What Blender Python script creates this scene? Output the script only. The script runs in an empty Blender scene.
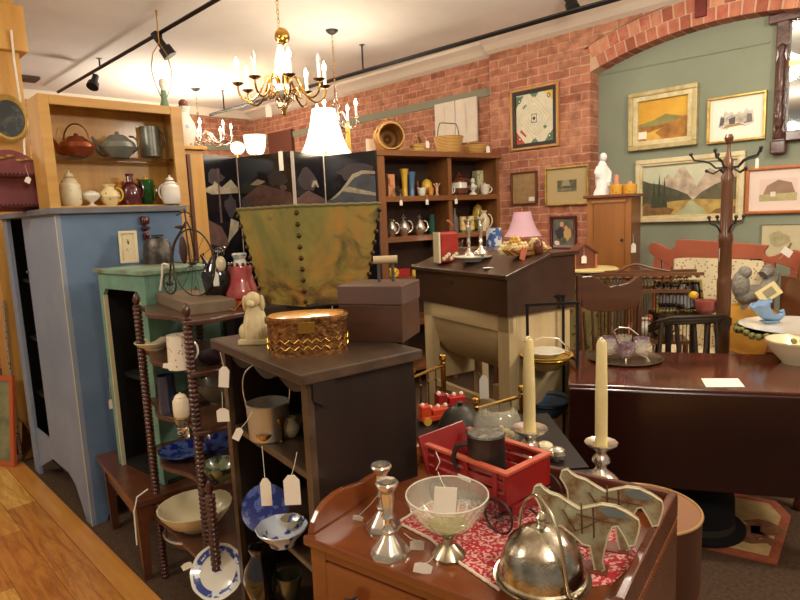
import bpy, bmesh, math, random
from mathutils import Vector, Matrix
random.seed(7)
PI=math.pi
C=bpy.context.scene.collection
sc=bpy.context.scene
# ---------------------------------------------------------------- camera
F=600.;HD=math.radians(44.5);PT=math.radians(8);RL=math.radians(2.45);CZ=1.5
fw=Vector((math.sin(HD)*math.cos(PT),math.cos(HD)*math.cos(PT),-math.sin(PT)))
r0=Vector((math.cos(HD),-math.sin(HD),0)); u0=r0.cross(fw)
up=math.cos(RL)*u0+math.sin(RL)*r0; rt=math.cos(RL)*r0-math.sin(RL)*u0
O=Vector((0,0,CZ))
cam=bpy.data.cameras.new('camera'); co=bpy.data.objects.new('camera',cam); C.objects.link(co)
cam.sensor_width=36; cam.lens=27; cam.clip_start=.05
co.matrix_world=Matrix(((rt.x,up.x,-fw.x,0),(rt.y,up.y,-fw.y,0),(rt.z,up.z,-fw.z,CZ),(0,0,0,1)))
sc.camera=co
def at(px,py,z=None,x=None,y=None,d=None):
    r=fw*F+rt*(px-400)+up*(300-py)
    if z is not None: t=(z-CZ)/r.z
    elif x is not None: t=x/r.x
    elif y is not None: t=y/r.y
    else: t=d/F
    return O+r*t
def dep(p): return (Vector(p)-O).dot(fw)
def mpp(p): return dep(p)/F          # metres per pixel at a point
# ---------------------------------------------------------------- materials
def lin(c):
    r=[]
    for v in c[:3]:
        v=v/255.
        r.append(v/12.92 if v<=.04045 else ((v+.055)/1.055)**2.4)
    return (*r,1)
MC={}
def nt(name):
    m=bpy.data.materials.new(name); m.use_nodes=True
    n=m.node_tree; b=n.nodes['Principled BSDF']
    return m,n,b
def pm(name,c,rough=.5,metal=0,c2=None,sc_=8,bump=0,coat=0,emit=None,es=0,trans=0,alpha=1,stretch=(1,1,1),ior=1.45,contrast=(.35,.65),spec=.5,sub=0):
    if name in MC: return MC[name]
    m,n,b=nt(name); N=n.nodes; Lk=n.links
    b.inputs['Base Color'].default_value=lin(c); b.inputs['Roughness'].default_value=rough
    b.inputs['Metallic'].default_value=metal; b.inputs['IOR'].default_value=ior
    b.inputs['Specular IOR Level'].default_value=spec
    if coat: b.inputs['Coat Weight'].default_value=coat; b.inputs['Coat Roughness'].default_value=.12
    if trans: b.inputs['Transmission Weight'].default_value=trans
    if alpha<1: b.inputs['Alpha'].default_value=alpha
    if emit: b.inputs['Emission Color'].default_value=lin(emit); b.inputs['Emission Strength'].default_value=es
    if c2 or bump:
        tc=N.new('ShaderNodeTexCoord'); mp=N.new('ShaderNodeMapping'); mp.inputs['Scale'].default_value=stretch
        nz=N.new('ShaderNodeTexNoise'); nz.inputs['Scale'].default_value=sc_; nz.inputs['Detail'].default_value=5; nz.inputs['Roughness'].default_value=.6
        Lk.new(tc.outputs['Object'],mp.inputs[0]); Lk.new(mp.outputs[0],nz.inputs['Vector'])
        if c2:
            cr=N.new('ShaderNodeValToRGB'); cr.color_ramp.elements[0].position=contrast[0]; cr.color_ramp.elements[1].position=contrast[1]
            cr.color_ramp.elements[0].color=lin(c); cr.color_ramp.elements[1].color=lin(c2)
            Lk.new(nz.outputs[0],cr.inputs[0]); Lk.new(cr.outputs[0],b.inputs['Base Color'])
        if bump:
            bp=N.new('ShaderNodeBump'); bp.inputs['Strength'].default_value=bump; bp.inputs['Distance'].default_value=.01
            Lk.new(nz.outputs[0],bp.inputs['Height']); Lk.new(bp.outputs[0],b.inputs['Normal'])
    MC[name]=m; return m
def wood(name,c,c2,axis='z',rough=.4,coat=.3,s=14,bump=.08):
    st={'x':(.12,1,1),'y':(1,.12,1),'z':(1,1,.12)}[axis]
    return pm(name,c,rough,0,c2,s,bump,coat,stretch=st,contrast=(.3,.7))
def mixnodes(n,fac,a,b_):
    mx=n.nodes.new('ShaderNodeMix'); mx.data_type='RGBA'
    if isinstance(fac,float): mx.inputs[0].default_value=fac
    else: n.links.new(fac,mx.inputs[0])
    for i,v in ((6,a),(7,b_)):
        if isinstance(v,tuple): mx.inputs[i].default_value=v
        else: n.links.new(v,mx.inputs[i])
    return mx.outputs[2]
def brickmat(name,swap,bw=.205,bh=.07,ca=(192,126,98),cb=(164,98,74),mor=(206,164,134),msz=.0075):
    m,n,b=nt(name); N=n.nodes; Lk=n.links
    tc=N.new('ShaderNodeTexCoord'); sp=N.new('ShaderNodeSeparateXYZ'); cb_=N.new('ShaderNodeCombineXYZ')
    Lk.new(tc.outputs['Object'],sp.inputs[0]); Lk.new(sp.outputs['Y' if swap=='y' else 'X'],cb_.inputs[0]); Lk.new(sp.outputs['Z'],cb_.inputs[1])
    br=N.new('ShaderNodeTexBrick'); br.inputs['Scale'].default_value=1
    br.inputs['Brick Width'].default_value=bw; br.inputs['Row Height'].default_value=bh; br.inputs['Mortar Size'].default_value=msz; br.inputs['Mortar Smooth'].default_value=.6
    br.inputs['Color1'].default_value=lin(ca); br.inputs['Color2'].default_value=lin(cb); br.inputs['Mortar'].default_value=lin(mor)
    nz=N.new('ShaderNodeTexNoise'); nz.inputs['Scale'].default_value=2.2; nz.inputs['Detail'].default_value=7; nz.inputs['Roughness'].default_value=.7
    Lk.new(tc.outputs['Object'],nz.inputs['Vector'])
    wz=N.new('ShaderNodeTexNoise'); wz.inputs['Scale'].default_value=11; wz.inputs['Detail'].default_value=4; Lk.new(tc.outputs['Object'],wz.inputs['Vector'])
    vm=N.new('ShaderNodeVectorMath'); vm.operation='MULTIPLY_ADD'; vm.inputs[1].default_value=(.03,.022,0)
    Lk.new(wz.outputs['Color'],vm.inputs[0]); Lk.new(cb_.outputs[0],vm.inputs[2]); Lk.new(vm.outputs[0],br.inputs['Vector'])
    cr=N.new('ShaderNodeValToRGB'); cr.color_ramp.elements[0].position=.47; cr.color_ramp.elements[1].position=.72
    cr.color_ramp.elements[0].color=(0,0,0,1); cr.color_ramp.elements[1].color=(1,1,1,1); Lk.new(nz.outputs[0],cr.inputs[0])
    o=mixnodes(n,cr.outputs[0],br.outputs[0],lin((208,150,116)))
    nz2=N.new('ShaderNodeTexNoise'); nz2.inputs['Scale'].default_value=14; nz2.inputs['Detail'].default_value=4; Lk.new(tc.outputs['Object'],nz2.inputs['Vector'])
    cr2=N.new('ShaderNodeValToRGB'); cr2.color_ramp.elements[0].position=.3; cr2.color_ramp.elements[1].position=.6; cr2.color_ramp.elements[0].color=(.5,.46,.46,1); cr2.color_ramp.elements[1].color=(1,1,1,1); Lk.new(nz2.outputs[0],cr2.inputs[0])
    mx=N.new('ShaderNodeMix'); mx.data_type='RGBA'; mx.blend_type='MULTIPLY'; mx.inputs[0].default_value=.8; Lk.new(o,mx.inputs[6]); Lk.new(cr2.outputs[0],mx.inputs[7])
    Lk.new(mx.outputs[2],b.inputs['Base Color']); b.inputs['Roughness'].default_value=.85
    bp=N.new('ShaderNodeBump'); bp.invert=True; bp.inputs['Strength'].default_value=.6; bp.inputs['Distance'].default_value=.01; Lk.new(br.outputs['Fac'],bp.inputs['Height']); Lk.new(bp.outputs[0],b.inputs['Normal'])
    return m
def plankmat(name):
    m,n,b=nt(name); N=n.nodes; Lk=n.links
    tc=N.new('ShaderNodeTexCoord'); mp=N.new('ShaderNodeMapping'); mp.inputs['Rotation'].default_value=(0,0,PI/2)
    Lk.new(tc.outputs['Object'],mp.inputs[0])
    br=N.new('ShaderNodeTexBrick'); br.inputs['Scale'].default_value=1; br.inputs['Brick Width'].default_value=.85; br.inputs['Row Height'].default_value=.15
    br.inputs['Mortar Size'].default_value=.0012; br.offset=.37; br.inputs['Color1'].default_value=(.0,0,0,1); br.inputs['Color2'].default_value=(1,1,1,1); br.inputs['Mortar'].default_value=(.0,0,0,1); br.inputs['Bias'].default_value=0
    Lk.new(mp.outputs[0],br.inputs['Vector'])
    cr=N.new('ShaderNodeValToRGB'); e=cr.color_ramp.elements; e[0].position=0; e[0].color=lin((196,124,52)); e[1].position=1; e[1].color=lin((246,208,116))
    x=e.new(.3); x.color=lin((226,166,76)); x=e.new(.6); x.color=lin((240,190,94))
    Lk.new(br.outputs[0],cr.inputs[0])
    mp2=N.new('ShaderNodeMapping'); mp2.inputs['Scale'].default_value=(9,1.1,1); Lk.new(tc.outputs['Object'],mp2.inputs[0])
    nz=N.new('ShaderNodeTexNoise'); nz.inputs['Scale'].default_value=3; nz.inputs['Detail'].default_value=8; nz.inputs['Roughness'].default_value=.65; nz.inputs['Distortion'].default_value=1.2; Lk.new(mp2.outputs[0],nz.inputs['Vector'])
    cr2=N.new('ShaderNodeValToRGB'); cr2.color_ramp.elements[0].position=.38; cr2.color_ramp.elements[1].position=.58; cr2.color_ramp.elements[0].color=(.62,.47,.30,1); cr2.color_ramp.elements[1].color=(1,1,1,1); Lk.new(nz.outputs[0],cr2.inputs[0])
    mx=N.new('ShaderNodeMix'); mx.data_type='RGBA'; mx.blend_type='MULTIPLY'; mx.inputs[0].default_value=.85; Lk.new(cr.outputs[0],mx.inputs[6]); Lk.new(cr2.outputs[0],mx.inputs[7])
    vo=N.new('ShaderNodeTexVoronoi'); vo.inputs['Scale'].default_value=3.4; mp3=N.new('ShaderNodeMapping'); mp3.inputs['Scale'].default_value=(1.4,.8,1); Lk.new(tc.outputs['Object'],mp3.inputs[0]); Lk.new(mp3.outputs[0],vo.inputs['Vector'])
    cr3=N.new('ShaderNodeValToRGB'); cr3.color_ramp.elements[0].position=.035; cr3.color_ramp.elements[1].position=.09; cr3.color_ramp.elements[0].color=(.16,.06,.02,1); cr3.color_ramp.elements[1].color=(1,1,1,1); Lk.new(vo.outputs['Distance'],cr3.inputs[0])
    mx3=N.new('ShaderNodeMix'); mx3.data_type='RGBA'; mx3.blend_type='MULTIPLY'; mx3.inputs[0].default_value=.9; Lk.new(mx.outputs[2],mx3.inputs[6]); Lk.new(cr3.outputs[0],mx3.inputs[7])
    seam=N.new('ShaderNodeMath'); seam.operation='MULTIPLY'; seam.inputs[1].default_value=.7; Lk.new(br.outputs['Fac'],seam.inputs[0])
    o=mixnodes(n,seam.outputs[0],mx3.outputs[2],lin((70,34,14)))
    Lk.new(o,b.inputs['Base Color']); b.inputs['Roughness'].default_value=.32; b.inputs['Coat Weight'].default_value=.4
    return m
def pattern(name,ca,cb,scale=40,thr=.35,rough=.4,coat=0,kind='voronoi',cc=None,wdir='Z',soft=.03):
    if name in MC: return MC[name]
    m,n,b=nt(name); N=n.nodes; Lk=n.links
    tc=N.new('ShaderNodeTexCoord')
    if kind=='voronoi':
        t=N.new('ShaderNodeTexVoronoi'); t.inputs['Scale'].default_value=scale; out=t.outputs['Distance']
    elif kind=='wave':
        t=N.new('ShaderNodeTexWave'); t.inputs['Scale'].default_value=scale; t.inputs['Distortion'].default_value=1.6; t.inputs['Detail Scale'].default_value=8; t.bands_direction=wdir; out=t.outputs['Fac']
    else:
        t=N.new('ShaderNodeTexNoise'); t.inputs['Scale'].default_value=scale; t.inputs['Detail'].default_value=3; out=t.outputs[0]
    Lk.new(tc.outputs['Object'],t.inputs['Vector'])
    cr=N.new('ShaderNodeValToRGB'); e=cr.color_ramp.elements; e[0].position=thr-soft; e[1].position=thr+soft; e[0].color=lin(ca); e[1].color=lin(cb)
    if cc: x=e.new(min(.98,thr+.17)); x.color=lin(cb); x=e.new(min(.99,thr+.2)); x.color=lin(cc)
    Lk.new(out,cr.inputs[0]); Lk.new(cr.outputs[0],b.inputs['Base Color']); b.inputs['Roughness'].default_value=rough
    if coat: b.inputs['Coat Weight'].default_value=coat
    MC[name]=m; return m
# ---------------------------------------------------------------- mesh builder
class B:
    def __init__(s,T=None): s.v=[];s.f=[];s.mi=[];s.mats=[];s.T=T or Matrix.Identity(4)
    def mat(s,m):
        if m is None: return 0
        if m not in s.mats: s.mats.append(m)
        return s.mats.index(m)
    def add(s,vs,fs,m=None,T=None):
        k=len(s.v); M_=s.T@T if T is not None else s.T
        s.v+= [M_@Vector(q) for q in vs]; i=s.mat(m)
        for f in fs: s.f.append([k+j for j in f]); s.mi.append(i)
        return s
    def box(s,x0,x1,y0,y1,z0,z1,m=None,T=None):
        vs=[(x,y,z) for z in (z0,z1) for (x,y) in ((x0,y0),(x1,y0),(x1,y1),(x0,y1))]
        return s.add(vs,[(3,2,1,0),(4,5,6,7),(0,1,5,4),(1,2,6,5),(2,3,7,6),(3,0,4,7)],m,T)
    def lathe(s,prof,n=24,c=(0,0,0),m=None,T=None,sx=1,sy=1,wob=None):
        vs=[];fs=[]; rings=[]
        for (r,z) in prof:
            if r<1e-6: rings.append([len(vs)]); vs.append((c[0],c[1],c[2]+z))
            else:
                rings.append(list(range(len(vs),len(vs)+n)))
                for i in range(n):
                    a=2*PI*i/n; rr=r*(wob(a,z) if wob else 1)
                    vs.append((c[0]+rr*math.cos(a)*sx,c[1]+rr*math.sin(a)*sy,c[2]+z))
        for A,D_ in zip(rings,rings[1:]):
            if len(A)==1 and len(D_)==1: continue
            for i in range(n):
                j=(i+1)%n
                if len(A)==1: fs.append((A[0],D_[j],D_[i]))
                elif len(D_)==1: fs.append((A[i],A[j],D_[0]))
                else: fs.append((A[i],A[j],D_[j],D_[i]))
        if len(rings[0])>1 and len(rings[-1])>1:
            A,D_=rings[-1],rings[0]
            for i in range(n): j=(i+1)%n; fs.append((A[i],A[j],D_[j],D_[i]))
        elif len(rings[0])>1: fs.append(tuple(reversed(rings[0])))
        elif len(rings[-1])>1: fs.append(tuple(rings[-1]))
        return s.add(vs,fs,m,T)
    def tube(s,pts,r=.005,n=8,m=None,closed=False,T=None,sm=0):
        pts=[Vector(p) for p in pts]; k=len(pts); vs=[]; fs=[]
        if sm:
            P_=[];RR=[]; rl_=r if isinstance(r,(list,tuple)) else [r]*k
            for i in range(k-1):
                a,b_,c_,d_=pts[max(0,i-1)],pts[i],pts[i+1],pts[min(k-1,i+2)]
                for q in range(sm):
                    u=q/sm; P_.append(.5*((2*b_)+(c_-a)*u+(2*a-5*b_+4*c_-d_)*u*u+(3*b_-a-3*c_+d_)*u**3)); RR.append(rl_[i]*(1-u)+rl_[i+1]*u)
            P_.append(pts[-1]); RR.append(rl_[-1]); pts=P_; r=RR; k=len(pts)
        rs=r if isinstance(r,(list,tuple)) else [r]*k
        nrm=None
        for i,p in enumerate(pts):
            if closed: t=(pts[(i+1)%k]-pts[i-1])
            else: t=pts[min(i+1,k-1)]-pts[max(i-1,0)]
            if t.length<1e-9: t=Vector((0,0,1))
            t.normalize()
            if nrm is None:
                a=Vector((0,0,1)) if abs(t.z)<.9 else Vector((1,0,0)); nrm=t.cross(a).normalized()
            else:
                nrm=(nrm-t*nrm.dot(t))
                nrm=nrm.normalized() if nrm.length>1e-6 else t.orthogonal().normalized()
            bn=t.cross(nrm)
            for j in range(n):
                a=2*PI*j/n; vs.append(p+(nrm*math.cos(a)+bn*math.sin(a))*rs[i])
        for i in range(k if closed else k-1):
            for j in range(n):
                a=i*n+j; b_=i*n+(j+1)%n; c_=((i+1)%k)*n+(j+1)%n; d=((i+1)%k)*n+j
                fs.append((a,b_,c_,d))
        if not closed: fs.append(tuple(reversed(range(n)))); fs.append(tuple(range((k-1)*n,k*n)))
        return s.add(vs,fs,m,T)
    def prism(s,poly,t0,t1,plane='xy',m=None,T=None):
        # poly in 2D, extruded between t0 and t1 on the third axis
        def q(a,b_,t): return {'xy':(a,b_,t),'xz':(a,t,b_),'yz':(t,a,b_)}[plane]
        k=len(poly); vs=[q(a,b_,t0) for a,b_ in poly]+[q(a,b_,t1) for a,b_ in poly]
        fs=[tuple(range(k)),tuple(range(2*k-1,k-1,-1))]+[(i,i+k,(i+1)%k+k,(i+1)%k) for i in range(k)]
        return s.add(vs,fs,m,T)
    def ball(s,c,r,n=14,m=None,T=None):
        if not isinstance(r,(tuple,list)): r=(r,r,r)
        h=max(6,n//2+1); pr=[(math.sin(PI*i/h),-math.cos(PI*i/h)) for i in range(h+1)]
        pr[0]=(0,-1); pr[-1]=(0,1)
        Tm=Matrix.Translation(c)@Matrix.Diagonal((r[0],r[1],r[2],1))
        return s.lathe(pr,n,(0,0,0),m,(T@Tm) if T is not None else Tm)
    def build(s,name,mat=None,parent=None,loc=None,rz=0,smooth=True,bevel=0,ang=35,sub=0):
        me=bpy.data.meshes.new(name); me.from_pydata([tuple(q) for q in s.v],[],s.f)
        if mat and not s.mats: me.materials.append(mat)
        elif s.mats:
            for m in s.mats: me.materials.append(m)
            me.polygons.foreach_set('material_index',s.mi)
        bm=bmesh.new(); bm.from_mesh(me); bmesh.ops.recalc_face_normals(bm,faces=bm.faces); bm.to_mesh(me); bm.free()
        if smooth:
            me.shade_smooth(); me.set_sharp_from_angle(angle=math.radians(ang))
        me.update()
        o=bpy.data.objects.new(name,me); C.objects.link(o)
        if parent: o.parent=parent
        if loc is not None: o.location=loc
        if rz: o.rotation_euler=(0,0,rz)
        if bevel:
            md=o.modifiers.new('bevel','BEVEL'); md.width=bevel; md.segments=2; md.limit_method='ANGLE'; md.angle_limit=math.radians(50)
        if sub:
            md=o.modifiers.new('sub','SUBSURF'); md.levels=sub; md.render_levels=sub
        return o
def tag(o,label,cat,group=None):
    o['label']=label; o['category']=cat
    if group: o['group']=group
    return o
def thing(name,label,cat,loc,rz=0,group=None):
    o=bpy.data.objects.new(name,None); C.objects.link(o); o.location=loc; o.rotation_euler=(0,0,rz); o.empty_display_size=.05
    return tag(o,label,cat,group)
def struct(o): o['kind']='structure'; return o
def dup(o,loc,label,group=None,parent=None,rz=None,s=None):
    c=o.copy(); C.objects.link(c); c.location=loc
    if rz is not None: c.rotation_euler=(0,0,rz)
    if s: c.scale=(s,s,s)
    c['label']=label
    if group: c['group']=group
    def rec(a,b_):
        for ch in list(a.children):
            k=ch.copy(); C.objects.link(k); k.parent=b_; rec(ch,k)
    rec(o,c); return c
def local(root,p):
    d=Vector(p)-Vector(root.location); a=-root.rotation_euler.z
    return Vector((d.x*math.cos(a)-d.y*math.sin(a),d.x*math.sin(a)+d.y*math.cos(a),d.z))
# price tag child: hangs from world point p, paper centre at world point q
FACE=-HD # rotation so that local x = camera right, local -y = toward camera
def price_tag(root,p,q,w=.022,h=.04,tilt=0,yaw=.0,pointed=True,lw=.0008):
    a=-root.rotation_euler.z+FACE+yaw
    ql=local(root,q); pl=local(root,p)
    T=Matrix.Translation(ql)@Matrix.Rotation(a,4,'Z')@Matrix.Rotation(tilt,4,'Y')
    b=B()
    if pointed: poly=[(-w/2,-h/2),(w/2,-h/2),(w/2,h*.32),(w*.2,h/2),(-w*.2,h/2),(-w/2,h*.32)]
    else: poly=[(-w/2,-h/2),(w/2,-h/2),(w/2,h/2),(-w/2,h/2)]
    b.prism(poly,-.0006,.0006,'xz',T=T)
    t=b.build('price_tag',PAPER,root,smooth=False)
    top=T@Vector((0,0,h*.45)); mid=(pl+top)/2+Vector((0,0,-.004))
    B().tube([pl,mid,top],lw,5).build('string',STRING,t)
    return t
# generic profiles: (radius 0..1, height 0..1)
PR=dict(
 vase=[(0,0),(.5,0),(.55,.03),(.8,.2),(1,.42),(.92,.6),(.55,.78),(.42,.86),(.6,.97),(.62,1),(.5,1),(.35,.86),(0,.8)],
 urn=[(0,0),(.5,0),(.5,.06),(.22,.14),(.3,.24),(.85,.45),(1,.65),(.9,.8),(.7,.84),(.45,.92),(.12,.95),(.16,.98),(0,1)],
 jar=[(0,0),(.75,0),(.95,.1),(1,.4),(.95,.7),(.7,.8),(.72,.84),(.5,.92),(.15,.95),(.15,.99),(0,1)],
 cup=[(0,0),(.6,0),(.72,.08),(.9,.4),(1,1),(.93,1),(.84,.4),(.62,.14),(0,.12)],
 mug=[(0,0),(1,0),(1,.02),(.96,.5),(.94,1),(.86,1),(.88,.1),(0,.08)],
 bowl=[(0,0),(.4,0),(.42,.1),(.7,.35),(.92,.75),(1,1),(.96,1),(.86,.75),(.62,.4),(.35,.18),(0,.15)],
 plate=[(0,0),(.5,0),(.55,.25),(.8,.5),(1,1),(.99,1.1),(.78,.7),(.55,.45),(0,.4)],
 bottle=[(0,0),(.9,0),(1,.06),(1,.5),(.85,.62),(.35,.75),(.3,.92),(.4,.94),(.4,1),(.28,1),(0,.97)],
 tall=[(0,0),(.7,0),(.62,.05),(.6,.4),(.75,.75),(1,1),(.9,1),(.66,.75),(.5,.4),(0,.1)],
 tpot=[(0,0),(.5,0),(.55,.05),(.85,.2),(1,.4),(.92,.58),(.6,.74),(.55,.78),(.4,.86),(.1,.9),(.14,.95),(.08,1),(0,1)],
 candlestick=[(0,0),(1,0),(1,.04),(.85,.09),(.45,.14),(.25,.2),(.2,.3),(.32,.36),(.25,.42),(.22,.55),(.3,.62),(.36,.75),(.3,.84),(.55,.93),(.62,.97),(.6,1),(.35,1),(.3,.93),(0,.92)],
 shade=[(1,0),(.85,.14),(.70,.36),(.56,.65),(.45,1),(.43,1),(.54,.65),(.68,.36),(.83,.14),(.97,0)],
 globe=[(0,0),(.5,0),(.5,.05),(.85,.2),(1,.5),(.85,.8),(.5,.95),(0,1)],
)
def prof(k,R,H): return [(r*R,z*H) for r,z in PR[k]]
def pot(name,label,cat,px,py,W,H,kind,mat,group=None,n=20,handle=None,spout=None,parts=(),rz=0,**k):
    """a turned vessel W x H pixels big standing with its base centre at a pixel on plane k"""
    p=at(px,py,**k); m=mpp(p); R=W*m/2; h=H*m
    b=B(); b.lathe(prof(kind,R,h),n)
    if not handle and not spout and not parts:
        return tag(b.build(name,mat,loc=p,rz=FACE+rz),label,cat,group)
    t=thing(name,label,cat,p,FACE+rz,group); b.build('body',mat,t)
    if handle:
        side,z0,z1,rr,hm=handle   # side -1 left 1 right
        pts=[]
        for i in range(11):
            a=-PI/2+PI*i/10; pts.append((side*(R*.75+R*rr*math.cos(a)),0,h*((z0+z1)/2+(z1-z0)/2*math.sin(a))))
        B().tube(pts,max(.0018,R*.09),6).build('handle',hm or mat,t)
    if spout:
        side,z0,z1,ln=spout
        B().tube([(side*R*.7,0,h*z0),(side*R*(1+ln*.4),0,h*(z0+.03)),(side*R*(1+ln*.8),0,h*z1*.9),(side*R*(1+ln),0,h*z1)],[R*.22,R*.16,R*.1,R*.08],8).build('spout',mat,t)
    return t
# ---------------------------------------------------------------- shared materials
PAPER=pm('tag_paper',(238,232,218),.8); STRING=pm('tag_string',(225,215,195),.8)
PINE=wood('pine',(190,138,62),(216,168,90),'z',.4,.2,10)
PINEX=wood('pine_horizontal',(190,138,62),(216,168,90),'x',.4,.2,10)
OAK=wood('shelf_oak',(112,70,36),(150,98,54),'z',.5,.1,12); OAKX=wood('shelf_oak_horizontal',(112,70,36),(150,98,54),'x',.5,.1,12)
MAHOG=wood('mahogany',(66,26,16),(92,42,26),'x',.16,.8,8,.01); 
CHERRY=wood('cherry',(112,56,26),(140,78,38),'x',.22,.6,8,.02); CHERRYD=wood('cherry_dark',(76,36,22),(98,50,30),'x',.25,.5,9,.02)
DARKW=wood('dark_wood',(30,21,17),(42,30,24),'z',.5,.15,14,.03); DARKX=wood('dark_wood_horizontal',(52,38,30),(70,52,40),'x',.45,.2,14,.03)
WALNUT=wood('walnut',(78,42,26),(108,62,38),'z',.35,.4,12); WALNUTX=wood('walnut_horizontal',(78,42,26),(108,62,38),'x',.35,.4,12)
BLUEP=pm('blue_paint',(104,130,158),.55,0,(90,114,144),3,.03); BLUEL=pm('blue_grey_paint',(140,152,170),.55,0,(128,140,160),3,.03)
CREAMP=pm('cream_paint',(206,196,160),.6); GREENP=pm('sage_green_paint',(118,160,140),.6,0,(98,136,118),7)
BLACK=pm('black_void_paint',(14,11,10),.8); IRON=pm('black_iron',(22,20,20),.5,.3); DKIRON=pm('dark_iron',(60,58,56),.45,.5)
BRASS=pm('brass',(196,150,70),.22,1); OLDBRASS=pm('old_brass',(140,104,50),.35,1); COPPER=pm('copper',(178,92,54),.25,1)
SILVER=pm('silver',(236,230,216),.22,.9,(214,206,190),12); CUTG=pm('cut_glass',(236,234,214),.05,.1,alpha=.2,coat=1); PEWTER=pm('pewter',(120,118,112),.4,.8,(90,88,84),10); TARN=pm('tarnished_silver',(206,198,174),.22,.95,(160,148,120),9)
WHITEC=pm('white_china',(232,228,214),.2,0,coat=.5); CREAMC=pm('cream_china',(226,214,176),.3,0,coat=.3); YELC=pm('yellow_china',(220,178,60),.3,coat=.3)
GREENC=pm('green_china',(70,120,70),.3,coat=.3); BLUEC=pm('blue_china',(86,120,160),.25,coat=.4); BROWNC=pm('brown_glaze',(110,58,34),.25,coat=.4)
FLOW=pattern('flowered_china',(190,90,70),(234,226,206),60,.18,.3,.4); BLUEW=pattern('blue_transfer_china',(40,62,140),(220,224,232),34,.5,.25,.5,'noise',(58,80,150))
FLOWB=pattern('flow_blue_china',(28,44,120),(84,104,170),34,.5,.2,.5,'noise')
GLASS=pm('clear_glass',(250,246,235),.03,trans=1,ior=1.45); GREENG=pm('green_glass',(60,130,60),.06,trans=.6,ior=1.45); VIOLG=pm('iridescent_glass',(176,140,190),.06,metal=.5,c2=(210,196,170),sc_=30,alpha=.7)
PINKG=pm('cranberry_glass',(196,62,78),.12,0,(220,100,100),6,coat=.8); DARKG=pm('black_glaze',(20,16,14),.08,coat=1)
GOLD=pm('gilt',(206,176,100),.35,.6,(170,136,70),14); MATC=pm('mat_board',(236,226,206),.8); MATT=pm('tan_mat_board',(186,164,118),.8)
WICK=pattern('wicker',(126,82,40),(200,152,84),22,.45,.7,0,'wave',wdir='Y',soft=.3); WICKL=pattern('light_wicker',(160,114,52),(222,178,102),26,.45,.7,0,'wave',soft=.3)
RED=pm('red_paint',(150,30,26),.4,0,(124,24,22),6,coat=.3); WAX=pm('candle_wax',(242,226,170),.4,0,(226,200,126),4); WICKB=pm('wick',(60,50,40),.9)
BULB=pm('lit_bulb',(255,236,200),.5,emit=(255,230,180),es=26); BULBO=pm('unlit_bulb',(236,228,212),.15,coat=.5)
CANDLEW=pm('candle_sleeve',(240,232,214),.5,emit=(255,230,190),es=.4)
TRACKB=pm('track_black',(20,18,18),.4)
# ---------------------------------------------------------------- room shell
H_=3.05; WX=4.69; WX2=4.79; GX=4.83; YE=7.8
carpet=pm('brown_carpet',(92,70,50),.95,0,(70,52,38),60,.3)
struct(B().box(-3,5,-3,8,-.1,0).build('floor',carpet,smooth=False))
fb=B(); fb.box(-3,.74,-2.5,5.2,.0,.012,plankmat('pine_planks')); fb.box(.742,.84,-2.5,5.2,0,.014,wood('pine_border',(196,128,56),(222,160,78),'y',.3,.4,12))
struct(fb.build('floor',None,smooth=False)).name='floor_boards'
ceil=pm('ceiling_plaster',(232,226,218),.9,0,(222,215,206),1.2)
struct(B().box(-3,5.1,-3,8,H_,H_+.1).build('ceiling',ceil,smooth=False))
brick=brickmat('brick_wall','y'); brickx=brickmat('brick_far_wall','x')
bw=B(); bw.box(WX2,5.1,3.47,8,0,H_); struct(bw.build('wall_right',brick,smooth=False))
bp=B(); bp.box(WX,5.1,2.47,3.47,0,H_); struct(bp.build('wall_pier',brick,smooth=False)).name='wall_right_pier'
struct(B().box(-3,5.1,YE,8,0,H_).build('wall_far',brickx,smooth=False))
# arch wall: spandrel above a shallow segmental arch, with two header rings of brick
yc=1.53; hs=.94; zs=2.58; zt=2.745; Rr=(hs*hs+(zt-zs)**2)/(2*(zt-zs)); zc=zt-Rr; a0=math.asin(hs/Rr)
def arc(R,n=28): return [(yc+R*math.sin(-a0*1.0+2*a0*i/n),zc+R*math.cos(-a0+2*a0*i/n)) for i in range(n+1)]
inner=arc(Rr)
sp=B()
ring_t=.2
outer=[(yc+(Rr+ring_t)*math.sin(-a0+2*a0*i/28),zc+(Rr+ring_t)*math.cos(-a0+2*a0*i/28)) for i in range(29)]
poly=outer+[(yc+hs+.02,H_),(yc-hs-.3,H_),(yc-hs-.3,outer[0][1])]
poly=[(yc-hs-.3,H_)]+[(yc-hs-.3,outer[0][1])]+[p for p in outer if p[1]<H_]+[(2.47,outer[-1][1]),(2.47,H_)]
sp.prism(poly,WX,5.1,'yz'); struct(sp.build('wall_right_spandrel',brick,smooth=False))
# voussoirs in two courses
bmA=[pm('arch_brick_%d'%i,c,.85,0,c2,12,.2) for i,(c,c2) in enumerate((((184,116,88),(160,92,70)),((160,90,68),(140,74,56)),((204,142,108),(182,118,90)),((168,86,66),(192,130,104))))]
mort=pm('arch_mortar',(200,164,134),.9)
vb=B(); nv=24; 
for ring in (0,1):
    for i in range(nv):
        aa=-a0+2*a0*(i+.09)/nv; ab=-a0+2*a0*(i+.91)/nv
        if ring: aa+=a0/nv*.9; ab+=a0/nv*.9
        if yc+(Rr+.1)*math.sin(ab)>2.475: continue
        r1=Rr+ring*.1; r2=r1+.093; m_=bmA[random.randrange(4)]
        vb.prism([(yc+r1*math.sin(aa),zc+r1*math.cos(aa)),(yc+r1*math.sin(ab),zc+r1*math.cos(ab)),(yc+r2*math.sin(ab),zc+r2*math.cos(ab)),(yc+r2*math.sin(aa),zc+r2*math.cos(aa))],WX-.006,5.0,'yz',m_)
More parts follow.
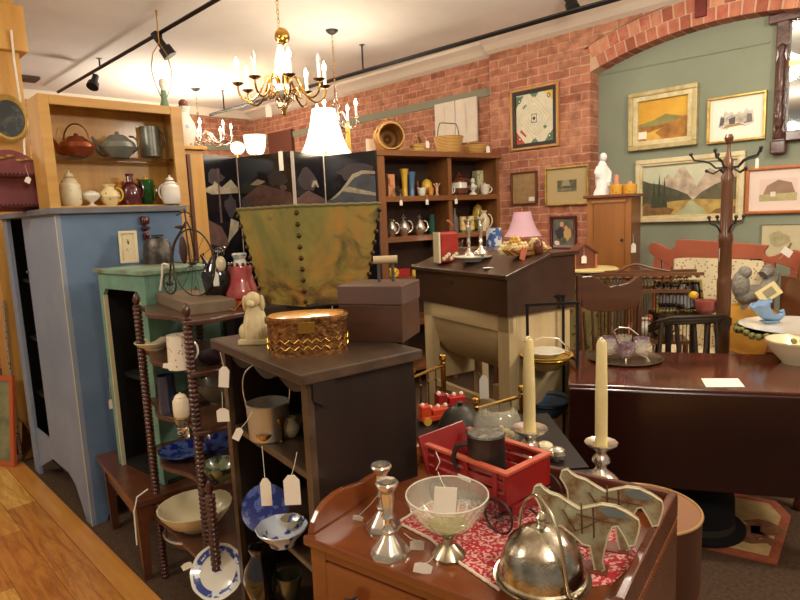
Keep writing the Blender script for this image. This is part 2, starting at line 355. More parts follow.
rl=[(min(2.47,yc+(Rr+.003)*math.sin(-a0+2*a0*i/28)),zc+(Rr+.003)*math.cos(-a0+2*a0*i/28)) for i in range(29)]; ro=[(min(2.47,yc+(Rr+.205)*math.sin(-a0+2*a0*i/28)),zc+(Rr+.205)*math.cos(-a0+2*a0*i/28)) for i in range(29)]
vb.prism(rl+ro[::-1],WX,4.99,'yz',mort)
struct(vb.build('wall_right_arch',None,smooth=False))
struct(B().box(WX,5.1,-2.5,yc-hs,0,2.79).build('wall_right_end',brick,smooth=False))
green=pm('green_wall_paint',(142,148,126),.8,0,(132,138,118),1.6,.05)
struct(B().box(GX,5.09,yc-hs+.001,2.469,0,3.0).build('wall_green',green,smooth=False))
p1=at(600,75,x=GX-.005); p2=at(770,42,x=GX-.005)
struct(B().tube([p1,(p1+p2)/2,p2],.006,6).build('trim_4',green))
struct(B().box(WX-.03,WX+.1,at(702,8,x=WX).y-.035,at(702,8,x=WX).y+.04,2.79,2.935).build('trim_8',pm('dark_red_brick',(120,48,38),.8,0,(96,38,32),12,.2),smooth=False,bevel=.004))
# crown moulding
cm=pm('moulding_paint',(222,208,190),.7)
def crown(y0,y1,X,name): 
    struct(B().prism([(X,2.93),(X,H_-.001),(X-.16,H_-.001),(X-.16,3.02),(X-.10,2.99),(X-.05,2.95)],y0,y1,'xy',T=Matrix(((1,0,0,0),(0,0,1,0),(0,1,0,0),(0,0,0,1)))).build(name,cm,smooth=False))
crown(3.47,YE,WX2,'trim_1'); crown(-2,3.47,WX,'trim_2')
struct(B().box(-3,WX2,YE-.1,YE-.001,2.94,H_-.001).build('trim_3',cm,smooth=False))
band=pm('grey_green_board',(134,132,112),.8)
struct(B().box(WX2-.02,WX2,3.48,YE-.1,2.585,2.66).build('trim_5',band,smooth=False))
struct(B().box(1.5,WX2-.03,YE-.02,YE,2.5,2.575).build('trim_6',band,smooth=False))
# boxed pine post
pc=B(); pc.box(.86,1.13,4.5,4.8,0,H_); pc.box(.80,1.17,4.44,4.86,2.62,2.9)
struct(pc.build('trim_7',PINE,smooth=False,bevel=.006))
# ---------------------------------------------------------------- light
w=bpy.data.worlds.new('w'); sc.world=w; w.use_nodes=True
w.node_tree.nodes['Background'].inputs[0].default_value=(1.0,.86,.70,1); w.node_tree.nodes['Background'].inputs[1].default_value=.14
sc.view_settings.view_transform='Standard'; sc.view_settings.look='None'; sc.view_settings.gamma=1; sc.view_settings.exposure=.85
def light(name,kind,loc,e,col=(1,.80,.55),size=.1,to=None,spot=None):
    l=bpy.data.lights.new(name,kind); l.energy=e; l.color=col
    if kind=='AREA': l.shape='DISK'; l.size=size
    else: l.shadow_soft_size=size
    if spot: l.spot_size=math.radians(spot); l.spot_blend=.7
    o=bpy.data.objects.new(name,l); C.objects.link(o); o.location=loc
    if to is not None: o.rotation_euler=(Vector(to)-Vector(loc)).to_track_quat('-Z','Y').to_euler()
    return o
# added unseen fill lights beside and behind the camera, and further down the shop
LC=(1,.90,.76)
light('fill_light','POINT',(.3,-.7,2.45),40,LC,.16)
light('fill_light','POINT',(2.9,-.3,2.5),50,LC,.16)
light('fill_light','POINT',(-1.0,2.4,2.45),34,LC,.16)
light('fill_light','POINT',(3.2,1.5,2.66),26,LC,.12)
light('fill_light','POINT',(2.9,6.3,2.4),26,LC,.14)
light('fill_light','POINT',(-.9,6.0,2.3),20,LC,.14)
# ================================================================ ceiling fixtures
def track(name,label,a,b_,stems,heads):
    t=thing(name,label,'track light',a); a=Vector(a); b_=Vector(b_); d=(b_-a)
    # rail
    B().tube([Vector((0,0,0)),d/2,d],.018,4).build('rail',TRACKB,t,smooth=False)
    for s in stems:
        p=d*s; B().tube([p,p+Vector((0,0,H_-a.z-p.z-.004)),p+Vector((0,0,H_-a.z-p.z))],[.008,.008,.03],8).build('stem',TRACKB,t)
    for s,aim,ln in heads:
        p=d*s; q=p+Vector((0,0,-.09)); v=Vector(aim).normalized()
        h=B(); h.tube([p,q],.007,6); h.tube([q-v*ln*.5,q+v*ln*.1,q+v*ln*.14,q+v*ln*.5],[.028,.03,.05,.055],14)
        h.build('lamp_head',TRACKB,t)
    return t
pA=at(58,92,z=2.97); pB=at(216,0,z=2.97)
pB=Vector((pA.x,pB.y-.8,2.97))
L_=(pB-pA).length
def fr(px,py): q=at(px,py,z=2.97); return (pA.y-q.y)/L_
track('track_light','black ceiling track with spot heads above the pine shelf, upper left',pA,pB,[.3,.8],[(fr(96,72),(-.5,-.4,-1),.14),(fr(160,32),(.55,-.3,-1),.2)])
# second small mounting bar under the first rail
qa=at(210,115,z=2.82); qb=at(640,-4,z=2.82)
qb2=Vector((3.93,1.3,2.82))
dL=(qb2-qa)
def fr2(px,py):
    q=at(px,py,z=2.82); return (q-qa).dot(dL)/dL.length_squared
track('track_light','long black ceiling track on stems beside the brick wall',qa,qb2,[fr2(225,111),fr2(367,72),.93],[])
# chandeliers
def chandelier(label,c,R,arms,lit,brass,ceilz,pend=.12,crystal=False,group=None):
    t=thing('chandelier',label,'chandelier',c)
    hz=ceilz-c[2]
    if crystal:
        B().lathe([(0,-.09),(.02,-.09),(.045,-.06),(.05,-.03),(.02,0),(.015,.12),(.03,.16),(.012,.2),(.01,.32),(0,.32)],14).build('centre_column',GLASS,t)
    else:
        B().lathe([(0,-.06),(.03,-.055),(.055,-.02),(.03,.02),(.02,.05),(.035,.10),(.04,.15),(.026,.21),(.014,.25),(0,.25)],18,(0,0,.02)).build('centre_column',WHITEC if not crystal else GLASS,t)
        B().lathe([(0,0),(.03,.01),(.05,.045),(.05,.07),(.02,.10),(0,.10)],16,(0,0,-.10)).build('glass_ball',GLASS,t)
        B().lathe([(0,-.05),(.012,-.04),(.016,-.02),(.02,0),(.0,.02)],12,(0,0,-.09)).build('finial',brass,t)
        B().ball((.02,0,.32),(.045,.045,.05),18).build('brass_ball',brass,t)
    # chain
    ch=B(); z=(.36 if not crystal else .33); k=0
    while z<hz-.03:
        pts=[((.008*math.cos(a) if k%2 else 0),(0 if k%2 else .008*math.cos(a)),z+.016+.016*math.sin(a)) for a in [i*PI/4 for i in range(8)]]
        ch.tube(pts,.0022,5,closed=True); z+=.026; k+=1
    ch.build('chain',brass,t)
    B().lathe([(0,-.035),(.025,-.03),(.05,-.01),(.055,0),(0,0)],18,(0,0,hz)).build('ceiling_canopy',brass if not crystal else DKIRON,t)
    for i in range(arms):
        a=2*PI*i/arms+.35; ca,sa=math.cos(a),math.sin(a)
        pts=[(.02,.03),(R*.16,.085),(R*.34,.085),(R*.46,.03),(R*.56,-.02),(R*.76,-.055),(R*.94,-.035),(R,.005),(R,.03)]
        # smooth
        ar=B().tube([(r*ca,r*sa,z) for r,z in pts],.0062,8,sm=5).build('arm',brass if not crystal else SILVER,t)
        B().tube([(.02*ca,.02*sa,-.05),(R*.2*ca,R*.2*sa,-.01),(R*.42*ca,R*.42*sa,-.035),(R*.36*ca,R*.36*sa,.02),(R*.26*ca,R*.26*sa,.0)],.0038,6,sm=4).build('scroll',brass if not crystal else SILVER,ar)
        B().lathe([(0,0),(.012,0),(.034,.012),(.036,.015),(.012,.016),(0,.016)],16,(R*ca,R*sa,.028)).build('drip_pan',brass if not crystal else GLASS,ar)
        B().lathe([(.0,0),(.0095,0),(.0095,.085),(0,.085)],10,(R*ca,R*sa,.044)).build('candle_sleeve',CANDLEW,ar)
        on=i in lit
        B().lathe([(0,0),(.008,.004),(.014,.022),(.009,.04),(.0,.062)],10,(R*ca,R*sa,.129)).build('bulb',BULB if on else BULBO,ar)
        if crystal:
            d=B()
            for k in range(3): d.lathe([(0,-.035),(.007,-.015),(0,0)],6,(R*ca+.03*math.cos(k*2.1),R*sa+.03*math.sin(k*2.1),.02))
            d.build('crystal_drops',GLASS,ar)
        if on: light('bulb_light','POINT',Vector(c)+Vector((R*ca,R*sa,.165)),(8.5 if c[2]>2.3 and crystal and R<.2 else 4.2),(1,.88,.70),.02)
    return t
c1=at(283,92,d=3.6)
chandelier('brass chandelier with curved arms and candle bulbs hanging from a chain in front',c1,.26,8,(0,2,3,5,7),BRASS,H_)
c2=at(337,124,d=5.1)
t2=chandelier('small crystal chandelier with lit candle bulbs above the white lampshade',c2,.19,4,(0,1,2,3),BRASS,H_,crystal=True)
c3=at(200,140,d=7.0)
chandelier('distant crystal chandelier with bright bulbs left of the black folding screen',c3,.36,8,(0,1,2,3,4,5,6,7),BRASS,H_,crystal=True)
c4=at(224,140,d=6.4)
p=at(571,-8,z=H_-.001)
t=thing('spotlight','black ceiling spotlight cut off by the top edge above the brick pier','spotlight',p,0)
B().tube([(0,0,0),(0,0,-.012)],.05,18).build('base',TRACKB,t); B().tube([(0,0,-.01),(-.01,-.01,-.06)],.01,8).build('arm',TRACKB,t)
B().tube([(.0,.03,-.03),(-.01,0,-.07),(-.012,-.005,-.08),(-.02,-.03,-.13)],[.028,.03,.045,.05],16).build('lamp_head',TRACKB,t)
p=at(24,77,z=H_-.001)
tag(B().box(-.12,.12,-.1,.1,-.03,0).build('ceiling_vent',pm('vent_bronze',(80,62,46),.6,.3),loc=p,rz=0,bevel=.004,smooth=False),'dark bronze ceiling vent beside the pine post','vent')
CH1=[o for o in C.objects if o.get('label','').startswith('brass chandelier')][0]
price_tag(CH1,at(268,97,d=3.55),at(268.5,111,d=3.55),.036,.07)
# lit shades beyond the screen
LIT=pm('lit_shade',(255,240,215),.8,emit=(255,232,190),es=1.6); LITB=pm('bright_lit_shade',(255,248,235),.8,emit=(255,240,215),es=2.6)
def floor_lamp(label,px,py,d,W,H,kind='shade',mat=LIT,e=6,pole=BRASS):
    p=at(px,py,d=d); m=mpp(p); base=Vector((p.x,p.y,0))
    t=thing('floor_lamp',label,'lamp',base)
    R=W*m/2; h=H*m; zb=p.z
    B().lathe(prof(kind,R,h),28,(0,0,zb)).build('lamp_shade',mat,t)
    B().lathe([(0,0),(.14,0),(.14,.02),(.03,.04),(.012,.08),(.012,zb+h*.35),(0,zb+h*.35)],20).build('pole',pole,t)
    B().ball((0,0,zb+h*.5),.03,10).build('bulb',BULB,t)
    light('lamp_light','POINT',(p.x,p.y,zb+h*.5),e,(1,.82,.6),.04)
    return t
floor_lamp('floor lamp with a glowing white bell shade rising behind the folding screen',326,154,4.55,51,43,mat=LITB,e=10)
floor_lamp('lit cream drum lampshade behind the screen, nearer the brick corner',256,154,6.3,22,18,'cup',e=8)
floor_lamp('lit rounded lampshade behind the screen, beside the distant chandelier',238,154,6.6,14,12,'globe',e=6)
# ================================================================ blue cabinet
t=thing('blue_cabinet','tall blue painted pantry cabinet with open front, left of the shop','cabinet',(.886,4.24,0),-PI/2)
Wc,Dc,Hc=1.06,.60,1.575  # local x runs toward camera, y into the depth (+X world)
b=B(); 
b.box(.03,Wc-.02,.02,Dc,.12,.14); b.box(0,.02,.0,Dc,.1,Hc) ; b.box(.02,Wc-.02,Dc-.02,Dc,.1,Hc)
for z in (.5,.85,1.2): b.box(.02,Wc-.03,.03,Dc-.02,z,z+.02)
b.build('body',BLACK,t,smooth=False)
# camera side panel with shaped foot
side=[(0,.0),(.05,0),(.09,.10),(.16,.15),(Dc-.16,.15),(Dc-.09,.10),(Dc-.05,0),(Dc,0),(Dc,Hc),(0,Hc)]
B().prism(side,Wc-.02,Wc,'yz').build('side_panel',BLUEP,t,smooth=False,bevel=.002)
b=B(); b.prism([(-.001+0,0),(.10,0),(.10,Hc),(0,Hc)],-.022,0,'xz'); b.build('stile',BLUEL,t,smooth=False,bevel=.002)
b=B(); b.prism([(.45,Hc),(.45,.2),(.75,.2),(.85,.16),(.93,.06),(.97,0),(Wc,0),(Wc,Hc)],-.022,0,'xz',BLUEL)
b.prism([(Wc-.008,0),(Wc+.001,0),(Wc+.001,Hc),(Wc-.008,Hc)],-.0235,-.0215,'xz',CREAMP)
b.prism([(.1,.05),(.45,.2),(.45,.30),(.1,.30)],-.01,0,'xz',BLUEL)
b.build('front_board',None,t,smooth=False)
B().box(-.04,Wc+.03,-.05,Dc+.02,Hc,Hc+.03).build('top_board',pm('worn_grey_blue_edge',(118,118,122),.6,0,(104,104,110),9),t,smooth=False,bevel=.004)
B().ball((.47,-.03,1.28),.008,8).build('latch',PEWTER,t)
BT=Hc+.03
price_tag(t,at(109,378,y=3.17),at(111,404,y=3.165),.02,.05,yaw=.3,pointed=True)
B().box(Wc,Wc+.004,.37,.40,1.02,1.05).build('green_sticker',pm('green_sticker',(90,190,60),.6),t,smooth=False)
# pine shelf box standing on the cabinet
pl=at(50,207,y=3.30); pr=at(188,207,y=3.30)
bx0,bx1=pl.x,pr.x; zt_=at(50,95,y=3.30).z
Wp=bx1-bx0; Hp=zt_-BT; Dp=.19
t=thing('display_shelf','open pine display shelf holding kettles and china, on the blue cabinet','shelf',(bx0,3.30,BT),0)
b=B(); b.box(0,.02,0,Dp,0,Hp); b.box(Wp-.02,Wp,0,Dp,0,Hp); b.box(.02,Wp-.02,0,Dp,Hp-.02,Hp); b.box(.02,Wp-.02,.0,Dp,0,.012); b.box(.02,Wp-.02,Dp-.015,Dp,.012,Hp-.02)
b.build('body',PINE,t,smooth=False,bevel=.002)
b=B(); b.box(-.004,.045,-.018,0,0,Hp); b.box(Wp-.06,Wp+.004,-.018,0,0,Hp); b.box(.045,Wp-.06,-.018,0,Hp-.045,Hp); b.build('face_frame',PINEX,t,smooth=False,bevel=.003)
shz=at(110,158,y=3.38).z
B().box(.02,Wp-.02,.03,Dp-.02,shz-BT-.008,shz-BT).build('glass_shelf',GLASS,t,smooth=False)
S=shz
# kettles on the glass shelf (y~3.42)
def kettle(label,px,W,H,mat,kind,hm,spside,arch=True,cat='kettle'):
    p=at(px,155,y=3.385); p.z=S; m=mpp(p); R=W*m/2; h=H*m
    t=thing('kettle' if cat=='kettle' else cat,label,cat,p,FACE)
    B().lathe(prof(kind,R,h),24).build('body',mat,t)
    B().tube([(spside*R*.75,0,h*.2),(spside*R*1.15,0,h*.35),(spside*R*1.25,0,h*.6),(spside*R*1.45,0,h*.85)],[R*.22,R*.16,R*.1,R*.08],8).build('spout',mat,t)
    if arch: B().tube([(R*.75*math.cos(a),0,h*.72+R*.95*math.sin(a)) for a in [PI*i/12 for i in range(13)]],0.004,7).build('handle',hm,t)
    else: B().tube([(-spside*(R*.7+R*.5*math.cos(a)),0,h*(.5+.3*math.sin(a))) for a in [-PI/2+PI*i/10 for i in range(11)]],.005,7).build('handle',hm,t)
    return t
kettle('copper kettle with an arched iron handle on the glass shelf of the pine display',78,33,23,pm('old_copper',(176,98,60),.32,.55,(136,66,40),8),'tpot',pm('old_copper_handle',(110,66,44),.4,.5),-1)
kettle('round grey pewter teapot between the copper kettle and the tall pot',119,34,26,pm('grey_tin',(150,152,140),.35,.35,(118,120,110),6),'tpot',PEWTER,-1,False,'teapot')
pot('coffee_pot','tall grey tin coffee pot at the right end of the glass shelf','coffee pot',152,157,20,29,'mug',pm('grey_tin',(130,130,118),.35),handle=(1,.25,.85,.7,PEWTER),spout=(-1,.7,1,.25),y=3.45)
def onbt(name,label,cat,px,W,H,kind,mat,**k): 
    yy=k.pop('yy',3.40); p=at(px,205,y=yy); q=Vector((p.x,yy,BT+.012)); m=mpp(q)
    # express as world point
    b=B(); b.lathe(prof(kind,W*m/2,H*m),22); h=k.get('handle'); s=k.get('spout'); lid=k.get('lid')
    if not (h or s or lid): return tag(b.build(name,mat,loc=q,rz=FACE),label,cat)
    t=thing(name,label,cat,q,FACE); b.build('body',mat,t); R=W*m/2; hh=H*m
    if h: B().tube([(h*(R*.7+R*.6*math.cos(a)),0,hh*(.5+.32*math.sin(a))) for a in [-PI/2+PI*i/10 for i in range(11)]],.0045,7).build('handle',k.get('hm',mat),t)
    if s: B().tube([(s*R*.7,0,hh*.35),(s*R*1.15,0,hh*.5),(s*R*1.45,0,hh*.85)],[R*.2,R*.13,R*.09],8).build('spout',mat,t)
    if lid: B().lathe([(0,0),(R*.5,0),(R*.3,hh*.1),(R*.1,hh*.14),(R*.12,hh*.2),(0,hh*.22)],14,(0,0,hh*.97)).build('lid',lid,t)
    return t
GRN=pattern('leaf_china',(90,120,70),(226,216,180),45,.16,.3,.4)
onbt('ginger_jar','tall cream lidded jar with green sprigs, left end of the pine display','jar',72,20,30,'jar',GRN,lid=CREAMC,yy=3.36)
onbt('compote','small white milk glass compote beside the tall cream jar','dish',92,17,16,'urn',WHITEC,yy=3.36)
onbt('pitcher','cream floral pitcher with an ochre handle in the pine display','pitcher',111,20,21,'vase',pattern('floral_pitcher',(150,120,80),(232,214,160),40,.2,.3,.4),handle=1,hm=YELC,yy=3.36)
onbt('pitcher','ochre glazed pitcher behind the purple vase','pitcher',122,14,24,'vase',pm('ochre_glaze',(196,130,50),.3,coat=.4),yy=3.43,handle=1)
onbt('vase','round purple brown glass vase in the pine display','vase',132,20,31,'bottle',pm('purple_glass',(84,26,34),.12,coat=.8),yy=3.38,handle=1)
onbt('pitcher','small green glass pitcher at the right of the pine display','pitcher',148,15,25,'cup',GREENG,yy=3.40,handle=1,lid=YELC)
# risers so the green pitcher reads at its height
# white and black ceramic pitcher near the bicycle handlebars
onbt('figurine_jar','white and black ceramic cow creamer jar at the right end of the pine display','jar',172,18,24,'jar',pattern('cow_spots',(24,20,20),(238,232,220),9,.35,.25,.5,'noise'),yy=3.27,handle=-1,lid=WHITEC)
# mauve wall shelf standing on the cabinet left end
yy=3.62; p=at(-22,211,y=yy); q=at(50,211,y=yy); zz=at(20,150,y=yy).z-BT; Wm=q.x-p.x
MAUVE=pm('mauve_paint',(150,86,86),.6,0,(130,72,74),6)
t=thing('wall_shelf','mauve painted scalloped hanging shelf with ribbon trim, standing on the blue cabinet','shelf',(p.x+.0,yy,BT),0)
n=24; top=[(Wm*i/n,zz*(.72+.28*max(0,math.sin(PI*i/n)))) for i in range(n+1)]
B().prism([(0,0)]+[(Wm,0)]+top[::-1],0,.015,'xz').build('back_board',MAUVE,t,smooth=False)
for z in (.02,zz*.55):
    sb=B().box(0,Wm,-.10,0,z,z+.015).build('shelf_board',MAUVE,t,smooth=False,bevel=.002)
    sb2=B(); 
    for i in range(18): sb2.tube([(Wm*(i+.2)/18,-.104,z+.003),(Wm*(i+.5)/18,-.108,z+.016),(Wm*(i+.8)/18,-.104,z+.003)],.003,5)
    sb2.build('scalloped_lace',pm('dark_lace',(60,30,36),.8),sb)
B().box(0,Wm,-.05,-.045,.16,zz*.50).build('front_panel',MAUVE,t,smooth=False)
lf=B()
for i in range(6): lf.ball((.13+.04*i,-.005,zz*.86+.012*math.sin(i*2)),(.02,.006,.009),8)
lf.build('gilt_leaf_ornament',GOLD,t)
rb=B()
for i in range(14): rb.tube([(Wm+.005,-.03,zz*.75*i/14),(Wm+.02,-.03,zz*.75*(i+.5)/14),(Wm+.005,-.03,zz*.75*(i+1)/14)],.006,6)
rb.build('braided_cord',CREAMC,t)
price_tag(t,at(25,165,y=yy-.12),at(28,180,y=yy-.13),.028,.03,tilt=.5)
# oval portrait on the post
p=at(8,119,y=4.435); t=thing('oval_portrait','dark oval portrait in a wooden frame hanging on the pine post','picture',p,0)
B().lathe([(.0,0),(.115,0),(.115,.015),(.10,.025),(.088,.02),(.088,.01),(0,.01)],32,T=Matrix.Rotation(PI/2,4,'X'),sy=1.28).build('frame',GOLD,t)
B().lathe([(0,0),(.087,0),(.087,.004),(0,.004)],32,T=Matrix.Translation((0,-.011,0))@Matrix.Rotation(PI/2,4,'X'),sy=1.28).build('picture',pm('dark_portrait',(30,32,30),.3,0,(96,92,78),16,contrast=(.5,.75)),t)
# white cord
tag(B().tube([at(11,30,y=4.42),at(14,60,y=4.43),at(17,80,y=4.43),at(20,100,y=4.43),at(24,140,y=4.43),at(27,205,y=4.4)],.007,6).build('power_cord',WHITEC),'white electric cord running down the pine post','cord')
# round-headed white doll thing beside the cord -> small white jar on cabinet
tag(B().lathe(prof('bottle',.03,.2),14).build('bottle',WHITEC,loc=(at(27,190,y=4.14).x,4.14,BT)),'small white bottle behind the mauve shelf','bottle')
# leaning picture and copper pan at floor
a=at(-12,463,z=.014); bq=at(17,466,z=.014); v=(bq-a); 
t=thing('leaning_picture','green picture in a red orange frame leaning at the left edge of the floor','picture',a,math.atan2(v.y,v.x))
hgt=(bq.z-CZ+ (CZ-bq.z)*0); Wl=v.length; Hl=.58
Tt=Matrix.Rotation(-.12,4,'X')
bb=B(Tt); bb.box(0,Wl,-.02,0,0,.03); bb.box(0,Wl,-.02,0,Hl-.03,Hl); bb.box(0,.03,-.02,0,.03,Hl-.03); bb.box(Wl-.03,Wl,-.02,0,.03,Hl-.03); bb.build('frame',pm('orange_frame',(196,98,56),.5),t,smooth=False)
B(Tt).box(.03,Wl-.03,-.01,-.002,.03,Hl-.03).build('picture',pm('green_picture',(150,150,110),.6,0,(110,120,90),9),t,smooth=False)
p=at(31,458,z=.0); t=thing('copper_pan','dark copper pan standing on edge behind the blue cabinet stile','pan',(p.x-.05,p.y+.04,.15),math.radians(-60))
DCOP=pm('dark_copper',(124,72,48),.3,.75,(80,46,30),12)
B().lathe([(0,0),(.12,0),(.15,.04),(.15,.045),(.118,.008),(0,.008)],28,T=Matrix.Rotation(PI/2-.1,4,'X')).build('bowl',DCOP,t)
B().tube([(0,-.02,.14),(.01,-.02,.24)],.006,6).build('handle',COPPER,t)
t=tag(B().tube([at(3,300,y=4.48),at(8,350,y=4.48),at(13,400,y=4.47),at(21,458,y=4.46)],.009,6).build('chain',pattern('chain_links',(40,34,28),(160,150,130),60,.3,.5)),'dark beaded chain hanging down the pine post by the leaning picture','chain')
# pine cupboard behind the display shelf, with two ornaments and harp lamp
t=thing('pine_cupboard','tall pine cupboard behind the display shelf, left of the folding screen','cupboard',(1.515,3.75,0),0)
zc_=at(195,150,y=3.75).z
B().box(0,.42,0,.5,0,zc_).build('body',PINE,t,smooth=False,bevel=.004)
B().box(.30,.32,-.02,0,.05,zc_-.03).build('moulding',WALNUT,t,smooth=False)
B().box(-.02,.44,-.03,.52,zc_,zc_+.025).build('top_board',PINE,t,smooth=False,bevel=.004)
CT=zc_+.025
p=Vector((at(187,148,y=3.9).x,3.9,CT)); t=thing('figurine_lamp','pale blue and white china vase lamp on the pine cupboard beside the bright chandelier','vase',p,0)
B().lathe(prof('vase',.07,.27),20).build('body',pattern('pale_blue_china',(150,170,180),(232,228,216),20,.3,.3,.4),t)
B().ball((0,0,.29),.03,12).build('stopper',BROWNC,t)
px_,yh=169,4.05
p=Vector((at(169,150,y=yh).x,yh,CT)); m=mpp(p)
t=thing('table_lamp','shadeless table lamp with a tall wire harp above the pine display shelf','lamp',p,0)
zt0=at(169,105,y=yh).z-CT
B().lathe([(0,0),(.07,0),(.06,.02),(.05,.1),(.06,.2),(.03,zt0-.05),(.028,zt0),(.02,zt0+.03),(.018,zt0+.09),(0,zt0+.09)],18).build('base',pm('green_lamp',(110,140,110),.3,coat=.4),t)
B().lathe([(0,0),(.012,0),(.014,.015),(.026,.05),(.022,.08),(0,.09)],14,(0,0,zt0+.08)).build('bulb',BULBO,t)
B().tube([(math.sin(a)*.07 ,0,zt0+.07+ (1-math.cos(a))*.16) for a in [-2.9+5.8*0+i*5.8/20+0 for i in range(0)]] or [(-.02,0,zt0+.05),(-.05,0,zt0+.12),(-.07,0,zt0+.22),(-.05,0,zt0+.32),(-.01,0,zt0+.38),(0,0,zt0+.40),(.01,0,zt0+.38),(.05,0,zt0+.32),(.07,0,zt0+.22),(.05,0,zt0+.12),(.02,0,zt0+.05)],.0035,6).build('harp',BRASS,t)
B().tube([(0,0,zt0+.39),(0,0,zt0+.56),(0,0,zt0+.6)],[.004,.004,.008],6).build('finial',BRASS,t)
# ================================================================ bench and green cabinet
zb=.385
a=at(137,500,z=zb); bk=Vector((.92,3.12,zb))
t=thing('bench','low dark brown table under the green cabinet','table',(a.x,a.y,0),math.radians(90)-math.atan2(bk.x-a.x,bk.y-a.y))
Lb=(bk-a).length
# local x runs away from the camera; depth is local -y (to world +X)
BW=.5
B().box(-.02,Lb+.0,-BW,.02,zb-.03,zb).build('table_top',WALNUT,t,smooth=False,bevel=.004)
B().box(.02,Lb-.04,-BW+.03,-.01,zb-.12,zb-.03).build('apron',WALNUTX,t,smooth=False)
for x in (.03,Lb-.07):
    for y in (-.045,-BW+.03):
        B().add([(x,y,zb-.03),(x+.045,y,zb-.03),(x+.045,y+.045,zb-.03),(x,y+.045,zb-.03),(x+.008,y+.008,0),(x+.037,y+.008,0),(x+.037,y+.037,0),(x+.008,y+.037,0)],[(0,1,2,3),(7,6,5,4),(4,5,1,0),(5,6,2,1),(6,7,3,2),(7,4,0,3)]).build('leg',WALNUT,t,smooth=False)
tp=B().tube([at(148,489,d=2.3),at(137,497,d=2.29),at(134,512,d=2.28),at(137,545,d=2.27)],.003,6)
tag(tp.build('white_wire',WHITEC),'white wire drooping over the edge of the low brown table','wire')
# green cabinet: left far corner and near corner
zt2=1.32
gl=at(103,263,z=zt2); gc=at(147,270.5,z=zt2)
gl=Vector((gc.x-.04,gc.y+.42,zt2)) 
v=gc-gl; v.z=0; Wg=v.length; Hg=zt2-zb-.002
t=thing('green_cabinet','sage green painted cabinet with a black open front on the low brown table','cabinet',(gl.x,gl.y,zb+.002),math.atan2(v.y,v.x))
Dg=.34
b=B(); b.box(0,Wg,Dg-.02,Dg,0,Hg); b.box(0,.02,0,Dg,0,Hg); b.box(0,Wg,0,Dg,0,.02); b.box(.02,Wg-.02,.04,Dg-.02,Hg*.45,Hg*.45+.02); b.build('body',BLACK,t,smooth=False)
B().box(Wg-.02,Wg,.0,Dg,0,Hg-.02).build('side_panel',GREENP,t,smooth=False,bevel=.003)
b=B(); b.prism([(0,0),(.035,0),(.035,Hg-.12),(.06,Hg-.09),(Wg-.07,Hg-.09),(Wg-.045,Hg-.12),(Wg-.045,0),(Wg,0),(Wg,Hg-.02),(0,Hg-.02)],-.018,0,'xz'); b.build('face_frame',GREENP,t,smooth=False,bevel=.002)
b=B(); b.box(.035,.042,-.02,-.002,0,Hg-.12); b.build('cream_edge',CREAMP,t,smooth=False); B().box(Wg-.052,Wg-.045,-.02,-.002,0,Hg-.12).build('cream_edge',CREAMP,t,smooth=False)
B().box(-.02,Wg+.015,-.03,Dg+.01,Hg-.02,Hg).build('top_board',pm('worn_green',(126,160,138),.5,0,(110,88,60),5,contrast=(.45,.6)),t,smooth=False,bevel=.003)
GT=zt2+.002
# small framed print leaning on it
p=at(130,263,z=GT)
t=thing('small_picture','small cream framed print standing on the green cabinet','frame',p,FACE+.25)
m=mpp(p); w_=17*m; h_=32*m; T_=Matrix.Rotation(-.12,4,'X')
b=B(T_); b.box(-w_/2,w_/2,-.01,.004,0,.014); b.box(-w_/2,w_/2,-.01,.004,h_-.014,h_); b.box(-w_/2,-w_/2+.014,-.01,.004,.014,h_-.014); b.box(w_/2-.014,w_/2,-.01,.004,.014,h_-.014); b.build('frame',CREAMC,t,smooth=False,bevel=.002)
B(T_).box(-w_/2+.012,w_/2-.012,-.002,.002,.012,h_-.012).build('picture',pattern('line_print',(150,130,100),(222,206,168),22,.35,.6,0,'noise'),t,smooth=False)
B().tube([(0,.004,h_*.7),(0,.05,0)],.003,5).build('easel_strut',DARKW,t)
p=at(152,264,z=GT)+Vector((.05,.04,0)); t=thing('tin','dome topped pewter tin with a flat lid handle beside the small cream frame','tin',p,FACE)
m=mpp(p)
B().lathe([(0,0),(1,0),(1,.35),(.9,.7),(.65,.93),(0,1)],22,T=Matrix.Diagonal((15*m,10*m,26*m,1))).build('body',pm('embossed_tin',(104,98,90),.35,.8,(70,64,60),26,.5),t)
B().box(-.02,.03,-.01,.01,26*m,28*m).build('lid_handle',DKIRON,t,smooth=False)
# bobbin candlestick seen above the small frame
p=at(139,262,z=GT)+Vector((.07,.05,0)); m=mpp(p); 
t=thing('candlestick','turned dark red wooden candlestick behind the small cream frame','candlestick',p,0)
B().lathe([(0,0),(.03,0),(.03,.01),(.008,.03),(.007,.10),(.016,.12),(.018,.135),(.008,.15),(.008,.155),(.022,.165),(.022,.175),(.006,.18),(.006,.2),(0,.2)],16).build('body',pm('red_turned_wood',(74,22,20),.25,coat=.6),t)
B().lathe([(0,0),(.02,.0),(.024,.01),(.024,.03),(.018,.04),(0,.04)],14,(0,0,.19)).build('cup',pm('red_turned_wood',(74,22,20),.25),t)
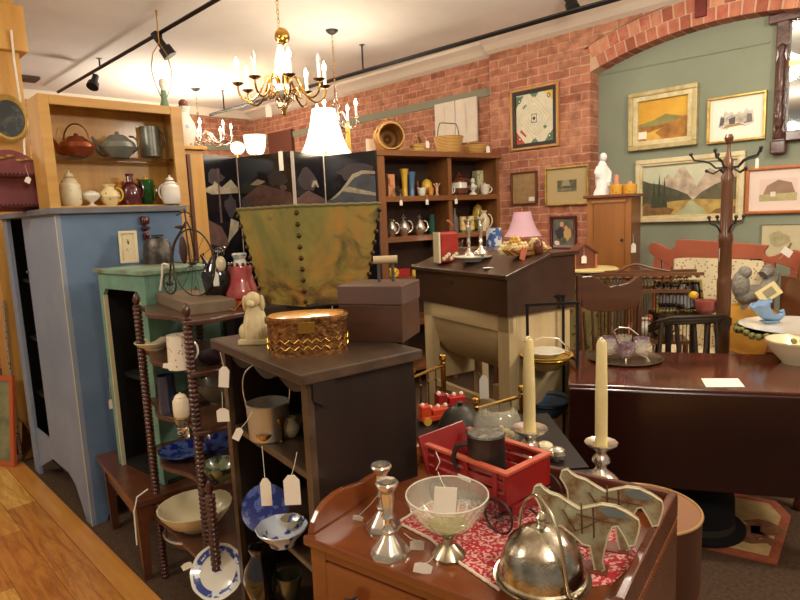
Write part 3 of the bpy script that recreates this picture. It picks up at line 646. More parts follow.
# ================================================================ whatnot
ZW=1.18
zs_=[1.18,1.0,.79,.585,.28]
pl_=at(137,307,z=ZW); pf=at(187,320,z=ZW)
v=pf-pl_; v.z=0; Ww=v.length; rzw=math.atan2(v.y,v.x); Dw=.27
t=thing('whatnot_stand','dark spool turned whatnot stand with six scalloped shelves','stand',(pl_.x,pl_.y,0),rzw)
SPW=pm('spool_wood',(82,42,30),.28,0,(60,30,22),10,coat=.5); SHW=wood('whatnot_shelf_wood',(70,42,30),(92,58,40),'x',.35,.4,10)
def shelfpoly(W,D,e=.0):
    P_=[]
    n=16
    # scalloped front edge (local y=0 side) and near side edge
    for i in range(n+1):
        x=W*i/n; s=.022*math.sin(PI*2*(i/n)*1.5+.6)
        P_.append((x,-.012+s*(1 if 0<i<n else 0)))
    for i in range(1,9):
        y=D*i/8; P_.append((W+.012*math.sin(PI*i/8*2),y))
    P_.append((0,D)); return P_
for k,z in enumerate(zs_):
    ex=1.0 if k<4 else 1.0
    pp=shelfpoly(Ww+.0,Dw)
    # extend corners beyond posts
    pp=[(x*(1.10)-.05*Ww,y) for x,y in pp]
    B().prism(pp,z-.018,z,'xy').build('shelf',SHW,t,smooth=False,bevel=.004)
def spool(x,y,z0,z1,r=.0175,fin=True):
    pr=[(0,z0)]; n=max(6,int((z1-z0)/.017)); s=5
    for i in range(n*s+1):
        pr.append((r*(.72+.28*abs(math.sin(PI*i/s))),z0+(z1-z0)*i/(n*s)))
    if fin: pr+=[(.018,z1+.004),(.007,z1+.012),(.014,z1+.022),(.015,z1+.032),(.006,z1+.052),(0,z1+.062)]
    else: pr.append((0,z1))
    return B().lathe(pr,14,(x,y,0)).build('post',SPW,t)
for x,y in ((0,0),(Ww,0),(0,Dw-.02),(Ww,Dw-.02)): spool(x,y,0.0,ZW)
q=at(211,507,z=.585); ql=local(t,q); spool(ql.x,ql.y,0,.62)
WN=t
def onw(name,label,cat,px,py,z,W,H,kind,mat,**k):
    return pot(name,label,cat,px,py,W,H,kind,mat,z=z,**k)
# plank block and penny farthing on top
def ring(c,r,th,mat,par,name,spokes=12,T=None,n=36,hub=.008):
    o=B(T).tube([(c[0]+r*math.cos(2*PI*i/n),c[1],c[2]+r*math.sin(2*PI*i/n)) for i in range(n)],th,7,closed=True).build(name,mat,par)
    s=B(T)
    for i in range(spokes):
        a=2*PI*i/spokes; s.tube([(c[0],c[1],c[2]),(c[0]+r*math.cos(a),c[1],c[2]+r*math.sin(a))],th*.35,4)
    s.tube([(c[0],c[1]-hub*1.5,c[2]),(c[0],c[1]+hub*1.5,c[2])],hub,8); s.build('spokes',mat,o)
    return o
ct=at(183,309,z=ZW+.0)
a=at(141,297,z=ZW); b_=at(190,316,z=ZW); 
v=(b_-a); v.z=0; n_=Vector((-v.y,v.x,0)).normalized()
t=thing('wooden_plank','thick weathered wooden plank block on the whatnot, under the model bicycle','block',(a.x,a.y,ZW),math.atan2(v.y,v.x))
Lp=v.length
B().box(0,Lp,.0,.17,0,.042).build('block',wood('weathered_wood',(104,88,68),(132,112,88),'x',.7,0,10),t,smooth=False,bevel=.003)
ZP=ZW+.042
wf=at(196,296,z=ZP); m=mpp(wf)
t=thing('model_penny_farthing','antique wire model of a penny farthing bicycle standing on the plank block','bicycle model',(wf.x,wf.y,ZP),FACE-.62)
RUST=pm('rusted_iron',(84,74,66),.5,.6,(56,46,40),20)
R1=.130; R2=.042
ring((0,0,R1),R1,.0034,RUST,t,'front_wheel',14)
ring((-.165,0,R2+.002),R2,.0034,RUST,t,'rear_wheel',10)
B().tube([(0,.012,R1),(-.012,.01,R1*2+.005),(-.02,0,R1*2+.035),(-.024,0,R1*2+.08)],.0035,6).build('fork',RUST,t)
B().tube([(0,-.012,R1),(-.012,-.01,R1*2+.005),(-.02,0,R1*2+.035)],.0035,6).build('fork',RUST,t)
B().tube([(-.02,0,R1*2+.03),(-.06,0,R1*2-.005),(-.12,0,R1*1.5),(-.155,0,R2*2.2),(-.165,0,R2)],.004,6,sm=5).build('frame',RUST,t)
B().tube([(-.028,-.035,R1*2+.055),(-.022,0,R1*2+.07),(-.028,.035,R1*2+.055),(-.05,.04,R1*2+.05)],.003,6).build('handlebar',RUST,t)
sd=B().ball((-.06,0,R1*2+.01),(.035,.013,.007),12).build('saddle',pm('dark_leather',(60,36,30),.5),t)
B().tube([(0,-.02,R1),(.02,-.02,R1-.012),(.02,-.035,R1-.012)],.003,6).build('pedal',RUST,t)
B().tube([(0,.02,R1),(-.02,.02,R1+.012),(-.02,.035,R1+.012)],.003,6).build('pedal',RUST,t)
B().ball((-.055,0,R1+.05),(.022,.012,.055),12).build('leather_pouch',pm('dark_leather',(60,36,30),.5),t)
B().tube([(-.13,-.02,.12),(-.155,-.03,.125),(-.17,-.03,.07),(-.19,-.03,.02)],.0042,6,sm=4).build('cord_loop',WHITEC,t)
# black ceramic dog with cream egg, pink glass lamp
p=at(212,292,z=1.30)+Vector((.10,.10,0))
# small pedestal table behind the whatnot and the bookcase carrying tall pieces
t=thing('plant_table','dark table behind the whatnot and black bookcase carrying the tapered bin','table',(1.52,2.16,0),math.radians(-8))
ZT=1.18
B().box(-.30,.42,-.26,.26,ZT-.03,ZT).build('table_top',DARKX,t,smooth=False,bevel=.003)
for x in (-.27,.36):
    for y in (-.23,.20): B().box(x,x+.035,y,y+.035,0,ZT-.03).build('leg',DARKW,t,smooth=False)
p=at(219,305,z=ZT)
t=thing('black_figurine','glossy black bird figurine with a cream oval and a white tag beside the rose lamp','figurine',p,FACE)
m=mpp(p)
b=B(); b.lathe([(0,0),(.05,0),(.05,.012),(.03,.03),(.05,.06),(.058,.10),(.045,.14),(.028,.17),(.018,.19),(0,.20)],18,sy=.7); b.ball((-.03,0,.12),(.03,.025,.04),12); b.ball((.02,-.01,.205),(.022,.02,.024),12); b.ball((-.03,.0,.05),(.022,.02,.035)); b.build('body',DARKG,t)
B().ball((.03,-.03,.165),(.020,.014,.030),14).build('breast',CREAMC,t)
b=B(); 
for i in range(5): b.tube([(.0+.010*i,0,.222),(-.005+.010*i,0,.240-.003*i)],.005,6)
b.build('comb',DARKG,t)
b=B()
for i in range(5): b.tube([(-.03,.02,.11+.008*i),(-.05-.004*i,.04,.15+.012*i),(-.06,.05,.12+.02*i)],.006,6)
b.build('tail',DARKG,t)
price_tag(t,at(218,250,d=dep(p)-.06),at(216,279,d=dep(p)-.08),.022,.055)
p=at(243,303,z=ZT)
t=thing('oil_lamp','rose red glazed oil lamp beside the tapered bin','lamp',p,FACE); m=mpp(p)
Rl=16*m
B().lathe([(0,0),(1.0,0),(1,.12),(.75,.35),(0,.4)],22,T=Matrix.Diagonal((Rl*.95,Rl*.95,.07,1))).build('foot',pm('amber_glass',(176,70,30),.12,coat=.8),t)
B().lathe([(0,.025),(.98*Rl,.025),(1.05*Rl,.04),(.95*Rl,.06),(.78*Rl,.09),(.68*Rl,.12),(.74*Rl,.14),(.66*Rl,.155),(0,.155)],26,wob=lambda a,z:1+.02*math.cos(8*a)).build('shade',pm('rose_glaze',(176,64,72),.15,0,(206,112,100),14,coat=.8),t)
b=B()
for i in range(12): a=2*PI*i/12; b.ball((Rl*.66*math.cos(a),Rl*.66*math.sin(a),.157),.007,8)
b.build('ruffled_rim',DARKG,t)
B().lathe([(0,0),(.028,0),(.022,.02),(.03,.04),(.026,.045),(0,.045)],14,(0,0,.155)).build('collar',pm('pale_blue_china',(150,170,180),.2),t)
# hide covered tapered bin
def hidemat():
    m,n,b=nt('painted_hide'); N=n.nodes; Lk=n.links
    tc=N.new('ShaderNodeTexCoord')
    def nz(sc,st,pos,det=5):
        mp=N.new('ShaderNodeMapping'); mp.inputs['Scale'].default_value=st; mp.inputs['Location'].default_value=pos; Lk.new(tc.outputs['Object'],mp.inputs[0])
        q=N.new('ShaderNodeTexNoise'); q.inputs['Scale'].default_value=sc; q.inputs['Detail'].default_value=det; q.inputs['Roughness'].default_value=.6; q.inputs['Distortion'].default_value=.6; Lk.new(mp.outputs[0],q.inputs['Vector']); return q.outputs[0]
    def ramp(f,a,b_,ca,cb):
        r=N.new('ShaderNodeValToRGB'); r.color_ramp.elements[0].position=a; r.color_ramp.elements[1].position=b_; r.color_ramp.elements[0].color=ca; r.color_ramp.elements[1].color=cb; Lk.new(f,r.inputs[0]); return r.outputs[0]
    base=ramp(nz(3.4,(1,1,.6),(0,0,0)),.38,.62,lin((124,120,58)),lin((172,146,70)))
    o=mixnodes(n,ramp(nz(4.2,(1,1,.8),(3,1,2),3),.56,.68,(0,0,0,1),(1,1,1,1)),base,lin((178,128,56)))
    o=mixnodes(n,ramp(nz(5.5,(1,1,1),(7,2,5),6),.58,.70,(0,0,0,1),(1,1,1,1)),o,lin((70,78,44)))
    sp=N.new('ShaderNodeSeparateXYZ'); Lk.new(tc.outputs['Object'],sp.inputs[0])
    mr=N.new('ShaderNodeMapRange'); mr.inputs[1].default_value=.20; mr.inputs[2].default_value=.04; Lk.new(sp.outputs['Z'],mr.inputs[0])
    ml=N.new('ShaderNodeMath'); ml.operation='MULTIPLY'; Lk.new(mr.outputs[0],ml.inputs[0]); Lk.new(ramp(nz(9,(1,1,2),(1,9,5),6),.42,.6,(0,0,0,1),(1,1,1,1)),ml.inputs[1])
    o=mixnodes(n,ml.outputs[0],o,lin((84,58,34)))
    Lk.new(o,b.inputs['Base Color']); b.inputs['Roughness'].default_value=.42; b.inputs['Coat Weight'].default_value=.2
    return m
d0=2.22
top=[at(237,208,d=2.32),at(296,207,d=2.12),at(380,204,d=2.28)]
zt3=top[1].z
A_=top[0].copy();Bc=top[1].copy();Cc=top[2].copy()
for q in (A_,Bc,Cc): q.z=0
Dd=A_+Cc-Bc
quad=[A_,Bc,Cc,Dd]; cen=sum(quad,Vector())/4
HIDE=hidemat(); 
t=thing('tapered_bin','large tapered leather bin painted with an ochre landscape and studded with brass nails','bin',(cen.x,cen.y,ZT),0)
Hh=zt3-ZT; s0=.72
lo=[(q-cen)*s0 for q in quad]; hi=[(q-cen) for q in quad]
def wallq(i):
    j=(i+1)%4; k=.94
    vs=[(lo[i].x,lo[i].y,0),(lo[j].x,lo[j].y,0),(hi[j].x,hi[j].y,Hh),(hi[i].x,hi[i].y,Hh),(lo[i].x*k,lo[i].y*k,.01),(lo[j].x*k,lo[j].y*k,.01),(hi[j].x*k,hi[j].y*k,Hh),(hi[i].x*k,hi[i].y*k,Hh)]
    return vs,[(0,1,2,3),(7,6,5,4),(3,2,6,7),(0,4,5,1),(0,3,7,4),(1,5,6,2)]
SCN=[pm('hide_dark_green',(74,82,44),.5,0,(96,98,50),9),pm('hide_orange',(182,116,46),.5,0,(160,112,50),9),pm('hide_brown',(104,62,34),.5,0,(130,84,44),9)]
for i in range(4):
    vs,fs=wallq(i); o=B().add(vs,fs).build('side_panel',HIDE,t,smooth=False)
vs_=B()
for i in (0,1,2):
    for k in range(9):
        f=(k+.5)/9; q=lo[i].lerp(hi[i],f); nn=Vector((q.x,q.y,0)).normalized()
        B().ball((q.x+nn.x*.001,q.y+nn.y*.001,Hh*f),.0095,8).build('brass_nail',pm('aged_nail',(84,62,38),.4,.7),t)
tr=B()
for i in range(4): 
    a,b2=hi[i],hi[(i+1)%4]; n=14
    tr.tube([(a.x+(b2.x-a.x)*k/n,a.y+(b2.y-a.y)*k/n,Hh+.003+(.003 if k%2 else 0)) for k in range(n+1)],.0065,6)
tr.build('rim_trim',pm('rim_leather',(120,112,70),.6),t)
B().box(-.1,.1,-.1,.1,.0,.01).build('base',DARKX,t,smooth=False)
# shelf pieces of the whatnot
pot('serving_bowl','white oval dish on the second whatnot shelf beside the flowered mug','bowl',155,349,38,8,'plate',CREAMC,z=zs_[1],rz=0)
o=pot('mug','tall floral china mug behind the front whatnot post','mug',181,368,24,34,'mug',FLOW,z=zs_[1],handle=(1,.2,.85,.8,WHITEC))
price_tag(o,at(172,362,d=1.83),at(168,366,d=1.80),.03,.016,tilt=.2)
pot('dark_bowl','dark shallow bowl at the right of the second whatnot shelf','bowl',214,364,34,12,'bowl',pm('dark_plum_china',(52,36,44),.3),z=zs_[1])
pot('vase','tall dark blue glazed vase on the third whatnot shelf','vase',169,412,18,38,'mug',pm('dark_blue_glaze',(30,44,74),.12,coat=1),z=zs_[2])
t=pot('small_glass_lamp','small white glass lamp on a clear glass foot on the third whatnot shelf','lamp',184,437,18,22,'tall',GLASS,z=zs_[2],parts=(1,))
tt_=t; m=mpp(t.location)
B().lathe(prof('jar',8*m,26*m),16,(0,0,20*m)).build('lamp_shade',pm('opal_glass',(236,222,196),.3,emit=(255,220,180),es=.0),t)
pot('bowl','stacked stone coloured serving bowl on the third whatnot shelf, right side','bowl',219,402,44,22,'bowl',pm('stone_china',(128,118,92),.35,coat=.3),z=zs_[2])
pot('plate','blue flow china plate lying at the left of the fourth whatnot shelf','plate',185,456,50,7,'plate',FLOWB,z=zs_[3])
pot('dish','blue flow china covered dish at the right of the fourth whatnot shelf','dish',219,452,38,16,'bowl',FLOWB,z=zs_[3])
pot('dish','dark green patterned dish at the front of the fourth whatnot shelf','dish',222,480,40,18,'bowl',pattern('green_transfer',(50,66,46),(120,128,90),30,.5,.25,.5,'noise'),z=zs_[3])
pot('serving_bowl','large cream serving bowl on a silver hoop on the lowest wide whatnot shelf','bowl',197,527,72,24,'bowl',CREAMC,z=zs_[4]+.015)
p=at(197,529,z=zs_[4]); 
tag(B().tube([(.125*math.cos(2*PI*i/28),.125*math.sin(2*PI*i/28),.008) for i in range(28)],.005,6,closed=True).build('silver_hoop',SILVER,loc=p),'thin silver hoop stand under the large cream serving bowl','stand')
p=at(224,608,z=.08) if False else at(222,590,z=.12)
# blue and white plate propped upright, low on the whatnot
bp_=at(219,572,d=1.98); m=mpp(bp_); Rp=27*m
t=thing('plate','blue and white transfer plate with a gadrooned rim propped up low on the whatnot','plate',(bp_.x,bp_.y,bp_.z-Rp*.0),FACE)
zsh=bp_.z-Rp*.72
T_=Matrix.Rotation(math.radians(52),4,'X')
B(T_).lathe([(0,0),(.5*Rp,.0),(.62*Rp,.006),(.98*Rp,.02),(.98*Rp,.024),(.6*Rp,.010),(0,.004)],40,wob=lambda a,z:1+.012*math.cos(30*a)).build('plate',WHITEC,t)
B(T_).lathe([(.0,.0048),(.48*Rp,.0048),(.48*Rp,.0052),(0,.0052)],36).build('transfer_centre',BLUEW,t)
B(T_).lathe([(.66*Rp,.0132),(.88*Rp,.0210),(.88*Rp,.0216),(.66*Rp,.0138)],36).build('transfer_border',BLUEW,t)
b=B().box(-.02,Ww+.03,-.02,Dw+.05,zsh-.018,zsh).build('shelf',SHW,WN,smooth=False,bevel=.004)
price_tag(t,at(195,568,d=1.85),at(187,566,d=1.83),.035,.02,tilt=-.4)
# ================================================================ black bookcase
BZ=1.15
A=at(213,340,z=1.15); Bf=at(301,375,z=1.15); A.z=Bf.z=0; v=Bf-A; Wk=v.length; rk=math.atan2(v.y,v.x)
t=thing('black_bookcase','near black open bookcase in front of the tapered bin','bookcase',A,rk); BK=t
Dk=(at(415,350,z=1.15)-at(301,375,z=1.15)).length
TOPW=wood('dark_worn_top',(52,39,30),(92,73,55),'x',.4,.25,12,.03)
B().box(-.03,Wk+.0,-.0,Dk+.02,BZ-.028,BZ).build('top_board',TOPW,t,smooth=False,bevel=.004)
o_=.05
B().box(Wk-.04,Wk-.015,.035,Dk,0,BZ-.028).build('side_panel',DARKW,t,smooth=False,bevel=.002)
B().box(.01,.035,.035,Dk,0,BZ-.028).build('side_panel',DARKW,t,smooth=False,bevel=.002)
B().box(.035,Wk-.04,Dk-.015,Dk,0,BZ-.028).build('back_panel',DARKW,t,smooth=False)
ksh=[.885,.635,.38,.1]
for z in ksh+[.03]: B().box(.035,Wk-.04,.03,Dk-.015,z-.02,z).build('shelf',TOPW,t,smooth=False,bevel=.003)
sc1=[(.035,BZ-.028),(Wk-.04,BZ-.028)]; n=30
sc1+=[(Wk-.04-(Wk-.075)*i/n,BZ-.045-.026*abs(math.sin(PI*3*i/n))) for i in range(n+1)]
B().prism(sc1,.035,.05,'xz').build('valance',DARKW,t,smooth=False)
B().box(Wk-.042,Wk-.013,.018,.035,0,BZ-.028).build('face_stile',TOPW,t,smooth=False)
B().box(.008,.04,.018,.035,0,BZ-.028).build('face_stile',TOPW,t,smooth=False)
# corner bracket lobes on the side under the top
b=B(); b.prism([(.03,BZ-.028),(.09,BZ-.028),(.09,BZ-.07),(.06,BZ-.09),(.03,BZ-.07)],Wk-.015,Wk-.003,'yz'); b.build('bracket',DARKW,t,smooth=False)
# hanging tags from its front
price_tag(t,at(220,352,d=1.74),at(224,377,d=1.74),.03,.062,tilt=.12)
price_tag(t,at(222,392,d=1.74),at(223,415,d=1.74),.036,.04)
price_tag(t,at(262,446,d=1.44),at(266,492,d=1.44),.026,.07)
price_tag(t,at(297,452,d=1.32),at(292,490,d=1.33),.036,.07)
price_tag(t,at(252,412,d=1.58),at(238,434,d=1.56),.02,.035,tilt=.5)
# items on top
def boxthing(name,label,cat,front,left,right,z,hpx=None,h=None): pass
p=at(257,343,z=BZ); m=mpp(p)
t=thing('dog_statue','cream carved seated dog statue on a plinth on the black bookcase','statue',p,FACE-.1)
IV=pm('ivory_resin',(214,198,154),.5,0,(190,170,122),18,.25)
B().box(-.047,.047,-.03,.03,0,.016).build('plinth',IV,t,smooth=False,bevel=.003)
b=B(); b.lathe([(0,.014),(.036,.014),(.038,.05),(.03,.085),(.022,.11),(0,.12)],18,sy=.8)
b.tube([(-.016,-.022,.016),(-.016,-.024,.06),(-.012,-.015,.085)],[.009,.008,.008],8); b.tube([(.016,-.022,.016),(.016,-.024,.06),(.012,-.015,.085)],[.009,.008,.008],8)
b.ball((-.034,0,.035),(.016,.022,.024)); b.ball((.034,0,.035),(.016,.022,.024)); b.ball((0,-.008,.128),(.024,.022,.024)); b.ball((0,-.03,.12),(.012,.014,.011))
b.ball((-.025,-.004,.118),(.008,.01,.024)); b.ball((.025,-.004,.118),(.008,.01,.024)); b.build('body',IV,t)
B().tube([(-.03,.0,.13),(-.05,-.02,.10),(-.07,-.01,.105)],.0022,5).build('string',BRASS,t)
# oval copper box
p=at(309,351,z=BZ); m=mpp(p); 
t=thing('copper_box','oval woven copper box with an amber lid on the black bookcase','box',p,FACE+.12)
def oval(R,h0,h1,sy=.62): return None
Rb=39*m; Hb=34*m
EMB=pm('embossed_copper',(150,104,56),.42,.85,(88,54,32),60,1.0)
sup=lambda a,z: (abs(math.cos(a))**3.0+abs(math.sin(a))**3.0)**(-1/3.0)
B().lathe([(0,0),(Rb,0),(Rb*.98,Hb*.1),(Rb,Hb*.95),(0,Hb*.95)],48,sy=.66,wob=sup).build('body',EMB,t)
B().lathe([(0,0),(Rb*1.04,0),(Rb*1.05,Hb*.12),(Rb*1.0,Hb*.16),(Rb*.96,Hb*.14),(0,Hb*.14)],48,(0,0,Hb*.95),sy=.66,wob=sup).build('lid_rim',EMB,t)
B().lathe([(0,0),(Rb*.95,0),(Rb*.6,Hb*.05),(0,Hb*.07)],48,(0,0,Hb*1.112),sy=.66,wob=sup).build('lid_top',pm('amber_lid',(222,150,50),.25,coat=.6),t)
B().box(-.022,.022,-Rb*.69,-Rb*.66,Hb*.66,Hb*1.0).build('clasp',BRASS,t,smooth=False,bevel=.002)
# woven bands
wv=B()
for r_ in (.25,.45):
    n=60; wv.tube([(Rb*1.005*math.cos(2*PI*i/n)*sup(2*PI*i/n,0),Rb*.664*math.sin(2*PI*i/n)*sup(2*PI*i/n,0),Hb*(r_+(.05 if i%2 else -.05))) for i in range(n)],.0014,5,closed=True)
wv.build('zigzag_band',BRASS,t)
# brown box with sloping lid
pf_=at(341,341,z=BZ); pr_=at(403,343,z=BZ); pl2=at(335,327,z=BZ)
v=pr_-pf_; v.z=0; Wb=v.length*1.0; 
t=thing('document_box','dark brown wooden document box with a worn lid, right side of the black bookcase top','box',(pf_.x,pf_.y,BZ),math.atan2(v.y,v.x))
BXW=wood('box_wood',(70,44,32),(90,60,44),'x',.35,.4,8,.02)
hb=.105
B().box(0,Wb,0,.16,0,hb).build('body',BXW,t,smooth=False,bevel=.002)
B().box(-.003,Wb+.003,-.003,.163,hb+.001,hb+.055).build('lid',wood('box_lid_wood',(84,62,56),(104,80,72),'x',.35,.3,7,.02),t,smooth=False,bevel=.003)
b=B().box(-.0015,.0,.0,.16,.0,hb).build('end_panel',BXW,t,smooth=False)
ZB=BZ+hb+.055
p=Vector(t.location)+Matrix.Rotation(t.rotation_euler.z,4,'Z')@Vector((Wb*.58,.10,hb+.055)); m=mpp(p)
t=thing('roller_handle','pale wooden roller on two metal brackets standing on the brown box','tool',p,FACE)
B().tube([(-12*m,0,22*m),(12*m,0,22*m)],4*m,14).build('roller',pm('bare_wood',(200,178,138),.6),t)
for s in (-7,7): B().tube([(s*m,0,0),(s*m,0,20*m)],1.6*m,8).build('bracket',PEWTER,t)
# pieces inside the bookcase
def bucket():
    p=at(270,437,z=ksh[0]); m=mpp(p); R=21*m; h=36*m
    t=thing('ice_bucket','pewter ice bucket with an arched chrome handle on the bookcase upper shelf','bucket',p,FACE)
    B().lathe([(0,0),(R*.9,0),(R*.95,.004),(R,h),(R*1.04,h),(R*.96,h+.002),(R*.88,.01),(0,.01)],26).build('body',pm('brushed_pewter',(190,184,172),.34,.75),t)
    for s in (-1,1): B().tube([(s*R*1.0,0,h*.95),(s*R*1.1,0,h*1.4),(s*R*.95,0,h*1.85),(s*R*.35,0,h*2.15)],.0022,7,sm=5).build('handle_arm',SILVER,t)
bucket()
pot('brass_cup','small brass cup lying beside the pewter bucket','cup',266,442,20,10,'bowl',BRASS,z=ksh[0])
pot('brass_goblet','tall brass goblet beside the pewter bucket','goblet',281,440,15,24,'tall',BRASS,z=ksh[0])
pot('cream_jug','cream china jug with a tag at the right of the upper bookcase shelf','jug',292,436,18,20,'vase',CREAMC,z=ksh[0])
t=thing('wash_bowl','large blue and white wash bowl on the middle bookcase shelf','bowl',at(283,543,z=ksh[1]),0); m=mpp(t.location)
R=26*m; B().lathe([(0,0),(R*.5,0),(R*.55,.012),(R*.9,.038),(R,.048),(R*.97,.050),(R*.85,.038),(R*.5,.018),(0,.015)],40,wob=lambda a,z:1+.02*math.cos(10*a)).build('bowl',pattern('blue_rim_china',(40,58,130),(206,214,226),26,.44,.25,.5,'noise'),t)
pot('bowl','small cream bowl sitting in front of the blue and white wash bowl','bowl',291,528,20,11,'bowl',CREAMC,z=ksh[1]+.02)
t=thing('wash_pitcher_tray','deep blue flow china platter leaning behind the wash bowl','platter',at(266,528,z=ksh[1]),FACE); m=mpp(t.location)
B().lathe([(0,0),(.045,0),(.066,.010),(.068,.013),(.044,.005),(0,.004)],30,T=Matrix.Translation((0,.02,.05))@Matrix.Rotation(1.1,4,'X')).build('platter',FLOWB,t)
pot('vase','glossy black glazed vase on the lower bookcase shelf','vase',263,604,34,62,'vase',DARKG,z=ksh[2])
pot('bowl','small pewter bowl right of the black glazed vase','bowl',291,602,26,30,'bowl',pm('green_pewter',(120,122,96),.3,.7),z=ksh[2])
# ================================================================ folding screen
LAC=pm('black_lacquer',(22,20,24),.22,0,coat=.6); LEDGE=pm('lit_screen_edge',(200,190,176),.4)  # pale edge colour stands in for light caught by the panel edges
SCC=dict(g=pm('scene_grey',(96,82,80),.4),p=pm('scene_pink',(112,84,76),.4,0,(84,62,58),16),w=pm('scene_white',(176,166,142),.4,0,(140,128,108),18),b=pm('scene_blue',(84,86,92),.4,0,(64,66,74),9),d=pm('scene_dusk',(64,56,60),.4),k=LAC)
pts=[at(200,152,d=4.05),at(236,153,d=4.38),at(293,154,d=4.12),at(323,153,d=4.5),at(376,156,d=4.3)]
SH=1.97
t=thing('folding_screen','black lacquer folding screen with painted river scenes, standing behind the tapered bin','screen',(pts[0].x,pts[0].y,0),0)
def reg(cx,cy,rx,ry,n=12,j=.3,seed=1):
    rnd=random.Random(seed); return [(cx+rx*math.cos(2*PI*i/n)*(1+rnd.uniform(-j,j)),cy+ry*math.sin(2*PI*i/n)*(1+rnd.uniform(-j,j))) for i in range(n)]
scenes=[
 [(reg(.35,.82,.22,.04,seed=2),'d'),([(.0,.76),(.25,.78),(.3,.80),(.5,.77),(.8,.81),(1,.77),(1,.745),(.2,.735),(0,.75)],'w'),([(.38,.6),(.44,.6),(.44,.86),(.40,.86)],'p'),(reg(.75,.68,.18,.05,seed=3),'d'),([(.0,.40),(.3,.44),(.6,.50),(.4,.58),(.0,.62)],'p'),([(.55,.50),(.9,.56),(.95,.60),(.7,.62)],'w')],
 [(reg(.15,.69,.16,.035,seed=5),'b'),([(.05,.72),(.4,.78),(.95,.73),(1,.68),(.6,.655),(.3,.66)],'p'),(reg(.72,.80,.2,.035,seed=4),'d'),([(.2,.78),(.35,.805),(.5,.79),(.35,.775)],'w'),(reg(.82,.755,.08,.016,seed=8),'g'),([(0,.5),(1,.5),(1,.6),(0,.61)],'g')],
 [(reg(.4,.79,.3,.055,seed=6),'d'),([(0,.70),(.4,.74),(1,.70),(1,.66),(0,.65)],'p'),([(.52,.76),(.60,.79),(.72,.79),(.8,.76),(.74,.755),(.66,.775),(.58,.755)],'w'),([(.1,.55),(.9,.58),(.9,.62),(.1,.63)],'g')],
 [(reg(.6,.83,.4,.04,seed=7),'d'),([(.0,.65),(1,.65),(1,.80),(.7,.81),(.45,.78),(.2,.71),(0,.69)],'b'),([(.05,.69),(.3,.74),(.55,.815),(.75,.83),(1,.82),(1,.805),(.75,.812),(.58,.795),(.36,.74),(.2,.705)],'w'),([(.3,.735),(1,.70),(1,.715),(.45,.755)],'w')],
]
for i in range(4):
    a,b_=pts[i],pts[i+1]; d=Vector((b_.x-a.x,b_.y-a.y,0)); W_=d.length; ang=math.atan2(d.y,d.x)
    o=B().box(.004,W_-.004,0,.02,.02,SH).build('panel',LAC,t,loc=(a.x-pts[0].x,a.y-pts[0].y,0),rz=ang,smooth=False)
    pb=B()
    for k,(poly,c) in enumerate(scenes[i]):
        y=-.0004*(k+1)
        pb.add([(W_*(.03+.94*max(0,min(1,u))),y,SH*min(.985,(.80+(v_-.65)*.74))) for u,v_ in poly],[tuple(range(len(poly)))],SCC[c])
    pb.build('painted_scene',None,o,smooth=False)
    B().box(.0,.006,-.002,.022,.02,SH).build('edge_strip',LEDGE,o,smooth=False)
price_tag(t,at(281,150,d=4.17),at(281,161,d=4.13),.03,.13,pointed=False)
# ================================================================ oak wall bookcase
Lb_=Vector((3.35,3.62,0)); Rb_=Vector((4.68,3.38,0)); v=Rb_-Lb_; WB=v.length; rb_=math.atan2(v.y,v.x)
t=thing('oak_bookcase','oak open bookcase against the brick wall full of china and silver','bookcase',Lb_,rb_); OB=t
HB=2.03; DB=.30
xs_=[0,WB*.565,WB]
B().box(-.0,WB,DB-.015,DB,0,HB).build('back_panel',pm('bookcase_back',(52,34,22),.7,0,(64,42,28),9),t,smooth=False)
for x in (0,WB-.03): B().box(x,x+.03,0,DB-.015,0,HB-.035).build('side_panel',OAK,t,smooth=False)
B().box(xs_[1]-.02,xs_[1]+.02,0,DB-.015,0,HB-.035).build('divider',OAK,t,smooth=False)
B().box(-.0,.075,-.015,0,0,HB-.035).build('face_stile',OAK,t,smooth=False,bevel=.002)
B().box(-.01,WB+.01,-.03,DB,HB-.045,HB).build('top_board',OAKX,t,smooth=False,bevel=.003)
SB=[1.66,1.325,.98,.6,.2]
for z in SB: B().box(.03,WB-.03,-.012,DB-.015,z-.045,z).build('shelf',OAKX,t,smooth=False,bevel=.002)
nb=Vector((-v.y,v.x,0)).normalized()
def bc(px,row,off=.12,py=None):
    """point on a bookcase shelf: pixel column, shelf height, distance behind the front plane"""
    z=row; base=Lb_+nb*off
    r=fw*F+rt*(px-400)+up*(300-200)
    for _ in range(4):
        # intersect with vertical plane through base
        tt=((base-O).dot(nb))/r.dot(nb); P_=O+r*tt
        # adjust row pixel so that height is z
        dpx=(P_.z-z)/mpp(P_); r=r-up*dpx
    P_.z=z; return P_
def ob(name,label,cat,px,row,W,H,kind,mat,off=.12,handle=None,spout=None,lid=None,group=None):
    p=bc(px,row,off); m=mpp(p); R=W*m/2; h=H*m
    b=B().lathe(prof(kind,R,h),16)
    if not (handle or spout or lid): return tag(b.build(name,mat,loc=p),label,cat,group)
    t=thing(name,label,cat,p,FACE,group); b.build('body',mat,t)
    if handle: B().tube([(handle*(R*.7+R*.7*math.cos(a)),0,h*(.5+.32*math.sin(a))) for a in [-PI/2+PI*i/8 for i in range(9)]],.006,6).build('handle',mat,t)
    if spout: B().tube([(spout*R*.7,0,h*.3),(spout*R*1.2,0,h*.45),(spout*R*1.5,0,h*.8)],[R*.2,R*.13,R*.09],6).build('spout',mat,t)
    if lid: B().lathe([(0,0),(R*.5,0),(R*.3,h*.1),(R*.1,h*.14),(R*.12,h*.2),(0,h*.22)],12,(0,0,h*.97)).build('lid',lid,t)
    return t
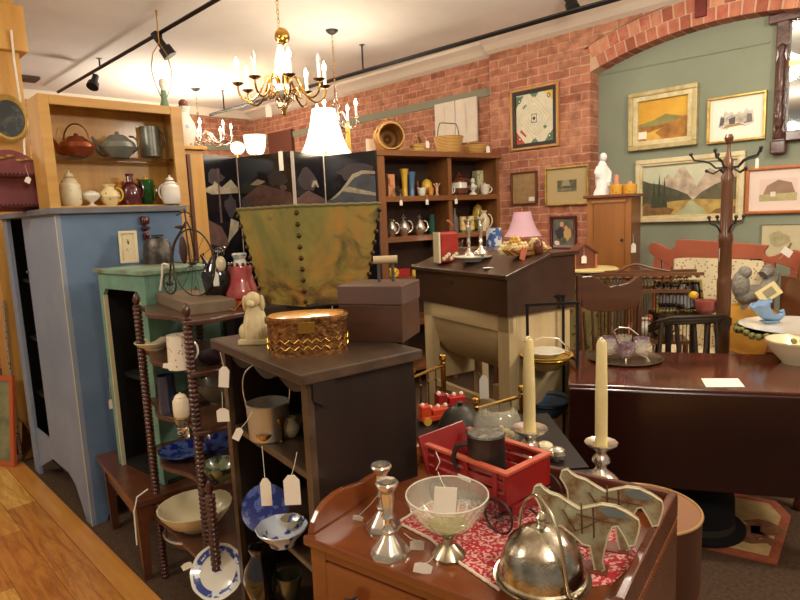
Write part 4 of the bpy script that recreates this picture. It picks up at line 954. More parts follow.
def obox(name,label,cat,px,row,w,h,mat,off=.12,d=.1,rz=0):
    p=bc(px,row,off); m=mpp(p)
    return tag(B().box(-w*m/2,w*m/2,-d/2,d/2,0,h*m).build(name,mat,loc=p,rz=rb_+rz,bevel=.003,smooth=False),label,cat)
s1,s2,s3=SB[0],SB[1],SB[2]
obox('box','tall red and cream printed box at the left end of the oak bookcase top shelf','box',389,s1,8,22,pattern('red_print_box',(170,60,40),(226,160,110),30,.4,.6,0,'noise'),off=.15)
ob('perfume_bottle','small clear glass ball ornament on the oak bookcase top shelf','ornament',398,s1,9,9,'globe',GLASS,.05,lid=GLASS)
ob('vase','slim yellow vase on the oak bookcase top shelf','vase',405,s1,9,27,'tall',YELC,.12)
ob('vase','flared blue glass vase beside the slim yellow vase','vase',412,s1,9,24,'tall',BLUEC,.12)
ob('bottle','narrow brown bottle behind the white cup','bottle',418,s1,6,16,'bottle',BROWNC,.2)
ob('cup','white cup on the oak bookcase top shelf','cup',422,s1,9,8,'cup',WHITEC,.06)
ob('globe_vase','round yellow vase with green leaves on the oak bookcase top shelf','vase',427,s1,12,17,'globe',YELC,.15)
ob('cup','small orange and white cup in front of the round yellow vase','cup',431,s1,6,8,'cup',pm('orange_china',(220,150,70),.3),.05)
t=thing('figurine','small pink and white dancer figurine beside the bookcase divider','figurine',bc(437,s1,.1),FACE)
b=B(); b.lathe([(0,0),(.02,0),(.018,.01),(.01,.03),(.016,.06),(.008,.085),(0,.09)],12); b.ball((0,0,.1),.013,10); b.tube([(-.03,0,.11),(-.012,0,.08),(.012,0,.08),(.03,0,.11)],.005,6); b.build('body',pm('pale_pink_china',(214,170,140),.4),t)
# right cell, top shelf
ob('jug','small white china jug at the left of the right cell top shelf','jug',450,s1,7,11,'vase',WHITEC,.06,handle=1)
t=ob('urn','large brown and white lidded urn in the oak bookcase','urn',459,s1,17,20,'jar',BROWNC,.14,handle=1,lid=BROWNC)
p=Vector(t.location); m=mpp(p); B().lathe([(0,0),(8.9*m,0),(8.4*m,5*m),(7*m,8*m),(0,8*m)],16,(0,0,7*m)).build('white_band',WHITEC,t)
t=thing('bust','white china bust on a pedestal in the oak bookcase','bust',bc(473,s1,.1),FACE); m=mpp(t.location)
b=B(); b.lathe([(0,0),(4.5*m,0),(4*m,1*m),(1.5*m,3*m),(2*m,5*m),(4.8*m,7.5*m),(4*m,9.5*m),(1.4*m,11*m),(1.5*m,12*m),(0,12*m)],16,sy=.7); b.ball((0,0,14*m),(2.3*m,2.3*m,2.9*m)); b.build('body',WHITEC,t)
obox('tin','cream and green square tin behind the white bust','tin',479,s1,10,24,pattern('cream_green_tin',(130,150,90),(214,206,160),30,.3,.5),off=.22,d=.08)
ob('sugar_bowl','white flowered sugar bowl at the right end of the top shelf','bowl',485,s1,10,10,'cup',FLOW,.08,handle=1,lid=WHITEC)
# second shelf: silver
ob('pitcher','silver cream jug at the left end of the silver row','jug',392,s2,11,17,'vase',SILVER,.08,handle=1)
ob('teapot','silver teapot with a tall handle, middle of the silver row','teapot',404,s2,13,18,'tpot',SILVER,.12,handle=1,lid=SILVER)
ob('sugar_bowl','silver lidded sugar pot at the right of the silver row','bowl',420,s2,12,17,'tpot',SILVER,.1,handle=1,lid=SILVER)
ob('vase','dark teal glass vase by the bookcase divider','vase',432,s2,7,19,'mug',pm('teal_glass',(40,90,80),.1,coat=.5),.18)
ob('bottle','grey glass bottle with a white label in the right cell','bottle',455,s2,8,24,'bottle',pm('grey_glass',(110,100,96),.1,coat=.5),.12)
for i,(px,) in enumerate(((463,),(471,))):
    t=thing('stacked_candle','stack of cream ring candles, %s of the pair in the oak bookcase'%('left' if i==0 else 'right'),'candle',bc(px,s2,.08),0); m=mpp(t.location)
    for k in range(3): B().lathe([(0,0),(3.4*m,0),(3.6*m,1*m),(3.4*m,4.2*m),(0,4.2*m)],14,(0,0,m*(4.6*k+2))).build('ring',pm('cream_wax',(228,200,130),.4),t)
    B().lathe([(0,0),(3*m,0),(2.6*m,2*m),(0,2*m)],12).build('base',GREENC,t)
ob('vase','green and yellow painted vase in the right cell of the oak bookcase','vase',478,s2,12,27,'jar',pattern('green_yellow_vase',(70,120,70),(226,190,70),22,.45,.3,.4,'noise'),.2)
t=ob('ewer','cream and yellow ewer in the right cell of the oak bookcase','jug',484,s2,12,20,'vase',CREAMC,.07,handle=1)
ob('vase','clear flared glass vase at the right end of the second shelf','vase',496,s2,11,22,'tall',GLASS,.12)
# lower shelf
t=ob('pot','copper cooking pot on the dark lower bookcase shelf','pot',428,s3,16,12,'mug',COPPER,.1)
obox('book','red covered book standing on the lower bookcase shelf','book',400,s3,16,8,pm('red_book',(164,36,34),.5),off=.1,d=.12)
ob('fruit_ornament','yellow wax flower ornament at the left of the lower bookcase shelf','ornament',393,s3,13,11,'globe',pattern('yellow_petals',(120,50,30),(236,196,60),40,.3,.5),.02)
ob('candle','short yellow pillar candle on the lower bookcase shelf','candle',414,s3,5,11,'mug',pm('yellow_wax',(226,196,90),.4),.06)
# tags hanging off the shelf fronts
for (x,y,z,w) in ((401,206,s1,1),(427,203,s1,1),(456,198,s1,1)):
    q=bc(x,z-.02,-.018); price_tag(OB,q+Vector((0,0,.03)),q+Vector((-.003,-.003,-.035)),.025,.045)
# top of the bookcase: baskets
def topp(px,off=.14): return bc(px,HB,off)
p=topp(390,.16); m=mpp(p); t=thing('wicker_basket','large round wicker basket lying on its side on top of the oak bookcase','basket',p+Vector((0,0,.125)),rb_-.45)
T_=Matrix.Rotation(PI/2,4,'X')
WV=lambda a,z:1+.012*math.cos(28*a)
B(T_).lathe([(0,-.15),(.07,-.15),(.11,-.12),(.125,-.03),(.122,.05),(.105,.12),(.098,.125),(.113,.05),(.115,-.03),(.10,-.11),(.0,-.135)],56,wob=WV).build('body',WICK,t)
r=B(T_)
for k,(R_,z_) in enumerate(((.105,.12),(.122,.05),(.127,-.03))): r.tube([(R_*math.cos(2*PI*i/30),R_*math.sin(2*PI*i/30),z_) for i in range(30)],.007,6,closed=True)
r.build('rim',WICKL,t)
B(T_).tube([(.12*math.cos(a),.13*math.sin(a),.03+.14*math.sin(a)) for a in [PI*i/12 for i in range(13)]],.007,6).build('handle',WICK,t)
t=tag(B().box(-.045,.045,-.002,.002,0,.12).build('paper_card',pm('cream_card',(236,214,190),.7),loc=topp(371,.24),rz=rb_,smooth=False),'pale card standing behind the large wicker basket','card')
t=thing('doll_basket','small honey coloured basket holding a doll on top of the oak bookcase','basket',topp(420,.1),rb_); m=mpp(t.location)
B().lathe([(0,0),(.085,0),(.085,.045),(.095,.05),(.095,.065),(.085,.07),(.075,.06),(.07,.01),(0,.01)],40,sy=.7,wob=WV).build('body',WICKL,t)
B().tube([(.085*math.cos(a),0,.06+.10*math.sin(a)) for a in [PI*i/12 for i in range(13)]],.004,6).build('handle',WICKL,t)
for k in (-.04,.04): B().tube([(k,-.04,.06),(k*1.3,-.03,.12),(k,0,.15)],.004,6).build('wicker_loop',WICKL,t)
d_=B(); d_.ball((0,.01,.10),(.022,.018,.04),12,BROWNC); d_.ball((0.0,.01,.16),(.014,.014,.016),12,pm('doll_face',(150,90,70),.6)); d_.tube([(-.02,0,.12),(-.035,-.01,.09)],.006,6,BROWNC); d_.build('doll',None,t)
price_tag(t,t.location+Vector((0,-.07,.09)),t.location+Vector((0,-.09,.06)),.03,.06)
t=thing('bucket_basket','round yellow splint basket with a thin bail handle on the oak bookcase','basket',topp(449,.14),rb_)
B().lathe([(0,0),(.10,0),(.105,.02),(.13,.135),(.135,.15),(.125,.15),(.095,.02),(0,.015)],48,wob=WV).build('body',WICKL,t)
B().tube([(.125*math.cos(a),0,.14+.13*min(1,1.5*math.sin(a))) for a in [PI*i/14 for i in range(15)]],.004,6).build('handle',DKIRON,t)
t=thing('potpourri_basket','small oval basket with a looped rim at the right end of the bookcase top','basket',topp(476,.13),rb_)
B().lathe([(0,0),(.08,0),(.12,.04),(.13,.08),(.122,.085),(.10,.05),(.07,.015),(0,.012)],44,sy=.7,wob=WV).build('body',WICKL,t)
B().tube([(.125*math.cos(a),0,.07+.045*math.sin(a)) for a in [PI*i/12 for i in range(13)]],.007,6).build('handle',WICK,t)
price_tag(t,t.location+Vector((.03,-.09,.08)),t.location+Vector((.04,-.11,.04)),.035,.06)
# yellow toy ladder shape behind the white lamp
p=at(349,156,d=5.3); t=thing('folding_ladder','small yellow folding ladder seen beside the white lampshade','ladder',(p.x,p.y,0),FACE)
hz=at(349,124,d=5.3).z
for s in (-1,1): B().tube([(s*.05+.02*s,0,0),(s*.008,0,hz)],.012,6).build('rail',pm('yellow_paint',(222,186,84),.5),t)
b=B()
for k in range(8): f=k/8; b.tube([(-.07*(1-f),0,hz*f+.1),(.07*(1-f),0,hz*f+.1)],.006,5)
b.build('rungs',pm('yellow_paint',(222,186,84),.5),t)
# ================================================================ slant front desk on the washing machine
zf=1.20; zbk=1.285
Ld=at(415,265,z=zf); Cd=at(507,274,z=zf); v=Cd-Ld; v.z=0; WD=v.length; rd=math.atan2(v.y,v.x)
DD=.45; h0=.99
t=thing('lap_desk','dark brown slant lid desk box holding china and flowers','desk',(Ld.x,Ld.y,h0),rd); DK=t
DSK=wood('desk_wood',(58,39,29),(76,52,39),'x',.32,.35,8,.02)
pf_=[(0,0),(DD,0),(DD,zbk-h0-.02),(.27,zbk-h0-.02),(0,zf-h0-.02)]
B().prism(pf_,0,WD,'yz').build('body',DSK,t,smooth=False,bevel=.002)
B().prism([(-.02,zf-h0-.027),(.27,zbk-h0-.02),(.27,zbk-h0-.002),(-.02,zf-h0-.007)],-.015,WD+.015,'yz').build('slant_lid',DSK,t,smooth=False,bevel=.002)
B().box(-.015,WD+.015,.272,DD+.015,zbk-h0-.02,zbk-h0).build('top_board',DSK,t,smooth=False,bevel=.002)
B().lathe([(0,0),(.011,0),(.011,.003),(0,.003)],12,T=Matrix.Translation((WD*.45,-.001,.13))@Matrix.Rotation(PI/2,4,'X')).build('keyhole_plate',DKIRON,t)
vd=Vector((-v.y,v.x,0)).normalized()
def lidz(p):
    s=(Vector((p.x,p.y,0))-Vector((Ld.x,Ld.y,0))).dot(vd)
    return zbk if s>.27 else zf-.006+(zbk-zf+.004)*max(0,s)/.27
def ond(px,py):
    lo_,hi_=1.15,1.32
    for _ in range(30):
        z=(lo_+hi_)/2; p=at(px,py,z=z)
        if z>lidz(p): hi_=z
        else: lo_=z
    return p
# washing machine
GW=wood('grey_washed_wood',(192,168,122),(224,200,152),'z',.65,0,9); GWX=wood('grey_washed_wood_horizontal',(192,168,122),(224,200,152),'x',.65,0,9)
t=thing('washing_machine','antique wooden barrel washing machine on four legs under the desk box','washing machine',(Ld.x+v.x*.06+vd.x*.02,Ld.y+v.y*.06+vd.y*.02,0),rd)
Wm_=WD*.92; Dm=.42
for x in (0,Wm_-.09):
    for y in (0,Dm-.06): B().box(x,x+.09,y,y+.05,0,h0-.002).build('leg',GW,t,smooth=False,bevel=.003)
B().box(.0,Wm_,.0,.03,h0-.09,h0-.003).build('top_rail',GWX,t,smooth=False,bevel=.002)
B().box(Wm_-.03,Wm_,.05,Dm-.06,.50,h0-.003).build('end_board',GW,t,smooth=False); B().box(0,.03,.05,Dm-.06,.50,h0-.003).build('end_board',GW,t,smooth=False)
by=Dm/2; Rb2=.2
prf=[(by+Rb2*math.cos(a)*1.0,h0-.08+ (Rb2*1.35)*math.sin(a)) for a in [PI+PI*i/20 for i in range(21)]]
prf2=[(by+(Rb2-.02)*math.cos(a),h0-.08+((Rb2-.02)*1.35)*math.sin(a)) for a in [2*PI-PI*i/20 for i in range(21)]]
B().prism(prf+prf2,.09,Wm_-.09,'yz').build('tub',GWX,t)
B().box(.09,Wm_-.09,.005,.035,.48,.515).build('stretcher',GWX,t,smooth=False)
B().box(.4,.45,.2,.24,.0,.52).build('centre_post',GW,t,smooth=False)
price_tag(t,at(478,372,d=3.0),at(484,387,d=3.0),.045,.12)
# things on the desk
p=ond(447,262); m=mpp(p); t=thing('red_box','red tole candle box with a looped leather strap on the desk','box',p,FACE+.25)
b=B(); b.box(-10*m,10*m,-.05,.05,0,30*m); b.build('body',pm('red_tole',(176,48,34),.35,0,(140,34,28),14,coat=.4),t,smooth=False,bevel=.012)
B().box(-11*m,-9.3*m,-.052,.052,0,30*m).build('cream_edge',CREAMC,t,smooth=False)
B().tube([(6*m,0,29*m),(7*m,0,36*m),(3*m,0,40*m),(1*m,0,41*m)],.008,6).build('strap',pm('tan_leather',(150,90,60),.6),t)
b=B(); 
for i in range(6): b.ball(((-6+2.6*i)*m,-.052,(4+2*(i%3))*m),(.012,.003,.012),8)
b.build('painted_flowers',CREAMC,t)
for px,py,h,lab in ((469,257,44,'left of the two silver candlesticks on the desk box, nearer the red box'),(481,254,42,'right of the two silver candlesticks on the desk box')):
    p=ond(px,py); m=mpp(p)
    tag(B().lathe(prof('candlestick',7.5*m,h*m*.85),18).build('candlestick',SILVER,loc=p),lab,'candlestick')
pot('glass_tumbler','clear glass tumbler beside the red candle box','glass',459,258,9,18,'cup',GLASS,z=zf+.03)
p=ond(473,262); m=mpp(p); 
tag(B().lathe([(0,0),(10*m,0),(12*m,2*m),(19*m,4.5*m),(19.3*m,5.2*m),(12*m,3.5*m),(0,3*m)],40,wob=lambda a,z:1+.03*math.cos(16*a)).build('glass_dish',pm('milk_glass',(222,220,206),.25,coat=.5),loc=p+Vector((0,0,.004))),'wide frosted glass dish on the slanted lid of the desk box','dish')
p=ond(492,268); tag(B().box(-.045,.045,-.02,.02,0,.0015).build('price_card',PAPER,loc=p+Vector((0,0,.002)),rz=FACE,smooth=False),'white card lying on the desk box lid','card')
pot('glass_jar','blue and white glass jar behind the candlesticks on the desk box','jar',494,246,16,18,'mug',pattern('blue_white_jar',(64,96,160),(206,210,206),20,.5,.2,.5,'noise'),z=zbk)
# doll / flower group
p=ond(527,255); m=mpp(p); t=thing('flower_arrangement','cluster of cream and pink cloth flowers and a bear on the desk box','flowers',p,FACE)
rnd=random.Random(4)
cols=[pm('cloth_cream',(232,214,160),.9),pm('cloth_pink',(210,120,96),.9),pm('cloth_yellow',(214,170,80),.9)]
for i in range(15):
    x=rnd.uniform(-24,20)*m; y=rnd.uniform(-.03,.05); z=rnd.uniform(6,19)*m*(1-abs(x)/(60*m)); r_=rnd.uniform(3.4,5)*m
    b=B(Matrix.Translation((x,y,z)))
    for k in range(6): a=k*PI/3; b.ball((r_*.7*math.cos(a),-.2*r_,r_*.7*math.sin(a)),(r_*.5,r_*.35,r_*.5),8)
    b.ball((0,-.3*r_,0),r_*.4,8); b.build('flower',cols[rnd.choice((0,0,0,1,2))],t)
B().lathe([(0,0),(.10,0),(.13,.03),(.12,.04),(0,.04)],24,sy=.45).build('base',WICK,t)
B().ball((9*m,-.05,8*m),(5*m,.03,8*m),14).build('bear_body',BROWNC,t)
b=B(); b.tube([(-6*m,-.06,8*m),(-9*m,-.065,-3*m)],.008,6); b.tube([(-3*m,-.06,8*m),(-7*m,-.065,-4*m)],.008,6); b.build('ribbon',cols[1],t)
# pink shaded lamp on small table behind the desk
p=at(523,262,d=4.9); pz=at(523,236,d=4.9).z
t=thing('table_lamp','small table lamp with a pink cloth shade against the brick wall','lamp',(p.x,p.y,.95),0); m=mpp(p)
B().lathe(prof('shade',18.5*m,24*m),30,(0,0,pz-.95)).build('lamp_shade',pm('pink_shade',(184,152,160),.8,emit=(226,160,160),es=.2),t)
B().lathe([(0,0),(.06,0),(.05,.02),(.02,.05),(.035,.12),(.015,.18),(.01,pz-.95+.05),(.004,pz-.95+25*m),(.009,pz-.95+27*m),(0,pz-.95+28*m)],16).build('base',BRASS,t)
light('lamp_light','POINT',(p.x,p.y,pz-.04),3,(1,.62,.5),.05)
tb=thing('side_table','small dark side table behind the desk carrying the pink shaded lamp','table',(p.x,p.y,0),0)
B().box(-.2,.2,-.2,.2,.925,.948).build('table_top',WALNUT,tb,smooth=False)
for x in (-.18,.15):
    for y in (-.18,.15): B().box(x,x+.03,y,y+.03,0,.925).build('leg',WALNUT,tb,smooth=False)
# ================================================================ pictures on the wall
def pic(label,c,fwid,fmat,content,X=WX,matw=0,matm=None,name='framed_picture',dep_=.03,inner=None,glass=False,cat='picture'):
    """c = pixel corners (tl,tr,bl,br) of a picture hanging on the plane x=X"""
    q=[at(*p_,x=X-dep_) for p_ in c]
    y1=(q[0].y+q[2].y)/2; y0=(q[1].y+q[3].y)/2; z1=(q[0].z+q[1].z)/2; z0=(q[2].z+q[3].z)/2
    W=y1-y0; H=z1-z0
    t=thing(name,label,cat,(X-.001,y1,z0),-PI/2)
    f=B(); f.box(0,W,-dep_,0,0,fwid); f.box(0,W,-dep_,0,H-fwid,H); f.box(0,fwid,-dep_,0,fwid,H-fwid); f.box(W-fwid,W,-dep_,0,fwid,H-fwid)
    f.build('frame',fmat,t,smooth=False,bevel=min(.006,fwid*.25))
    if inner:
        iw,im=inner; a=fwid; g=B(); g.box(a,W-a,-dep_*.75,0,a,a+iw); g.box(a,W-a,-dep_*.75,0,H-a-iw,H-a); g.box(a,a+iw,-dep_*.75,0,a+iw,H-a-iw); g.box(W-a-iw,W-a,-dep_*.75,0,a+iw,H-a-iw); g.build('inner_frame',im,t,smooth=False,bevel=.002); fwid+=iw
    if matw: B().box(fwid,W-fwid,-.008,-.001,fwid,H-fwid).build('mat_board',matm,t,smooth=False)
    x0=fwid+matw; z0_=fwid+matw*1.0; w_=W-2*x0; h_=H-2*z0_
    cb=B()
    for k,(poly,m_) in enumerate(content):
        y=-.009-.0003*k
        cb.add([(x0+w_*u,y,z0_+h_*v_) for u,v_ in poly],[tuple(range(len(poly)))],m_)
    cb.build('picture',None,t,smooth=False)
    return t
R1_=[(0,0),(1,0),(1,1),(0,1)]
def col(n,c,c2=None,s=12): return pm('pic_'+n,c,.6,0,c2,s) if c2 else pm('pic_'+n,c,.6)
# quilt square
dia=lambda cx,cy,r:[(cx-r,cy),(cx,cy-r),(cx+r,cy),(cx,cy+r)]
qc=[(R1_,col('cream',(226,216,188),(210,202,176)))]
g_=col('quilt_green',(88,128,96)); y_=col('quilt_gold',(222,186,84)); r_=col('quilt_red',(190,76,60)); k_=col('quilt_black',(50,48,44)); l_=col('quilt_line',(186,176,150))
qc+=[([(0,.75),(.22,.98),(0,.98)],g_),([(.75,1),(1,.78),(1,1)],y_),([(0,0),(.24,0),(0,.26)],r_),([(.76,0),(1,0),(1,.24)],g_),([(.38,1),(.5,.88),(.62,1)],g_),([(.4,0),(.5,.12),(.6,0)],g_),([(.20,.70),(.30,.78),(.26,.80),(.18,.74)],g_),([(.78,.24),(.84,.30),(.70,.34)],g_),([(.1,.25),(.14,.30),(.28,.16),(.26,.12)],r_)]
for cx,cy in ((.1,.88),(.88,.9),(.1,.1),(.9,.1)): qc.append((dia(cx,cy,.055),k_)); qc.append((dia(cx,cy,.03),col('cream',(226,216,188))))
for k in range(4): r=.44-.09*k; qc.append((dia(.5,.5,r),l_)); qc.append((dia(.5,.5,r-.012),qc[0][1]))
qc+=[([(.43,.40),(.57,.40),(.57,.58),(.43,.58)],k_),([(.445,.415),(.555,.415),(.555,.565),(.445,.565)],qc[0][1]),(dia(.5,.49,.045),k_)]
t=pic('framed quilt square with red green and gold corners, high on the brick pier',((509,91),(558,81),(511,150),(558,147)),.022,wood('honey_frame',(178,122,60),(204,150,84),'z',.4,.3,8),qc,inner=(.032,DARKW),name='framed_quilt')
br_=[(R1_,col('brown_print',(172,140,96),(150,120,82),20)),([(.68,.06),(.92,.06),(.92,.2),(.68,.2)],PAPER)]
pic('small framed brown print hanging left on the brick pier',((510,173),(536,170.5),(511,205),(536.5,204)),.012,WALNUT,br_)
ph=[(R1_,col('photo_dark',(66,62,48),(110,104,76),14)),([(0,0),(1,0),(1,.28),(0,.34)],col('photo_water',(150,146,116),(90,88,66),16)),([(.2,.5),(.7,.5),(.6,1),(.3,1)],col('photo_sky',(156,150,120)))]
t=pic('wide matted dark photograph hanging beside the pine wall cabinet',((544,168),(588,164.5),(545,205),(588,205.5)),.014,GOLD,ph,matw=.10,matm=MATT)
pl2=[(R1_,col('oil_dark',(60,66,60),(110,112,92),10)),(reg(.35,.5,.2,.2,seed=3),col('oil_coat',(50,50,56))),(reg(.42,.80,.10,.09,seed=4,j=.08),col('oil_face',(206,150,112))),(reg(.68,.45,.17,.2,seed=5),col('oil_gold',(186,160,90))),(reg(.62,.68,.08,.07,seed=6,j=.08),col('oil_face',(206,150,112))),(reg(.2,.15,.14,.1,seed=8),col('oil_white',(226,214,200))),([(0,0),(1,0),(1,.08),(0,.08)],col('oil_grey',(130,130,124)))]
pic('oil painting of two seated figures in a dark red frame above the house shaped box',((549,216),(575,216),(550,251),(576,249)),.022,pm('dark_red_frame',(82,28,24),.3,coat=.4),pl2)
# green wall
sk=[(R1_,col('yellow_sky',(224,178,62),(206,150,50),4)),([(0,.42),(.3,.5),(.55,.62),(.75,.55),(1,.48),(1,.3),(0,.3)],col('hill_green',(150,140,80),(130,120,70),8)),([(0,0),(1,0),(1,.5),(.9,.52),(.7,.40),(.4,.36),(.15,.34),(0,.38)],col('field_brown',(140,92,40),(186,132,54),9)),([(0,.14),(.5,.3),(.35,.18),(.5,.0),(.2,0)],col('field_yellow',(222,180,80),(190,140,60),12)),([(0,.06),(.17,.06),(.17,.24),(0,.24)],PAPER)]
t=pic('large painting of yellow sky over brown hills in a whitewashed gilt frame',((627,94),(697.5,82.5),(629,150.5),(696,145.5)),.035,pm('whitewashed_gilt',(204,190,140),.5,.2,(176,156,104),14),sk,X=GX,inner=(.035,pm('pale_gilt',(222,210,168),.5,.1,(196,180,130),18)),dep_=.05)
bl=[(R1_,col('paper_ivory',(244,238,222))),([(.12,.30),(.16,.62),(.22,.60),(.26,.74),(.33,.66),(.40,.70),(.47,.60),(.56,.68),(.64,.62),(.70,.76),(.76,.66),(.84,.68),(.88,.34),(.7,.26),(.5,.40),(.3,.22)],col('ink_wash_pale',(196,188,176),(226,218,204),16)),([(.14,.32),(.17,.58),(.25,.56),(.25,.36)],col('ink_dark',(96,88,84))),([(.66,.34),(.68,.60),(.82,.58),(.84,.36)],col('ink_grey',(120,112,106))),([(.28,.55),(.40,.62),(.55,.60),(.72,.62),(.72,.38),(.60,.36),(.5,.42),(.32,.30),(.22,.34)],col('ink_wash',(150,140,128),(206,196,176),20)),([(.34,.50),(.48,.56),(.48,.36),(.36,.36)],col('ink_dark',(96,88,84),(150,140,128),26)),([(.2,.26),(.30,.34),(.55,.38),(.72,.26),(.60,.30),(.4,.28)],col('ink_gold',(170,140,90)))]
pic('small ink print of old buildings in a thin gilt frame, right of the yellow painting',((706,98),(766.5,90.5),(707.5,143.5),(765,139.5)),.016,GOLD,bl,X=GX,matw=.02,matm=pm('ivory_mat',(244,234,208),.8))
ln=[(R1_,col('pale_sky',(206,206,176),(190,194,166),4)),([(.12,.35),(.20,.62),(.28,.82),(.34,.72),(.40,.9),(.46,.95),(.52,.78),(.56,.70),(.60,.5),(.7,.35)],col('snow_rock',(216,200,172),(160,140,120),10)),([(.55,.4),(.62,.62),(.72,.88),(.80,.80),(.88,.92),(1,.8),(1,.3),(.6,.3)],col('snow_rock_far',(206,186,160),(170,150,130),10)),
 ([(0,.15),(0,.72),(.08,.66),(.2,.62),(.38,.50),(.5,.40),(.55,.30),(.5,.1)],col('hill_dark',(92,88,66),(70,70,54),14)),([(.56,.28),(.64,.42),(.78,.56),(.9,.64),(1,.68),(1,.1),(.6,.1)],col('hill_olive',(110,102,72),(86,82,60),14)),
 ([(0,0),(1,0),(1,.26),(.6,.30),(.35,.28),(0,.20)],col('meadow',(158,132,72),(196,166,90),14)),([(.36,0),(.72,0),(.63,.16),(.56,.27),(.52,.27),(.46,.12)],col('stream',(190,192,150),(160,170,130),6)),([(0,.0),(.32,.02),(.36,.12),(.2,.2),(.02,.26)],col('bank',(110,80,48),(140,104,60),18)),([(.74,.02),(1,0),(1,.14),(.8,.10)],col('bank',(110,80,48)))]
for cx,h_ in ((.13,.55),(.19,.68),(.25,.62)): ln.append(([(cx-.035,.16),(cx+.035,.16),(cx+.012,.16+h_*.6),(cx,.16+h_),(cx-.012,.16+h_*.6)],col('fir',(52,56,40),(70,74,52),20)))
pic('wide landscape painting of snowy mountains and a stream in a cream frame',((629,161),(743.5,151),(641,222.5),(744,220.5)),.035,pm('cream_frame',(226,212,172),.5,0,(206,188,142),10),ln,X=GX,inner=(.016,pm('pale_gilt',(222,210,168),.5)),dep_=.04)
rh=[(R1_,col('pale_pink_paper',(226,200,186))),([(0,0),(1,0),(1,.35),(0,.3)],col('garden_green',(170,160,110),(196,180,130),14)),([(.1,.3),(.2,.7),(.5,.95),(.85,.8),(.95,.35)],col('garden_rose',(170,130,110),(140,120,96),12)),([(.3,.2),(.44,.2),(.44,.42),(.3,.42)],col('oil_white',(226,214,200)))]
pic('pale pink garden print in an orange wood frame at the right edge',((744.5,169),(812,162),(745,215),(812,212)),.022,wood('orange_frame_wood',(168,92,40),(196,118,58),'y',.35,.4,8),rh,X=GX,matw=.065,matm=pm('blush_mat',(232,212,198),.8))
sk2=[(R1_,col('sketch_paper',(210,198,160),(196,184,146),5)),(reg(.3,.6,.2,.2,seed=12),col('sketch_tree',(160,150,104),(186,176,134),20)),([(.4,.2),(.5,.5),(.54,.5),(.46,.2)],col('sketch_brown',(140,110,70)))]
pic('pale sketch in a thin grey edge partly hidden behind the settee crest',((760,225),(822,222),(760,262),(822,262)),.008,col('grey_edge',(130,130,110)),sk2,X=GX,dep_=.015)
# carved mirror
CARV=pm('carved_dark_wood',(58,28,20),.35,0,(92,50,34),30,.8,.4)
q0=at(771,150,x=GX-.06); q1=at(774,14,x=GX-.06)
y1=q0.y; W=.62; z0=q0.z+.02; H=q1.z-z0
t=thing('carved_mirror','large mirror in a dark carved frame hanging at the right edge of the green wall','mirror',(GX-.001,y1,z0),-PI/2)
f=B(); fwid=.075; f.box(0,fwid,-.05,0,-.02,H+.02); f.box(W-fwid,W,-.05,0,-.02,H+.02); f.box(-.05,W+.05,-.055,0,H-.06,H+.0); f.box(fwid,W-fwid,-.05,0,.03,.10)
f.build('frame',CARV,t,smooth=False,bevel=.008)
f=B(); f.lathe([(0,0),(.03,0),(.035,.03),(.02,.06),(.032,.12),(.03,.2),(.018,.24),(.03,.3),(.03,.5),(.016,.55),(.03,.6),(.0,.62)],14,(fwid/2,-.05,.05)); f.build('turned_column',CARV,t)
f=B(); f.box(-.01,fwid+.01,-.065,0,-.05,.04); f.build('corner_block',CARV,t,smooth=False,bevel=.01)
B().box(fwid,W-fwid,-.012,-.004,.10,H-.06).build('mirror_glass',pm('mirror_glass',(210,214,210),.03,1),t,smooth=False)
B().box(fwid,W-fwid,-.03,0,.60*H,.64*H).build('rail',GOLD,t,smooth=False)
# white panels on the left brick
q0=at(435,104,x=WX2-.03); q1=at(477,97,x=WX2-.03); zt_=(q0.z+q1.z)/2; zb_=at(437,142,x=WX2-.03).z-.05
WP=pm('white_panel',(226,214,198),.7,0,(212,198,180),3)
ym=(q0.y*.5+q1.y*.5)
for (ya,yb,lab) in ((q0.y,ym+.004,'left of the two white panels hanging on the brick wall above the baskets'),(ym-.004,q1.y,'right of the two white panels hanging on the brick wall above the baskets')):
    t=thing('wall_shutter',lab,'panel',(WX2-.022,ya,zb_),-PI/2)
    W=ya-yb; B().box(0,W,-.02,0,0,zt_-zb_).build('board',WP,t,smooth=False,bevel=.003)
    B().tube([(W*.5,-.022,(zt_-zb_)*.2),(W*.5,-.024,(zt_-zb_)*.6),(W*.46,-.022,(zt_-zb_)*.9)],.006,6).build('crease',WP,t)
# dark door far left of the pier
q0=at(269,134,x=WX2-.03); q1=at(281,132,x=WX2-.03)
t=struct(B().box(WX2-.05,WX2-.001,q1.y-.25,q0.y,0,q0.z).build('door_1',pm('brown_door',(104,58,42),.6),smooth=False))
# shop goods glowing behind the screen
for px,w_,h_,lab in ((212,18,15,'pale glass shade'),):
    pass
# ================================================================ right side: cabinet, tables, settee
# round table with cream cloth top and marbled side, carrying house box and pine cabinet
zr=1.105
cR=at(582,268,z=zr); 
t=thing('round_table','round cream topped table with a green speckled cloth skirt behind the pressed back chair','table',(cR.x+.03,cR.y-.02,0),0)
RT=.19
B().lathe([(0,0),(RT,0),(RT+.01,.006),(RT+.01,.014),(RT,.02),(0,.02)],48,(0,0,zr-.02)).build('table_top',pm('cream_table_top',(214,196,136),.4,0,(196,176,116),6),t)
n=96; 
B().lathe([(0,.01),(RT-.015,.01),(RT-.02,.3),(RT-.03,zr-.02),(0,zr-.02)],n,wob=lambda a,z:1+.03*math.cos(14*a)*(1-z/zr)).build('cloth_skirt',pattern('speckled_cloth',(96,92,50),(166,150,92),34,.4,.9,0,'noise'),t)
TRc=Vector(t.location)
p=at(582,268,z=zr); m=mpp(p); t=thing('house_box','reddish wooden house shaped box with a white tag on the round cream table','box',p,FACE+.12)
